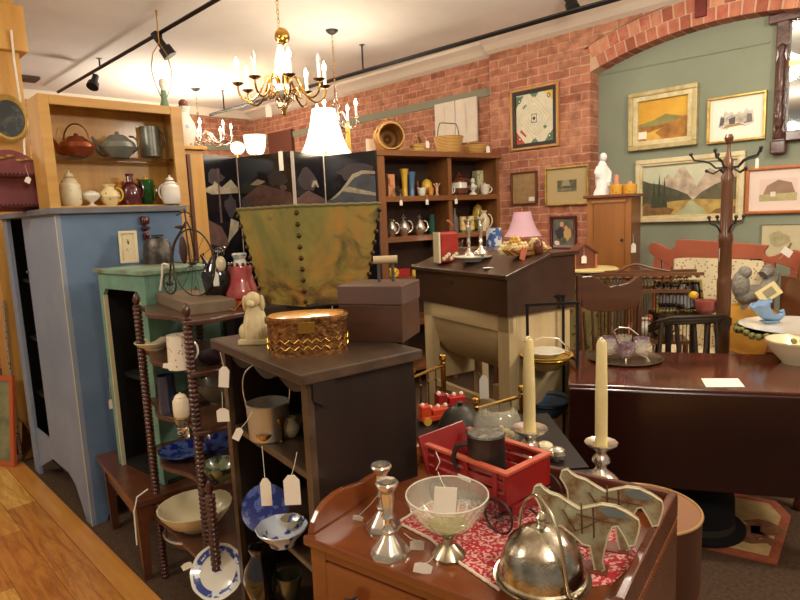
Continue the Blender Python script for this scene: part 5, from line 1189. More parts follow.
HW=wood('red_house_wood',(100,54,34),(124,70,44),'z',.4,.3,12)
w_=12*m; B().prism([(-w_,0),(w_,0),(w_,15*m),(0,23*m),(-w_,15*m)],-.05,.05,'xz').build('body',HW,t,smooth=False,bevel=.002)
b=B(); b.prism([(-w_*1.12,14*m),(0,23*m),(w_*1.12,14*m),(w_*1.12,15.6*m),(0,24.8*m),(-w_*1.12,15.6*m)],-.06,.06,'xz'); b.build('roof',HW,t,smooth=False)
b=B(); b.box(-w_*1.0,-w_*.82,-.056,-.05,0,14*m); b.box(w_*.82,w_*1.0,-.056,-.05,0,14*m); b.build('corner_post',wood('light_edge',(170,90,56),(186,110,70),'z',.4,.2,9),t,smooth=False)
price_tag(t,at(584,247,d=dep(p)-.07),at(584,259.5,d=dep(p)-.08),.034,.05)
# pine cabinet: front-left corner px 587, corner 630, far side 642
zc=1.02; ztc=at(588,196,d=4.42).z
Lc=at(587,262,d=4.40); Cc_=at(630.5,262,d=4.22)
v=Cc_-Lc; v.z=0; Wc_=v.length
t=thing('pine_wall_cabinet','small brown wooden door cabinet carrying a white bust, below the landscape painting','cabinet',(Lc.x,Lc.y,zc),math.atan2(v.y,v.x))
CABW=wood('cabinet_wood',(144,90,44),(172,114,60),'z',.35,.35,9,.02); CABD=wood('cabinet_side_wood',(112,58,28),(132,74,38),'z',.35,.3,9,.02)
Hc_=ztc-zc-.02
B().box(0,Wc_,.012,.26,0,Hc_).build('body',CABD,t,smooth=False,bevel=.002)
B().box(0.0,Wc_,0,.012,0,Hc_).build('face_frame',CABW,t,smooth=False,bevel=.002)
d_=B().box(.05,Wc_-.04,-.012,0,.03,Hc_-.03).build('door',wood('door_wood',(132,82,38),(158,102,52),'z',.35,.4,7,.02),t,smooth=False,bevel=.004)
b=B(); b.box(.04,Wc_-.03,-.02,-.0,.02,.035); b.box(.04,Wc_-.03,-.02,0,Hc_-.035,Hc_-.02); b.build('door_moulding',CABW,d_,smooth=False)
B().lathe([(0,0),(.006,0),(.012,.012),(.0,.018)],10,T=Matrix.Translation((Wc_-.055,-.012,Hc_*.45))@Matrix.Rotation(PI/2,4,'X')).build('knob',DKIRON,d_)
B().box(-.02,Wc_+.02,-.03,.28,Hc_,Hc_+.02).build('top_board',CABD,t,smooth=False,bevel=.003)
price_tag(t,at(633,234,d=4.19),at(633.5,248,d=4.17),.034,.065)
CZt=zc+Hc_+.02
ts=thing('pedestal_table','plain brown stand supporting the small door cabinet','table',(Lc.x,Lc.y,0),math.atan2(v.y,v.x))
B().box(.0,Wc_+.0,-.0,.30,zc-.03,zc-.002).build('table_top',CABW,ts,smooth=False)
for x in (.01,Wc_-.05):
    for y in (.01,.25): B().box(x,x+.04,y,y+.04,0,zc-.03).build('leg',CABW,ts,smooth=False)
p=at(599,194,z=CZt) ; 
p=Vector((Lc.x,Lc.y,CZt))+v.normalized()*(Wc_*.25)+Vector((-v.y,v.x,0)).normalized()*.1
m=mpp(p); t=thing('statue','white plaster figure group on the brown door cabinet','statue',p,FACE)
b=B(); b.lathe([(0,0),(9*m,0),(8.5*m,3*m),(6*m,8*m),(7*m,16*m),(6*m,24*m),(4*m,31*m),(2*m,34*m),(0,35*m)],18,sy=.6); b.ball((1*m,0,37*m),(3.6*m,3.4*m,4.6*m)); b.ball((-4*m,-.01,20*m),(4*m,3*m,5*m)); b.ball((5*m,-.01,13*m),(4*m,3*m,6*m)); b.tube([(-4*m,0,28*m),(-7*m,-.01,22*m),(-3*m,-.02,17*m)],2*m,8); b.tube([(3*m,0,28*m),(7*m,-.01,22*m),(6*m,-.02,12*m)],2*m,8); b.build('body',pm('plaster_white',(236,232,226),.5,0,(214,210,204),14,.2),t)
for dx,lab in ((.60,'left of the two mustard yellow painted pots holding candle stubs'),(.90,'right of the two mustard yellow painted pots holding candle stubs')):
    p=Vector((Lc.x,Lc.y,CZt))+v.normalized()*(Wc_*dx)+Vector((-v.y,v.x,0)).normalized()*.08; m=mpp(p)
    t=thing('yellow_pot',lab,'pot',p,0); B().lathe([(0,0),(6.5*m,0),(6.8*m,1*m),(6.8*m,9*m),(6*m,9.5*m),(0,9*m)],20).build('body',pattern('mustard_paint',(110,70,30),(206,154,50),26,.36,.4,.2,'noise'),t)
    B().lathe([(0,0),(2.4*m,0),(2.2*m,10*m if dx<.7 else 3*m),(0,(10.5 if dx<.7 else 3.5)*m)],12,(0,0,9*m)).build('candle',pm('tan_wax',(206,140,110),.4) ,t)
# ---- settee
TC=pm('terracotta_paint',(172,94,66),.5,0,(158,82,58),5); 
X0=4.34
def sp_(px,py): q=at(px,py,x=X0); return (q.y,q.z)
t=thing('settee','terracotta painted settee with a scrolled crest and a floral upholstered back','settee',(X0,1.95,0),-PI/2)
# crest rail outline (pixels) on plane x=X0, converted to local
crest=[(648,247),(650,243.5),(656,243),(663,246),(670,250),(674,247),(676,243),(675,240),(682,239.5),(700,240.5),(725,242),(745,243.5),(768,245.5),(767,248),(764,251),(764,255),(768,257),(774,256),(784,251.5),(794,250),(801,252),(806,257),(806,264),(800,272),(790,268),(780,264),(770,262),(745,260),(720,259),(690,258),(674,259),(672,268),(664,262),(655,257),(650,253)]
lc=[]
for px,py in crest:
    y,z=sp_(px,py); lc.append((1.95-y,z))
B().prism(lc,0,.035,'xz').build('crest_rail',TC,t,smooth=False,bevel=.004)
ya=1.95-sp_(673,260)[0]; yb=1.95-sp_(764,262)[0]; yl=1.95-sp_(653,262)[0]; yr=1.95-sp_(800,262)[0]
zc1=sp_(690,259)[1]; 
zs1=.50
PADM=pattern('floral_upholstery',(172,110,92),(226,212,172),48,.27,.9,soft=.08)
B().box(ya,yb,.0,.05,zs1,zc1+.02).build('upholstered_back',PADM,t,smooth=False,bevel=.012)
for x in (yl-.0,ya-.07,yb+.005,yr-.05): B().box(x,x+.055,.002,.035,.0 if x in (yl,yr-.05) else zs1,zc1+.0).build('back_post',TC,t,smooth=False,bevel=.004)
B().box(yl,yr,-.50,.04,.40,.44).build('seat_frame',TC,t,smooth=False,bevel=.01)
B().box(yl+.02,yr-.02,-.49,.0,.44,.52).build('seat_cushion',PADM,t,bevel=.025)
for x in (yl,yr-.05): B().box(x,x+.05,-.49,-.44,0,.62).build('front_leg',TC,t,smooth=False,bevel=.004)
for x in (yl,yr-.05): 
    B().tube([(x+.025,-.47,.62),(x+.025,-.42,.68),(x+.025,-.1,.70),(x+.025,.02,.74)],.028,10).build('armrest',TC,t)
STX=t
def onset(px,py,x): return at(px,py,x=x)
# cushions, plush animal, small book on the settee
p=at(748,309,x=4.12); 
t=tag(B().ball((0,0,0),(.07,.21,.17),22).build('cushion',pm('mustard_cushion',(206,152,64),.9,0,(190,136,52),9),loc=(4.18,at(748,300,x=4.15).y,.70)),'round mustard cushion on the settee in front of the plush animal','cushion')
yc_=at(752,285,x=4.2).y; zt_=at(740,270,x=4.2).z
t=thing('plush_animal','curly grey plush animal with a curled tail sitting on the settee','plush toy',(4.22,yc_,.86),FACE+.3)
PL=pm('grey_plush',(160,154,142),1,0,(128,122,112),60,1.0)
b=B(); b.ball((0,0,.05),(.13,.06,.065),18); b.ball((-.10,0,.12),(.055,.05,.09),14); b.ball((-.09,-.02,.20),(.04,.04,.04),12); b.tube([(.08,0,.06),(.14,0,.12),(.16,0,.17),(.12,0,.20),(.08,0,.17)],[.04,.045,.045,.04,.03],10); b.ball((-.0,0,-.05),(.1,.06,.07)); b.build('body',PL,t)
p=at(768,293,x=4.08); t=thing('picture_book','cream covered small book with a printed square leaning on the settee','book',p,FACE+.1)
T_=Matrix.Rotation(-.5,4,'Y')@Matrix.Rotation(-.4,4,'X')
B(T_).box(-.07,.07,-.01,.01,-.042,.042).build('cover',pm('cream_cover',(230,212,150),.6),t,smooth=False)
B(T_).box(-.03,.038,-.012,-.009,-.024,.024).build('cover_picture',pm('cover_print',(150,140,110),.6),t,smooth=False)
price_tag(STX,at(779,259,d=3.65),at(787,252,d=3.63),.065,.045,tilt=.6,pointed=False)
# wooden box chest at right edge
p=at(808,318,d=3.5); t=thing('wooden_chest','red brown wooden box with an arched handle at the right edge behind the plates','box',(p.x,p.y,0),FACE)
zt_=at(799,277,d=3.5).z; zb_=at(799,316,d=3.5).z
B().box(-.075,.2,-.1,.15,zb_,zt_).build('body',HW,t,smooth=False,bevel=.004)
b=B(); b.tube([(-.065,0,zt_),(-.055,0,zt_+.10),(-.01,0,zt_+.19),(.08,0,zt_+.24)],.008,6); b.build('handle',OLDBRASS,t)
for x in (-.06,.17):
    for y in (-.08,.12): B().box(x,x+.02,y,y+.02,0,zb_).build('leg',HW,t,smooth=False)
# ---- coat rack
cp=at(722,350,d=3.45); base=Vector((cp.x,cp.y,0)); top=at(729,134,d=dep(cp)+.0)
zt_=at(729,134,d=dep(Vector((cp.x,cp.y,1.8)))).z
t=thing('coat_rack','dark turned wooden hall coat rack with iron hooks in front of the settee','coat rack',base,FACE); m=mpp(cp)
RKW=wood('rack_wood',(88,54,33),(116,76,48),'z',.3,.5,9,.02)
R0=.037
B().lathe([(0,.02),(R0*1.2,.02),(R0*1.1,.3),(R0,.5),(R0,1.02),(R0*1.04,1.03),(R0*1.04,1.06),(R0*.88,1.08),(R0*.95,1.1),(R0*.9,1.27),(R0*1.02,1.28),(R0*1.02,1.31),(R0*.85,1.33),(R0*.8,1.6),(R0*.95,1.63),(R0*.6,1.66),(R0*.7,1.68),(R0*.7,zt_-.14),(R0*.4,zt_-.12),(R0*.22,zt_-.08),(R0*.25,zt_-.055),(R0*.5,zt_-.045),(R0*.62,zt_-.02),(R0*.4,zt_-.003),(0,zt_)],24).build('pole',RKW,t)
for k in range(4):
    a=k*PI/2+.5; ca,sa=math.cos(a),math.sin(a)
    B().tube([(R0*ca,R0*sa,.22),(.14*ca,.14*sa,.16),(.22*ca,.22*sa,.04),(.26*ca,.26*sa,.015)],[.022,.02,.018,.02],10).build('foot',RKW,t)
def hook(a,z,s=1.2,lower=True):
    ca,sa=math.cos(a),math.sin(a)
    h=B(); h.tube([(R0*.6*ca,R0*.6*sa,z-.03),(.05*ca*s,.05*sa*s,z-.03),(.075*ca*s,.075*sa*s,z+.0),(.10*ca*s,.10*sa*s,z+.012),(.14*ca*s,.14*sa*s,z+.02),(.155*ca*s,.155*sa*s,z+.05)],.0055,7)
    h.ball((.156*ca*s,.156*sa*s,z+.055),.011,8)
    if lower: h.tube([(R0*.6*ca,R0*.6*sa,z-.03),(.06*ca*s,.06*sa*s,z-.06),(.085*ca*s,.085*sa*s,z-.045)],.005,7); h.ball((.088*ca*s,.088*sa*s,z-.042),.010,8)
    h.build('hook',DKIRON,t)
for k in range(5): hook(.1+k*2*PI/5+ (PI if 0 else 0),zt_-.15)
for k in range(4): hook(.0+k*PI/2,1.30 if False else at(728,226,d=dep(cp)).z,.62,False)
price_tag(t,at(722,235,d=dep(cp)-.08),at(721,254,d=dep(cp)-.08),.022,.085)
price_tag(t,at(754,155,d=dep(cp)),at(757,163,d=dep(cp)-.01),.02,.06)
# ---- round plate table at right
zp_=.86
c_=at(782,327,z=zp_)
t=thing('round_side_table','small dark pedestal table with a woven green edge, carrying the blue cornucopia vase','table',(c_.x+.10,c_.y-.05,0),0)
B().lathe([(0,0),(.27,0),(.28,.008),(.27,.02),(0,.02)],40,(0,0,zp_-.04)).build('table_top',DARKW,t)
b=B(); n=44
for k in range(n): a=2*PI*k/n; b.ball((.275*math.cos(a),.275*math.sin(a),zp_-.028+.008*math.sin(a*9)),.018,6)
b.build('woven_edge',pattern('green_yellow_weave',(38,46,26),(120,116,58),40,.4,.8),t)
B().lathe([(0,.0),(.16,.02),(.05,.06),(.03,.1),(.03,zp_-.1),(.07,zp_-.04),(0,zp_-.04)],20).build('pedestal',DARKW,t)
tl=Vector(t.location)
tag(B().lathe([(0,0),(.15,0),(.17,.01),(.265,.016),(.27,.02),(.16,.012),(0,.01)],48,wob=lambda a,z:1+.008*math.cos(24*a)).build('platter',WHITEC,loc=(tl.x,tl.y,zp_-.019)),'large white china platter under the blue cornucopia vase','platter')
p=at(769,322,z=zp_+.0); m=mpp(p)*.85; t=thing('cornucopia_vase','pale blue pottery cornucopia vase with a ruffled mouth on the white platter','vase',p,FACE)
BLP=pm('pale_blue_pottery',(124,156,190),.4,0,(112,144,180),8,coat=.3)
B().box(-8*m,10*m,-.03,.03,0,2*m).build('base',BLP,t,smooth=False,bevel=.004)
B().tube([(-11*m,0,22*m),(-8*m,0,15*m),(-3*m,0,9*m),(4*m,0,5*m),(11*m,0,5*m),(16*m,0,9*m),(15*m,0,13*m),(12*m,0,12*m)],[11*m,8.5*m,7*m,5*m,4*m,3*m,2.4*m,1.4*m],16).build('horn',BLP,t)
b=B(); n=24
b.tube([(-11*m+11.5*m*math.cos(2*PI*i/n)*1.0,9*m*math.sin(2*PI*i/n),22*m+4*m*math.cos(2*PI*i/n)+1.2*m*math.cos(12*PI*i/n)) for i in range(n)],1.3*m,6,closed=True); b.build('ruffled_mouth',BLP,t)
# ---- drop leaf table
zt=.75
A=at(568,384,z=zt); angT=math.radians(-61.4)
t=thing('drop_leaf_table','polished dark mahogany drop leaf table with its leaf hanging down','table',(A.x,A.y,0),angT); DT=t
WT=1.15; DTt=.66
B().box(0,WT,0.0,DTt,zt-.022,zt).build('table_top',MAHOG,t,smooth=False,bevel=.006)
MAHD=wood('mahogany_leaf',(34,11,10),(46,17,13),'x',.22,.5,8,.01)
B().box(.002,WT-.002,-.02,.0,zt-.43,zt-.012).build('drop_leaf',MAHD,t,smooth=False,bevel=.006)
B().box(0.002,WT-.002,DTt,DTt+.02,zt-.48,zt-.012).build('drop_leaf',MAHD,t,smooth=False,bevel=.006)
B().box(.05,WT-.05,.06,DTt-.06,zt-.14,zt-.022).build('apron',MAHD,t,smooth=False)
for x in (.06,WT-.11):
    for y in (.07,DTt-.12): B().lathe([(0,0),(.018,0),(.022,.03),(.016,.05),(.026,.3),(.03,.5),(.02,.55),(.03,.6),(.03,zt-.022),(0,zt-.022)],14,(x+.025,y+.025,0)).build('leg',MAHOG,t)
def ont(px,py): return at(px,py,z=zt)
# silver tray with iridescent glass
p=ont(625,359); m=mpp(p); t=tag(B().lathe([(0,0),(.165,0),(.175,.006),(.18,.012),(.17,.012),(.16,.006),(0,.004)],56).build('silver_tray',TARN,loc=p),'round silver tray on the mahogany table under the glass cluster','tray')
t=thing('glass_basket_set','cluster of iridescent violet glass cups around a bowl on the silver tray','glassware',p+Vector((0,0,.006)),FACE)
B().lathe(prof('bowl',.062,.06),28,wob=lambda a,z:1+.03*math.cos(14*a)).build('bowl',VIOLG,t)
for k in range(6):
    a=k*PI/3+.2; c=(.088*math.cos(a),.088*math.sin(a),.0)
    cu=B().lathe([(0,.03),(.02,.032),(.032,.05),(.036,.075),(.038,.095),(.034,.095),(.03,.06),(0,.04)],18,c,wob=lambda a,z:1+.05*math.cos(8*a)).build('cup',CUTG if k%2 else VIOLG,t)
    B().tube([(c[0]*1.35,c[1]*1.35,.09),(c[0]*1.7,c[1]*1.7,.085),(c[0]*1.65,c[1]*1.65,.05),(c[0]*1.3,c[1]*1.3,.045)],.004,6).build('cup_handle',GLASS,cu)
b=B()
for k in range(6):
    a=k*PI/3+.2; b.tube([(.0,0,.01),(.05*math.cos(a),.05*math.sin(a),.03),(.11*math.cos(a),.11*math.sin(a),.02),(.125*math.cos(a),.125*math.sin(a),.0)],.0035,6)
b.tube([(.0,.06,.05),(-.04,.05,.13),(-.03,0,.155),(.02,0,.15),(.05,-.04,.12)],.003,6)
b.build('silver_frame',SILVER,t)
a_=ont(700,379); b_=ont(742,379.5); v=b_-a_; t=tag(B().add([ont(701,379)-a_,ont(738,379)-a_,ont(745,387.5)-a_,ont(706,387.5)-a_]+[q-a_+Vector((0,0,.002)) for q in (ont(701,379),ont(738,379),ont(745,387.5),ont(706,387.5))],[(3,2,1,0),(4,5,6,7),(0,1,5,4),(1,2,6,5),(2,3,7,6),(3,0,4,7)]).build('paper_card',PAPER,loc=a_+Vector((0,0,.001)),smooth=False),'white paper card lying on the mahogany table','card')
p=ont(797,363); m=mpp(p)
t=thing('fruit_bowl','white china bowl painted with fruit at the right end of the mahogany table','bowl',p,FACE)
B().lathe([(0,0),(13*m,0),(14*m,2*m),(22*m,11*m),(29*m,23*m),(28*m,24*m),(20*m,11*m),(12*m,4*m),(0,3.4*m)],44).build('bowl',CREAMC,t)
B().tube([(28.5*m*math.cos(2*PI*i/44),28.5*m*math.sin(2*PI*i/44),23.8*m) for i in range(44)],.002,5,closed=True).build('gilt_rim',GOLD,t)
b=B()
for k,(x,y,r,mm) in enumerate(((-5,2,5,BROWNC),(1,5,4,YELC),(5,0,4,GREENC),(-1,-3,3.5,YELC))): b.lathe([(0,0),(r*m,0),(0,.6*m)],12,(x*m,y*m,4.2*m),mm)
b.build('painted_fruit',None,t)
# ---- pressed back chair behind the table
p=at(609,342,d=3.5); ch=Vector((p.x,p.y,0))
t=thing('pressed_back_chair','brown pressed back wooden chair with a wavy crest behind the mahogany table','chair',ch,FACE+.15)
CW=wood('chair_wood',(76,44,28),(100,62,40),'x',.3,.4,9,.03)
zt_=at(600,279,d=3.4).z; m=mpp(at(610,290,d=3.4))
crn=[(-36,12),(-34,14),(-30,11),(-20,11),(-12,8),(-6,2),(0,-1),(5,0),(10,0),(20,2),(26,5),(30,8),(34,6),(34,-8),(30,-24),(20,-26),(0,-27),(-20,-25),(-30,-20)]
T_=Matrix.Translation((0,0,zt_-8*m))
B(T_).prism([(x*m,z*m) for x,z in crn],-.012,.012,'xz').build('crest_rail',CW,t,smooth=False,bevel=.004)
for i in range(7): x=-.15+.05*i; B().tube([(x*1.05,0,zt_-33*m),(x*.95,-.01,.62),(x*.9,-.02,.46)],[.007,.010,.007],8).build('spindle',CW,t)
for s in (-1,1): B().tube([(s*34*m,.0,zt_+5*m if s<0 else zt_),(s*.18,0,.7),(s*.17,-.03,.45),(s*.19,.05,.0)],[.013,.018,.02,.014],10).build('back_post',CW,t)
B().prism([(-.21,-.42),(.21,-.42),(.23,-.2),(.2,0),(-.2,0),(-.23,-.2)],.43,.46,'xy').build('seat',CW,t,smooth=False,bevel=.01)
for s in (-1,1): B().tube([(s*.17,-.38,.44),(s*.20,-.42,.0)],[.02,.014],10).build('leg',CW,t)
# ---- curved back armchair (dark) behind table, right
DCH=pm('dark_chair_paint',(44,32,22),.45,0,(60,46,30),8)
pt=lambda px,py,d: at(px,py,d=d+.2)
o_=pt(690,360,3.15); o_.z=0
t=thing('bow_back_chair','dark armchair with a curved top rail in front of the coat rack','chair',o_,FACE)
loc_=lambda q: local(t,q)
cp_=[pt(650,327,3.2),pt(658,322,3.1),pt(672,318.5,3.05),(pt(692,318,3.02)),pt(712,317,3.05),pt(724,316,3.1),pt(730,320,3.2)]
b=B(); rr=[Vector(loc_(q)) for q in cp_]; b.tube([q+Vector((0,0,-.012)) for q in rr],.011,8); b.tube([q+Vector((0,0,.004)) for q in rr],.011,8); b.tube([q+Vector((0,0,-.026)) for q in rr],.010,8); b.build('top_rail',DCH,t)
for px0,px1 in ((662,656),(676,684),(694,700),(708,702),(716,722)):
    q=loc_(pt(px0,322,3.07)); q2=loc_(pt(px1,362,3.05)); q2.z=.46; B().tube([q,q2],.012,8).build('spindle',DCH,t)
q=loc_(pt(724,327,3.08)); B().lathe([(0,-.01),(.03,-.01),(.03,.01),(0,.01)],16,T=Matrix.Translation(q)@Matrix.Rotation(PI/2,4,'X')).build('arm_scroll',DCH,t)
B().lathe([(0,0),(.2,0),(.22,.015),(.2,.03),(0,.03)],28,(0,-.0,.44)).build('seat',DCH,t)
for x,y in ((-.14,-.14),(.14,-.14),(-.14,.14),(.14,.14)): B().tube([(x,y,.44),(x*1.3,y*1.3,0)],[.017,.013],8).build('leg',DCH,t)
# ---- wooden bird cage / dish drainer heap and basket
p=at(642,345,d=3.72); base=Vector((p.x,p.y,0))
t=thing('wire_cage','long wooden bar bird cage standing behind the chairs','cage',base,FACE-.25)
zt_=at(640,287,d=3.7).z; zb_=at(640,338,d=3.7).z; CG=wood('cage_wood',(96,58,32),(124,80,46),'x',.4,.2,9)
Wg_=.50; D_=.2
B().box(-Wg_/2,Wg_/2,-D_/2,D_/2,zb_-.02,zb_).build('base',CG,t,smooth=False)
for y in (-D_/2,D_/2): B().box(-Wg_/2,Wg_/2,y-.01,y+.01,zt_-.02,zt_).build('top_rail',CG,t,smooth=False)
w=B()
for i in range(27):
    x=-Wg_/2+Wg_*i/26
    for y in (-D_/2,D_/2): w.tube([(x,y,zb_),(x,y,zt_)],.0022,4)
    w.tube([(x,-D_/2,zt_),(x,0,zt_+.06),(x,D_/2,zt_)],.0022,4)
w.build('wires',OLDBRASS,t)
B().tube([(-Wg_/2,0,zt_+.06),(Wg_/2,0,zt_+.06)],.008,6).build('ridge_rail',CG,t)
for x in (-Wg_/2+.02,Wg_/2-.02):
    for y in (-.09,.09): B().tube([(x,y,zb_-.02),(x,y,0)],.016,8).build('leg',CG,t)
cg=Vector(t.location)
# goods inside the cage base: dishes
tag(B().lathe(prof('bowl',.07,.05),22).build('bowl',CREAMC,loc=at(664,320,d=3.68)*0+Vector((at(664,315,d=3.7).x,at(664,315,d=3.7).y,zb_))),'cream dish inside the wooden bar cage','dish')
tag(B().lathe(prof('vase',.05,.12),20).build('vase',FLOW,loc=Vector((at(645,320,d=3.7).x,at(645,320,d=3.7).y,zb_))),'red flowered vase inside the wooden bar cage','vase')
# woven wood rack on top
p=at(622,282,d=3.75)
t=thing('wooden_rack','flat stacked wooden slat rack lying on the cage','rack',(cg.x,cg.y,zt_+.068),FACE-.25)
b=B()
for i in range(14): x=-.30+.045*i; b.box(x,x+.012,-.10,.10,.0,.012)
b.build('slats',CG,t,smooth=False)
for y in (-.1,.09): B().box(-.32,.32,y,y+.014,.012,.03).build('rail',CG,t,smooth=False)
B().tube([(-.15,0,.03),(-.05,0,.075),(.05,0,.05),(.15,0,.03)],.008,6,sm=4).build('handle',CG,t)
# dark rectangular basket tray with floral content
p=at(682,300,d=3.62); zb2=at(684,312,d=3.62).z; 
t=thing('tole_tray','black rectangular tray basket with a gilt edge leaning beside the coat rack','tray',(p.x,p.y,zb2),FACE-.2)
T_=Matrix.Rotation(-.45,4,'X')
B(T_).box(-.14,.12,0,.02,.0,.19).build('base',DARKG,t,smooth=False,bevel=.006)
b=B(T_); b.tube([(-.14,-.01,0),(.12,-.01,0),(.12,-.01,.19),(-.14,-.01,.19)],.014,8,closed=True); b.build('woven_rim',pattern('gilt_black_weave',(24,22,16),(150,130,60),50,.4,.6),t)
st=thing('plant_stool','small dark stool under the black tray basket','stool',(p.x,p.y,0),FACE)
B().box(-.15,.13,-.12,.12,zb2-.025,zb2-.002).build('seat',DARKW,st,smooth=False)
for x in (-.13,.10):
    for y in (-.10,.08): B().box(x,x+.025,y,y+.025,0,zb2-.025).build('leg',DARKW,st,smooth=False)
pot('fruit','yellow wax lemon resting on the black tray stool','ornament',693,299,10,8,'globe',YELC,d=3.52)
pot('flower_pot','terracotta pot with pink flowers beside the coat rack','pot',706,313,22,13,'cup',pm('pink_terracotta',(176,84,66),.6,0,(200,120,110),12),d=3.5)
# ---- black iron stand with basins
p=at(548,440,d=3.02); base=Vector((p.x,p.y,0)); dB=dep(Vector((p.x,p.y,.9)))
t=thing('wash_stand','black iron wash stand with two round hoops between the desk and the mahogany table','stand',base,FACE)
zt_=at(548,300,d=2.95).z; m=2.95/600
for x,y in ((-24,-.10),(24,-.10),(-24,.14),(24,.14)): B().box(x*m-.006,x*m+.006,y-.006,y+.006,0,zt_).build('post',IRON,t,smooth=False)
B().box(-26*m,26*m,-.107,-.095,zt_-.006,zt_+.006).build('top_bar',IRON,t,smooth=False); B().box(-26*m,26*m,.134,.146,zt_-.006,zt_+.006).build('top_bar',IRON,t,smooth=False)
z1=at(550,358,d=2.95).z; z2=at(550,405,d=2.95).z
for z in (z1,z2): 
    B().tube([(.115*math.cos(2*PI*i/28),.02+.115*math.sin(2*PI*i/28),z) for i in range(28)],.008,6,closed=True).build('hoop',BRASS if z==z1 else IRON,t)
    for s in (-1,1): B().tube([(s*24*m,.02,z),(s*.112,.02,z)],.007,6).build('arm',IRON,t)
    B().tube([(-24*m,-.1,z),(-24*m,.14,z)],.007,6).build('arm',IRON,t); B().tube([(24*m,-.1,z),(24*m,.14,z)],.007,6).build('arm',IRON,t)
wsb=Matrix.Rotation(FACE,4,'Z')@Vector((0,.02,0))
t=thing('enamel_basin','white china basin with glass dishes in the upper hoop of the iron stand','basin',(base.x+wsb.x,base.y+wsb.y,z1-.06),FACE)
B().lathe([(0,0),(.06,0),(.10,.04),(.125,.068),(.13,.074),(.12,.074),(.095,.045),(.055,.012),(0,.012)],36).build('basin',pm('yellow_enamel',(196,160,70),.3,coat=.5),t)
B().lathe([(0,0),(.05,0),(.09,.03),(.085,.034),(0,.02)],30,(0,0,.06),wob=lambda a,z:1+.04*math.cos(12*a)).build('glass_dish',pm('milk_glass',(222,220,206),.15),t)
B().tube([(-.11,0,.07),(-.09,0,.13),(-.02,0,.16),(.06,0,.15),(.11,0,.10),(.125,0,.06)],.0035,6).build('bail_handle',SILVER,t)
t=thing('blue_basin','dark blue enamel basin in the lower hoop of the iron stand','basin',(base.x+wsb.x,base.y+wsb.y,z2-.075),FACE)
B().lathe([(0,0),(.06,0),(.10,.04),(.120,.082),(.126,.092),(.116,.09),(.092,.045),(.055,.012),(0,.012)],36).build('basin',pm('dark_blue_enamel',(58,86,116),.2,0,(70,98,130),6,coat=.6),t)
tag(B().box(-.15,.15,-.11,.11,0,.38).build('storage_box',pm('dark_crate',(46,30,24),.7),loc=(base.x+.55,base.y+.25,0),rz=FACE,smooth=False,bevel=.004),'dark crate on the carpet behind the iron wash stand','crate')
# ---- rug, hat
rp=[at(694,545,z=.008),at(777,564,z=.008),at(791,516,z=.008),at(776,501,z=.008),at(700,487,z=.008),at(640,520,z=.008)]
c=sum(rp,Vector())/len(rp); 
RUGB=pm('rug_border',(176,98,66),.95,0,(156,84,58),30,.4); RUGC=pm('rug_field',(214,188,130),.95,0,(194,166,112),20,.4); RUGD=pm('rug_motif',(120,76,50),.95,0,(150,104,68),30)
t=thing('hooked_rug','hooked rug with a brown animal motif and a rust border lying on the carpet','rug',(c.x,c.y,0),0)
def ins(f): return [(q.x-c.x)*f for q in rp],[(q.y-c.y)*f for q in rp]
def rugl(f,z0,z1,m_,nm):
    xs,ys=ins(f); B().prism(list(zip(xs,ys)),z0,z1,'xy').build(nm,m_,t,smooth=False)
rugl(1,0.001,.009,RUGB,'border'); rugl(.84,.009,.0105,RUGC,'field')
b=B(); rnd=random.Random(3)
mc=at(745,532,z=.01)-c
for cx,cy,r in ((0,0,.09),(.09,-.05,.07),(-.08,.07,.05),(.04,.09,.04),(-.02,-.10,.035)):
    b.prism([(mc.x+cx+r*(1+rnd.uniform(-.35,.35))*math.cos(a),mc.y+cy+r*(1+rnd.uniform(-.35,.35))*math.sin(a)) for a in [2*PI*i/14 for i in range(14)]],.0105,.0115,'xy')
b.build('animal_motif',RUGD,t,smooth=False)
p=at(700,534,z=.012); t=thing('felt_hat','black felt hat with an olive band lying on the hooked rug under the table leaf','hat',p+Vector((.08,.02,0)),0)
b=B(); b.lathe([(0,0),(.20,.0),(.20,.012),(.15,.02),(.145,.16),(.12,.24),(0,.26)],28,sy=.9); b.build('body',pm('black_felt',(14,14,18),.95),t)
B().lathe([(.147,0),(.151,0),(.150,.03),(.146,.03)],28,(0,0,.02),sy=.9).build('band',pm('olive_band',(50,48,36),.9),t)
# ================================================================ washstand in the foreground
WZ=.80; AW=at(310,535,z=WZ); aw=math.radians(-80); WW,WD_=.67,.49
t=thing('washstand','cherry washstand with a scrolled gallery and a drawer, nearest piece in front','washstand',(AW.x,AW.y,0),aw); WS=t
B().box(-.012,WW+.0,-.012,WD_,WZ-.022,WZ).build('top_board',CHERRY,t,smooth=False,bevel=.004)
def endp(x0,x1,nm,flip=False):
    n=10; h=.06
    pr=[(0.002,WZ),(WD_,WZ),(WD_,WZ+h)]
    pr+=[(.24,WZ+h*.86),(.19,WZ+h*.84),(.155,WZ+h*.92),(.12,WZ+h*1.04),(.085,WZ+h*1.06),(.055,WZ+h*.95),(.03,WZ+h*.72),(.012,WZ+h*.4)]
    if flip: pr=[(-.012,WZ-.0),(WD_,WZ),(WD_,WZ+h*.8),(WD_-.012,WZ+h*1.05),(WD_-.05,WZ+h*1.12),(.10,WZ+h*1.02),(.05,WZ+h*.95),(.0,WZ+h*.6),(-.012,WZ+h*.3)]
    B().prism(pr,x0,x1,'yz').build(nm,CHERRY if not flip else CHERRYD,t,smooth=False,bevel=.004)
endp(-.012,.006,'end_gallery'); endp(WW-.018,WW,'end_gallery',True)
B().box(.006,WW-.018,WD_-.018,WD_,WZ,WZ+.06).build('back_gallery',CHERRYD,t,smooth=False,bevel=.004)
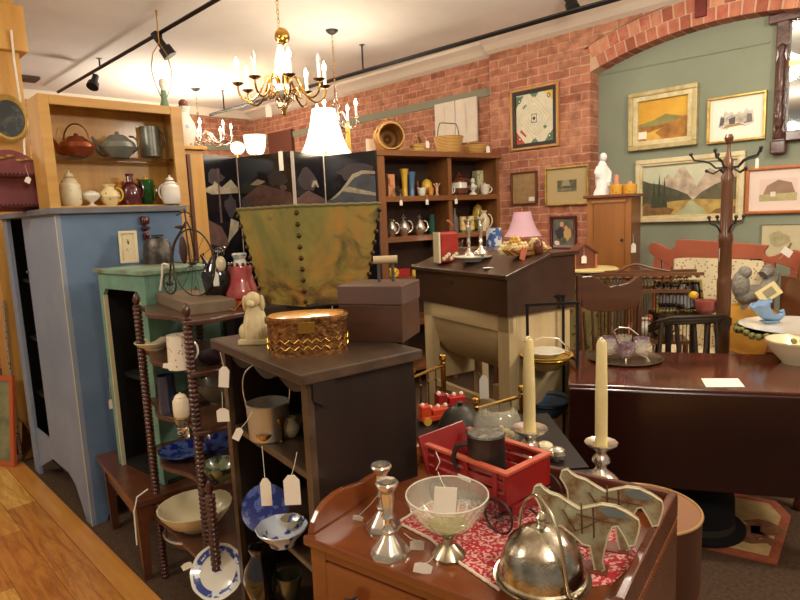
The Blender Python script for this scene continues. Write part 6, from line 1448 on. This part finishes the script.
B().box(0,.02,.0,WD_-.005,.18,WZ-.022).build('side_panel',CHERRYD,t,smooth=False); B().box(WW-.02,WW,.0,WD_-.005,.18,WZ-.022).build('side_panel',CHERRYD,t,smooth=False)
B().box(.02,WW-.02,WD_-.02,WD_-.005,.18,WZ-.022).build('back_panel',CHERRYD,t,smooth=False)
B().box(.02,WW-.02,.02,WD_-.02,.18,.2).build('bottom_board',CHERRYD,t,smooth=False)
b=B(); b.box(0,.045,-.002,.02,.1,WZ-.022); b.box(WW-.045,WW,-.002,.02,.1,WZ-.022); b.box(.045,WW-.045,-.002,.02,WZ-.045,WZ-.022); b.box(.045,WW-.045,-.002,.02,WZ-.22,WZ-.2); b.build('face_frame',CHERRY,t,smooth=False,bevel=.002)
dr=B().box(.048,WW-.048,-.006,.018,WZ-.197,WZ-.048).build('drawer',CHERRY,t,smooth=False,bevel=.003)
kb=local(t,at(352,592,z=WZ-.10))
for x in (.13,WW-.13): B().lathe([(0,0),(.010,0),(.008,.012),(.018,.02),(.017,.03),(.008,.036),(0,.036)],16,T=Matrix.Translation((x,-.006,WZ-.11))@Matrix.Rotation(PI/2,4,'X')).build('knob',pm('dark_knob',(50,24,16),.25,coat=.5),dr)
B().box(.048,WW-.048,.0,.018,.2,WZ-.222).build('door',CHERRY,t,smooth=False,bevel=.003)
for x in (0,WW-.04):
    for y in (0,WD_-.045): B().box(x,x+.04,y,y+.04,0,.18).build('leg',CHERRYD,t,smooth=False)
def onws(px,py): return at(px,py,z=WZ)
# patterned runner
poly=[(398,524),(440,498),(505,503),(560,510),(625,530),(640,558),(612,585),(560,590),(500,592),(462,566),(430,540)]
pw=[onws(*q) for q in poly]; c=sum(pw,Vector())/len(pw)
RUN=pattern('red_figured_cloth',(180,40,50),(226,176,166),150,.53,.9,0,'noise')
n_=len(pw)
def frng(p0,p1): return None
t=thing('table_runner','red and pink figured cloth runner with a cream edge lying on the washstand','cloth',(c.x,c.y,WZ),0)
B().prism([(q.x-c.x,q.y-c.y) for q in pw],.0005,.002,'xy').build('cloth',RUN,t,smooth=False)
ed=B(); 
for i in (0,8,9,10):
    a=pw[i]-c;b_=pw[(i+1)%n_]-c; k=10
    ed.tube([(a.x+(b_.x-a.x)*j/k,a.y+(b_.y-a.y)*j/k,.003+.0012*(j%2)) for j in range(k+1)],.0032,6)
ed.build('cream_fringe',pm('cream_fringe',(232,214,190),.9),t)
# silver candlesticks
def cstick(px,py,Wp,Hp,label,tagp=None):
    p=onws(px,py); m=mpp(p)
    t=thing('silver_candlestick',label,'candlestick',p,FACE); R=Wp*m/2; h=Hp*m
    B().lathe([(0,0),(R,0),(R*1.0,h*.04),(R*.85,h*.10),(R*.5,h*.20),(R*.28,h*.28),(R*.36,h*.33),(R*.22,h*.38),(R*.20,h*.46),(R*.34,h*.52),(R*.24,h*.57),(R*.33,h*.80),(R*.32,h*.85),(R*.55,h*.94),(R*.58,h*.975),(R*.52,h),(R*.3,h*.99),(R*.27,h*.88),(0,h*.87)],36,wob=lambda a,z:1+.03*math.cos(8*a)).build('body',SILVER,t)
    return t
t=cstick(384,527,36,66,'rear of the two silver candlesticks at the left of the washstand'); price_tag(t,t.location+Vector((0,0,.09)),at(358,518,z=WZ+.008),.024,.012,tilt=.3)
t=cstick(390,553,40,76,'front of the two silver candlesticks at the left of the washstand'); 
# glass compote
p=onws(449,556); m=mpp(p); t=thing('glass_compote','cut glass compote with a fluted bowl on a silver foot and a white tag','compote',p,FACE)
zb=24*m; R=40.5*m; hb=42*m
fl=lambda a,z:1+(.018*math.cos(24*a))
B().lathe([(0,zb),(R*.15,zb),(R*.55,zb+hb*.2),(R*.85,zb+hb*.55),(R,zb+hb*.92),(R*1.01,zb+hb),(R*.965,zb+hb),(R*.945,zb+hb*.9),(R*.8,zb+hb*.56),(R*.5,zb+hb*.26),(0,zb+hb*.1)],72,wob=fl).build('bowl',CUTG,t)
rb_s=B()
for k in range(18):
    a=2*PI*k/18; rb_s.tube([(R*.2*math.cos(a),R*.2*math.sin(a),zb+hb*.10),(R*.55*math.cos(a),R*.55*math.sin(a),zb+hb*.27),(R*.80*math.cos(a),R*.80*math.sin(a),zb+hb*.58)],[.0026,.0022,.0004],6)
rb_s.build('cut_flutes',pm('cut_flute_glass',(240,236,214),.08,alpha=.5,coat=1),t)
B().tube([(R*math.cos(2*PI*i/60),R*math.sin(2*PI*i/60),zb+hb) for i in range(60)],.0014,6,closed=True).build('rim',pm('rim_glass',(236,232,214),.08,alpha=.8,coat=1),t)
B().lathe([(0,0),(17*m,0),(17*m,3*m),(14*m,7*m),(6*m,14*m),(5*m,20*m),(8*m,24*m),(0,25*m)],28,wob=lambda a,z:1+.03*math.cos(10*a)).build('foot',TARN,t)
B().lathe([(0,0),(R*.5,hb*.24),(R*.46,hb*.27),(0,hb*.14)],30,(0,0,zb)).build('pale_base',pm('pale_green_glass',(214,220,160),.1,trans=.7),t)
dp_=dep(p)
price_tag(t,at(438,472,d=dp_-.06),at(445,502,d=dp_-.09),.043,.06,tilt=.1,pointed=False)
pt_=at(423,572,z=WZ+.004)
tagm=price_tag(t,at(434,556,z=WZ+.02),pt_+Vector((0,0,.008)),.036,.022,tilt=.25)
price_tag(t,at(404,533,z=WZ+.02),at(417,545,z=WZ+.012),.03,.022,tilt=.1)
# wagon
ztw=WZ+.138
Q=at(507,474,z=ztw); Lw=at(426,444,z=ztw); Rw=at(556,455,z=ztw)
v=Q-Lw; Lg=v.length; aa=math.atan2(v.y,v.x); nv=Vector((-v.y,v.x,0)).normalized(); Wd=.155
t=thing('toy_wagon','red painted toy farm wagon with slatted sides and spoked wheels on the washstand','wagon',(Lw.x,Lw.y,WZ),aa)
hw=.138; hf=.066
def slat(x0,x1,y0,y1,z0,z1,nm='side_slat'): return B().box(x0,x1,y0,y1,z0,z1).build(nm,RED,t,smooth=False,bevel=.0015)
B().box(.01,Lg-.01,0.008,Wd-.008,hf-.008,hf).build('bed',RED,t,smooth=False)
for y in (0,Wd-.008):
    for k in range(3): slat(0.005,Lg-.0,y,y+.008,hf+.002+k*.025,hf+.020+k*.025)
    for x in (.03,Lg*.5,Lg-.04): slat(x,x+.014,y-.004 if y==0 else y+.008,y if y==0 else y+.012,hf-.006,hw,'upright')
B().box(Lg-.008,Lg,-.004,Wd+.004,hf-.004,hw).build('end_board',RED,t,smooth=False,bevel=.0015)
B().prism([(-.03,hw+.012),(-.022,hw+.014),(.012,hf-.004),(.004,hf-.006)],-.004,Wd+.004,'xz').build('end_board',RED,t,smooth=False,bevel=.0015)
b=B(); b.box(-.0,Lg+.004,-.006,.010,hw-.004,hw+.002); b.box(0,Lg+.004,Wd-.01,Wd+.006,hw-.004,hw+.002); b.box(Lg-.012,Lg+.004,.01,Wd-.01,hw-.004,hw+.002); b.build('top_rim',pm('red_worn_edge',(186,70,48),.4,0,(200,110,80),14),t,smooth=False)
B().box(Lg*.45,Lg*.60,-.008,-.005,hf+.022,hf+.032).build('paper_label',PAPER,t,smooth=False)
for x in (.055,Lg-.015):
    r=.038 if x>.1 else .030
    B().tube([(x,-.02,r+.002),(x,Wd+.02,r+.002)],.004,6).build('axle',IRON,t)
    B().box(x-.02,x+.02,.01,Wd-.01,r,hf-.008).build('bolster',RED,t,smooth=False)
    for y in (-.014,Wd+.014): ring((x,y,r+.0025),r,.0028,DKIRON,t,'wheel',10,hub=.005)
B().tube([(Lg+.0,Wd/2,.03),(Lg+.06,Wd/2,.012),(Lg+.13,Wd/2,.006)],.003,6).build('pull_bar',DKIRON,t)
sl=B().tube([local(t,at(436,452,z=ztw)),local(t,at(440,462,z=ztw-.01)),local(t,at(436,470,z=ztw-.03))],.0012,5).build('string',STRING,t)
# tankard in the wagon
p=at(487,478,z=WZ+hf); p=Vector(Lw)+v.normalized()*(Lg*.60)+nv*.05; p.z=WZ+hf+.001; m=mpp(p)
t=thing('tankard','dented dark pewter tankard standing in the red wagon','tankard',p,FACE)
DP=pm('dark_pewter',(88,84,78),.42,.85,(62,60,56),14,.25)
R=20*m;h=52*m
B().lathe([(0,0),(R*1.0,0),(R*1.02,.003),(R*.97,.008),(R*.93,h-.004),(R*.97,h),(0,h+.0)],30).build('body',DP,t)
B().lathe([(0,0),(R*.93,0),(R*.9,.004),(R*.5,.0065),(0,.006)],30,(0,0,h)).build('lid',pm('hammered_pewter',(140,138,126),.35,.9,(100,98,90),40,.8),t)
B().tube([(-R*.9,0,h*.82),(-R*1.45,0,h*.78),(-R*1.65,0,h*.55),(-R*1.5,0,h*.34),(-R*1.25,0,h*.28),(-R*1.3,0,h*.2)],[.0055,.006,.006,.005,.0045,.003],8).build('handle',DP,t)
# horses
def horse(label,px0,py0,zoff,scale=1,dpt=None,flip=False):
    out=[(0,-60),(2,-68),(7,-70),(11,-66),(16,-63),(25,-61),(35,-55),(43,-51),(53,-55),(63,-59),(75,-59),(85,-55),(95,-49),(96,-44),(95,-36),(92,-23),(87,-21),(83,-30),(77,-40),(73,-38),(69,-28),(66,-13),(64,0),(66,8),(62,12),(57,10),(55,-2),(53,-14),(46,-15),(37,-23),(26,-31),(22,-28),(19,-14),(16,0),(18,7),(13,10),(9,8),(9,-6),(10,-22),(8,-36),(7,-47),(4,-54)]
    p=at(px0,py0,z=WZ+.0) if dpt is None else dpt; m=mpp(p)*scale
    t=thing('wooden_horse',label,'toy horse',p,FACE-.42)
    HP=pm('painted_horse',(158,152,122),.45,0,(118,82,42),22,.1,.2,contrast=(.46,.62)); HE=pm('horse_edge',(206,196,160),.5)
    body=[((x-50)*m*1.05,(z+(-10))*-m+.0) for x,z in out]
    body=[(x,-(z+10-10-12+0)*m if False else (12-z)*m) for (x,_),(_x,z) in zip(body,out)]
    B().prism(body,-.0065,.0065,'xz').build('body',HP,t,smooth=False,bevel=.0012)
    b=B(); k=len(body); c_=(sum(x for x,z in body)/k,sum(z for x,z in body)/k)
    e=B(); pts=[(x,-.0068,z) for x,z in body]; e.tube(pts,.0018,5,closed=True); e.build('painted_edge',HE,t)
    h=B(); h.tube([(-.045*1,-.0075,60*m),(-.02,-.0078,40*m),(.0,-.0078,46*m),(.03,-.0078,58*m)],.0012,4); h.tube([(-.01,-.0078,70*m),(-.008,-.0078,38*m)],.0015,4); h.tube([(.012,-.0078,67*m),(.014,-.0078,36*m)],.0015,4); h.tube([(-10*m,-.0078,58*m),(30*m,-.0078,54*m)],.0012,4); h.build('painted_harness',pm('harness_brown',(96,60,34),.6),t)
    mn=B(); mn.prism([(10*m,66*m),(22*m,70*m),(34*m,66*m),(40*m,60*m),(30*m,60*m),(18*m,60*m)],-.0072,-.0066,'xz'); mn.build('painted_mane',pm('slate_paint',(104,112,112),.6),t,smooth=False)
    B().box(-38*m,20*m,-.02,.02,0,.004).build('stand_board',pm('horse_stand',(120,60,44),.5),t,smooth=False)
    return t
horse('front of the two painted wooden cutout horses on the washstand, beside the silver dome',587,568,0)
horse('rear of the two painted wooden cutout horses, partly hidden behind the front one',612,548,0,.95)
# silver dome dish
p=onws(541,596); p=p+Vector((fw.x,fw.y,0)).normalized()*.0; m=mpp(p)
p=onws(542,592); m=mpp(p)
t=thing('domed_butter_dish','engraved silver domed butter dish with a bail handle at the front of the washstand','butter dish',p,FACE)
R=42*m
B().lathe([(0,0),(R*.75,0),(R*.8,.008),(R*1.0,.02),(R*1.12,.03),(R*1.14,.034),(R*1.0,.032),(0,.03)],48).build('base_dish',TARN,t)
B().lathe([(R*1.03,.034),(R*1.05,.040),(R*1.0,.043),(R*.985,.055),(R*.94,R*.55+.03),(R*.78,R*.9+.03),(R*.5,R*1.15+.03),(R*.2,R*1.27+.03),(0,R*1.29+.03)],56).build('dome',pm('engraved_silver',(214,206,186),.2,1,(150,140,118),34,.2),t)
zt_=R*1.29+.03
B().lathe([(0,-.002),(.010,-.002),(.006,.004),(.009,.010),(.011,.018),(.006,.026),(.0,.030)],16,(0,0,zt_)).build('finial',TARN,t)
top_=R*1.29+.03
b=B(); b.tube([(-R*.98*math.cos(a)*(1 if abs(math.cos(a))<.8 else 1.0)*.52*0-R*.12+ (R*.62)*math.cos(PI-a)*-1*0 + 0, 0,0) for a in []] or [(-R*.1,-R*1.06,.04),(-R*.14,-R*1.02,R*.7),(-R*.12,-R*.7,R*1.9),(-R*.05,-R*.1,R*2.35),(0,R*.3,R*2.3),(R*.05,R*.75,R*1.8),(R*.08,R*1.0,R*.9),(R*.08,R*1.08,.04)],.0033,8,sm=6)
ho=b.build('bail_handle',TARN,t); 
# twist handle so it spans slightly across the view
ho.rotation_euler=(0,0,math.radians(27))
for s in (-1,1): B().ball((0,s*R*1.1,.04),.006,8).build('hinge_knob',TARN,ho)
# ================================================================ display table behind the washstand
zt=.68
c=at(500,452,z=zt)
t=thing('display_table','dark low table behind the washstand crowded with toys and glass','table',(c.x,c.y,0),FACE)
B().box(-.30,.26,-.15,.38,zt-.03,zt).build('table_top',pm('display_table_top',(30,20,16),.5),t,smooth=False,bevel=.003)
for x in (-.28,.21):
    for y in (-.13,.33): B().box(x,x+.035,y,y+.035,0,zt-.03).build('leg',DARKW,t,smooth=False)
def ondt(px,py,dz=0): return at(px,py,z=zt)
def holder(px,py,label,clabel,ctop,cw=12,R=18,H=46):
    p=ondt(px,py); m=mpp(p)
    t=thing('candle_holder',label,'candle holder',p,0)
    b=B(); b.lathe([(0,0),(R*m*.95,0),(R*m,3*m),(R*m*.7,7*m),(R*m*.35,12*m),(R*m*.3,15*m),(R*m*.55,20*m),(R*m*.5,24*m),(R*m*.28,28*m),(R*m*.4,32*m),(R*m*.8,36*m),(R*m,39*m),(R*m*.98,40*m),(R*m*.5,38.5*m),(R*m*.42,36*m),(0,36*m)],40,wob=lambda a,z:1+.02*math.cos(12*a)); b.build('body',SILVER,t)
    z0=36*m; zc=at(px-2,ctop,d=dep(p)).z-p.z
    # taper candle, own thing
    q=p+Vector((0,0,z0)); L=zc-z0
    tc_=thing('taper_candle',clabel,'candle',q,0)
    B().lathe([(0,0.001),(cw*m*.5,.001),(cw*m*.5,L*.5),(cw*m*.40,L*.97),(cw*m*.30,L),(0,L)],20).build('wax',WAX,tc_)
    B().tube([(cw*m*.25,0,L),(0,0,L+.007),(-cw*m*.35,0,L+.006),(-cw*m*.4,0,L-.004)],.0028,6).build('wick',pm('waxed_wick',(236,222,180),.5),tc_)
holder(530,466,'silver candle holder behind the red wagon carrying the left taper','left of the two tall ivory taper candles, rising behind the red wagon',335,12)
holder(601,480,'silver candle holder beside the round bentwood box carrying the right taper','right of the two tall ivory taper candles, in front of the mahogany table',336,12,16)
sb=thing('plant_stand','narrow dark stand under the right candle holder','stand',(ondt(601,480).x,ondt(601,480).y,0),FACE)
B().box(-.055,.045,-.06,.08,zt-.02,zt-.001).build('top',DARKW,sb,smooth=False); B().box(-.02,.02,-.02,.02,0,zt-.02).build('post',DARKW,sb,smooth=False)
# glass fish bowl upside down dome
p=ondt(498,446); m=mpp(p)
t=thing('glass_cloche','round clear glass bowl holding pale dried flowers behind the red wagon','bowl',p,0)
B().lathe([(0,0),(.05,0),(.055,.004),(.078,.035),(.087,.075),(.078,.115),(.058,.14),(.054,.142),(.074,.115),(.083,.075),(.074,.035),(.046,.009),(0,.009)],36).build('bowl',CUTG,t)
b=B(); rnd=random.Random(9)
for k in range(14): b.ball((rnd.uniform(-.04,.04),rnd.uniform(-.04,.04),rnd.uniform(.02,.08)),rnd.uniform(.008,.016),8)
b.build('dried_flowers',pm('pale_flowers',(222,196,130),.8),t)
for k,(px,py,lab) in enumerate(((545,455,'small white and silver trinket box at the right of the display table'),(557,460,'small clear glass trinket at the right of the display table'))):
    pot('trinket',lab,'trinket',px,py,18,14,'globe',(CREAMC,SILVER)[k],z=zt)
# small doll figures
# iron dome (bell)
p=ondt(461,436); m=mpp(p); m=m
t=thing('iron_kettle_lid','dark hammered iron bell shaped cover on the display table','cover',p,FACE); 
B().lathe([(0,0),(.090,0),(.092,.006),(.084,.05),(.058,.095),(.024,.118),(0,.12)],36).build('cover',pm('cast_iron',(74,70,62),.45,.6,(52,50,46),10,.1),t)
B().lathe([(0,0),(.008,0),(.012,.012),(0,.018)],12,(0,0,.119)).build('knob',DKIRON,t)
# red toy trucks
def truck(label,px,py,s,mat,ld):
    p=ondt(px,py); t=thing('toy_truck',label,'toy truck',p,FACE+.3)
    B().box(-.05*s,.05*s,-.025*s,.025*s,.012*s,.03*s).build('chassis',mat,t,smooth=False,bevel=.003)
    B().box(-.05*s,-.015*s,-.022*s,.022*s,.03*s,.065*s).build('cab',mat,t,smooth=False,bevel=.004)
    B().box(-.01*s,.05*s,-.024*s,.024*s,.03*s,.05*s).build('load_box',ld,t,smooth=False,bevel=.002)
    for x in (-.032,.032):
        for y in (-.026,.026): B().lathe([(0,0),(.014*s,0),(.014*s,.008*s),(0,.008*s)],16,T=Matrix.Translation((x*s,y*s+.004*s,.014*s))@Matrix.Rotation(PI/2,4,'X')).build('wheel',pm('toy_wheel',(206,160,60),.5),t)
    b=B(); 
    for k in range(4): b.ball((-.04*s+.028*k*s,0,.066*s if k<1 else .055*s),.008*s,8)
    b.build('gifts',pm('white_gift',(226,214,200),.6),t)
truck('orange red toy truck with gold wheels at the left of the display table',434,422,1.15,pm('orange_toy',(206,70,36),.4),pm('orange_toy',(206,70,36),.4))
truck('long red toy truck with presents behind the orange toy truck',450,410,1.2,RED,pm('red_toy_box',(176,34,28),.4))
# brass doll bed: two ends with posts and rails
t=thing('brass_doll_bed','brass rail doll bed with ball topped posts beneath the wooden washing machine','doll bed',at(470,438,d=2.5)*1,0)
o_=Vector(t.location); t.location=(o_.x,o_.y,0)
hz=lambda px,py,d: local(t,at(px,py,d=d))
for (a,b_) in (((412,378,2.62),(443,365,2.74)),((476,409,2.5),(522,396,2.62))):
    qa_=hz(*a); qb_=hz(*b_)
    f=B(); f.tube([qa_,qb_],.008,8)
    za=.35
    for k in range(5):
        u=k/4; q=qa_.lerp(qb_,u); f.tube([q,(q.x,q.y,za)],.0035,6); f.ball((q.x,q.y,q.z-.05),.008,8)
    f.tube([(qa_.x,qa_.y,za),(qb_.x,qb_.y,za)],.006,6)
    f.build('end_rail',OLDBRASS,t)
    for q in (qa_,qb_):
        B().lathe([(0,0),(.012,0),(.012,q.z+.01),(.008,q.z+.015),(.018,q.z+.03),(.014,q.z+.045),(0,q.z+.055)],12,(q.x,q.y,0)).build('post',BRASS,t)
qa_,qb_=hz(443,365,2.74),hz(522,396,2.62)
B().tube([(qa_.x,qa_.y,.36),(qb_.x,qb_.y,.36)],.01,6).build('side_rail',OLDBRASS,t)
qa_,qb_=hz(412,378,2.62),hz(476,409,2.5)
B().tube([(qa_.x,qa_.y,.36),(qb_.x,qb_.y,.36)],.01,6).build('side_rail',OLDBRASS,t)
# round bentwood box right of the washstand
zr=.66; p=at(643,507,z=zr); m=mpp(p)
t=thing('bentwood_barrel','tall round bentwood box with a pale rim standing behind the washstand','barrel',(p.x,p.y,0),0)
BW_=wood('bentwood',(126,82,48),(146,98,60),'x',.45,.3,7,.02); R=.15
B().lathe([(0,0),(R,0),(R,zr-.004),(R*.97,zr-.004),(0,zr-.006)],56).build('body',wood('bentwood_side',(66,38,24),(84,50,32),'z',.45,.3,7),t)
B().lathe([(0,0),(R*.98,0),(R*.98,.003),(0,.003)],56,(0,0,zr-.004)).build('lid',BW_,t)
B().tube([(R*math.cos(2*PI*i/56),R*math.sin(2*PI*i/56),zr-.001) for i in range(56)],.004,6,closed=True).build('rim_band',pm('pale_rim',(190,150,100),.3,.4),t)
for z in (.15,.42): B().lathe([(R*1.0,0),(R*1.015,.002),(R*1.015,.025),(R,.027)],56,(0,0,z)).build('hoop',WALNUT,t)

# ---------------------------------------------------------------- repeated things share a group
GR={'silver_candlestick':'silver candlesticks on the washstand','candlestick':None,'taper_candle':'ivory taper candles','candle_holder':'silver candle holders','wooden_horse':'painted cutout horses',
'toy_truck':'red toy trucks','stacked_candle':'stacked ring candles','yellow_pot':'mustard painted pots','wall_shutter':'white panels on the brick wall','framed_picture':'framed pictures on the walls',
'chandelier':'lit chandeliers','floor_lamp':'lit shaded lamps behind the screen','track_light':'ceiling track lights'}
for o in C.objects:
    if o.parent is None and 'label' in o:
        k=o.name.split('.')[0]
        if GR.get(k): o['group']=GR[k]
        elif k=='candlestick' and 'desk box' in o['label']: o['group']='silver candlesticks on the desk box'
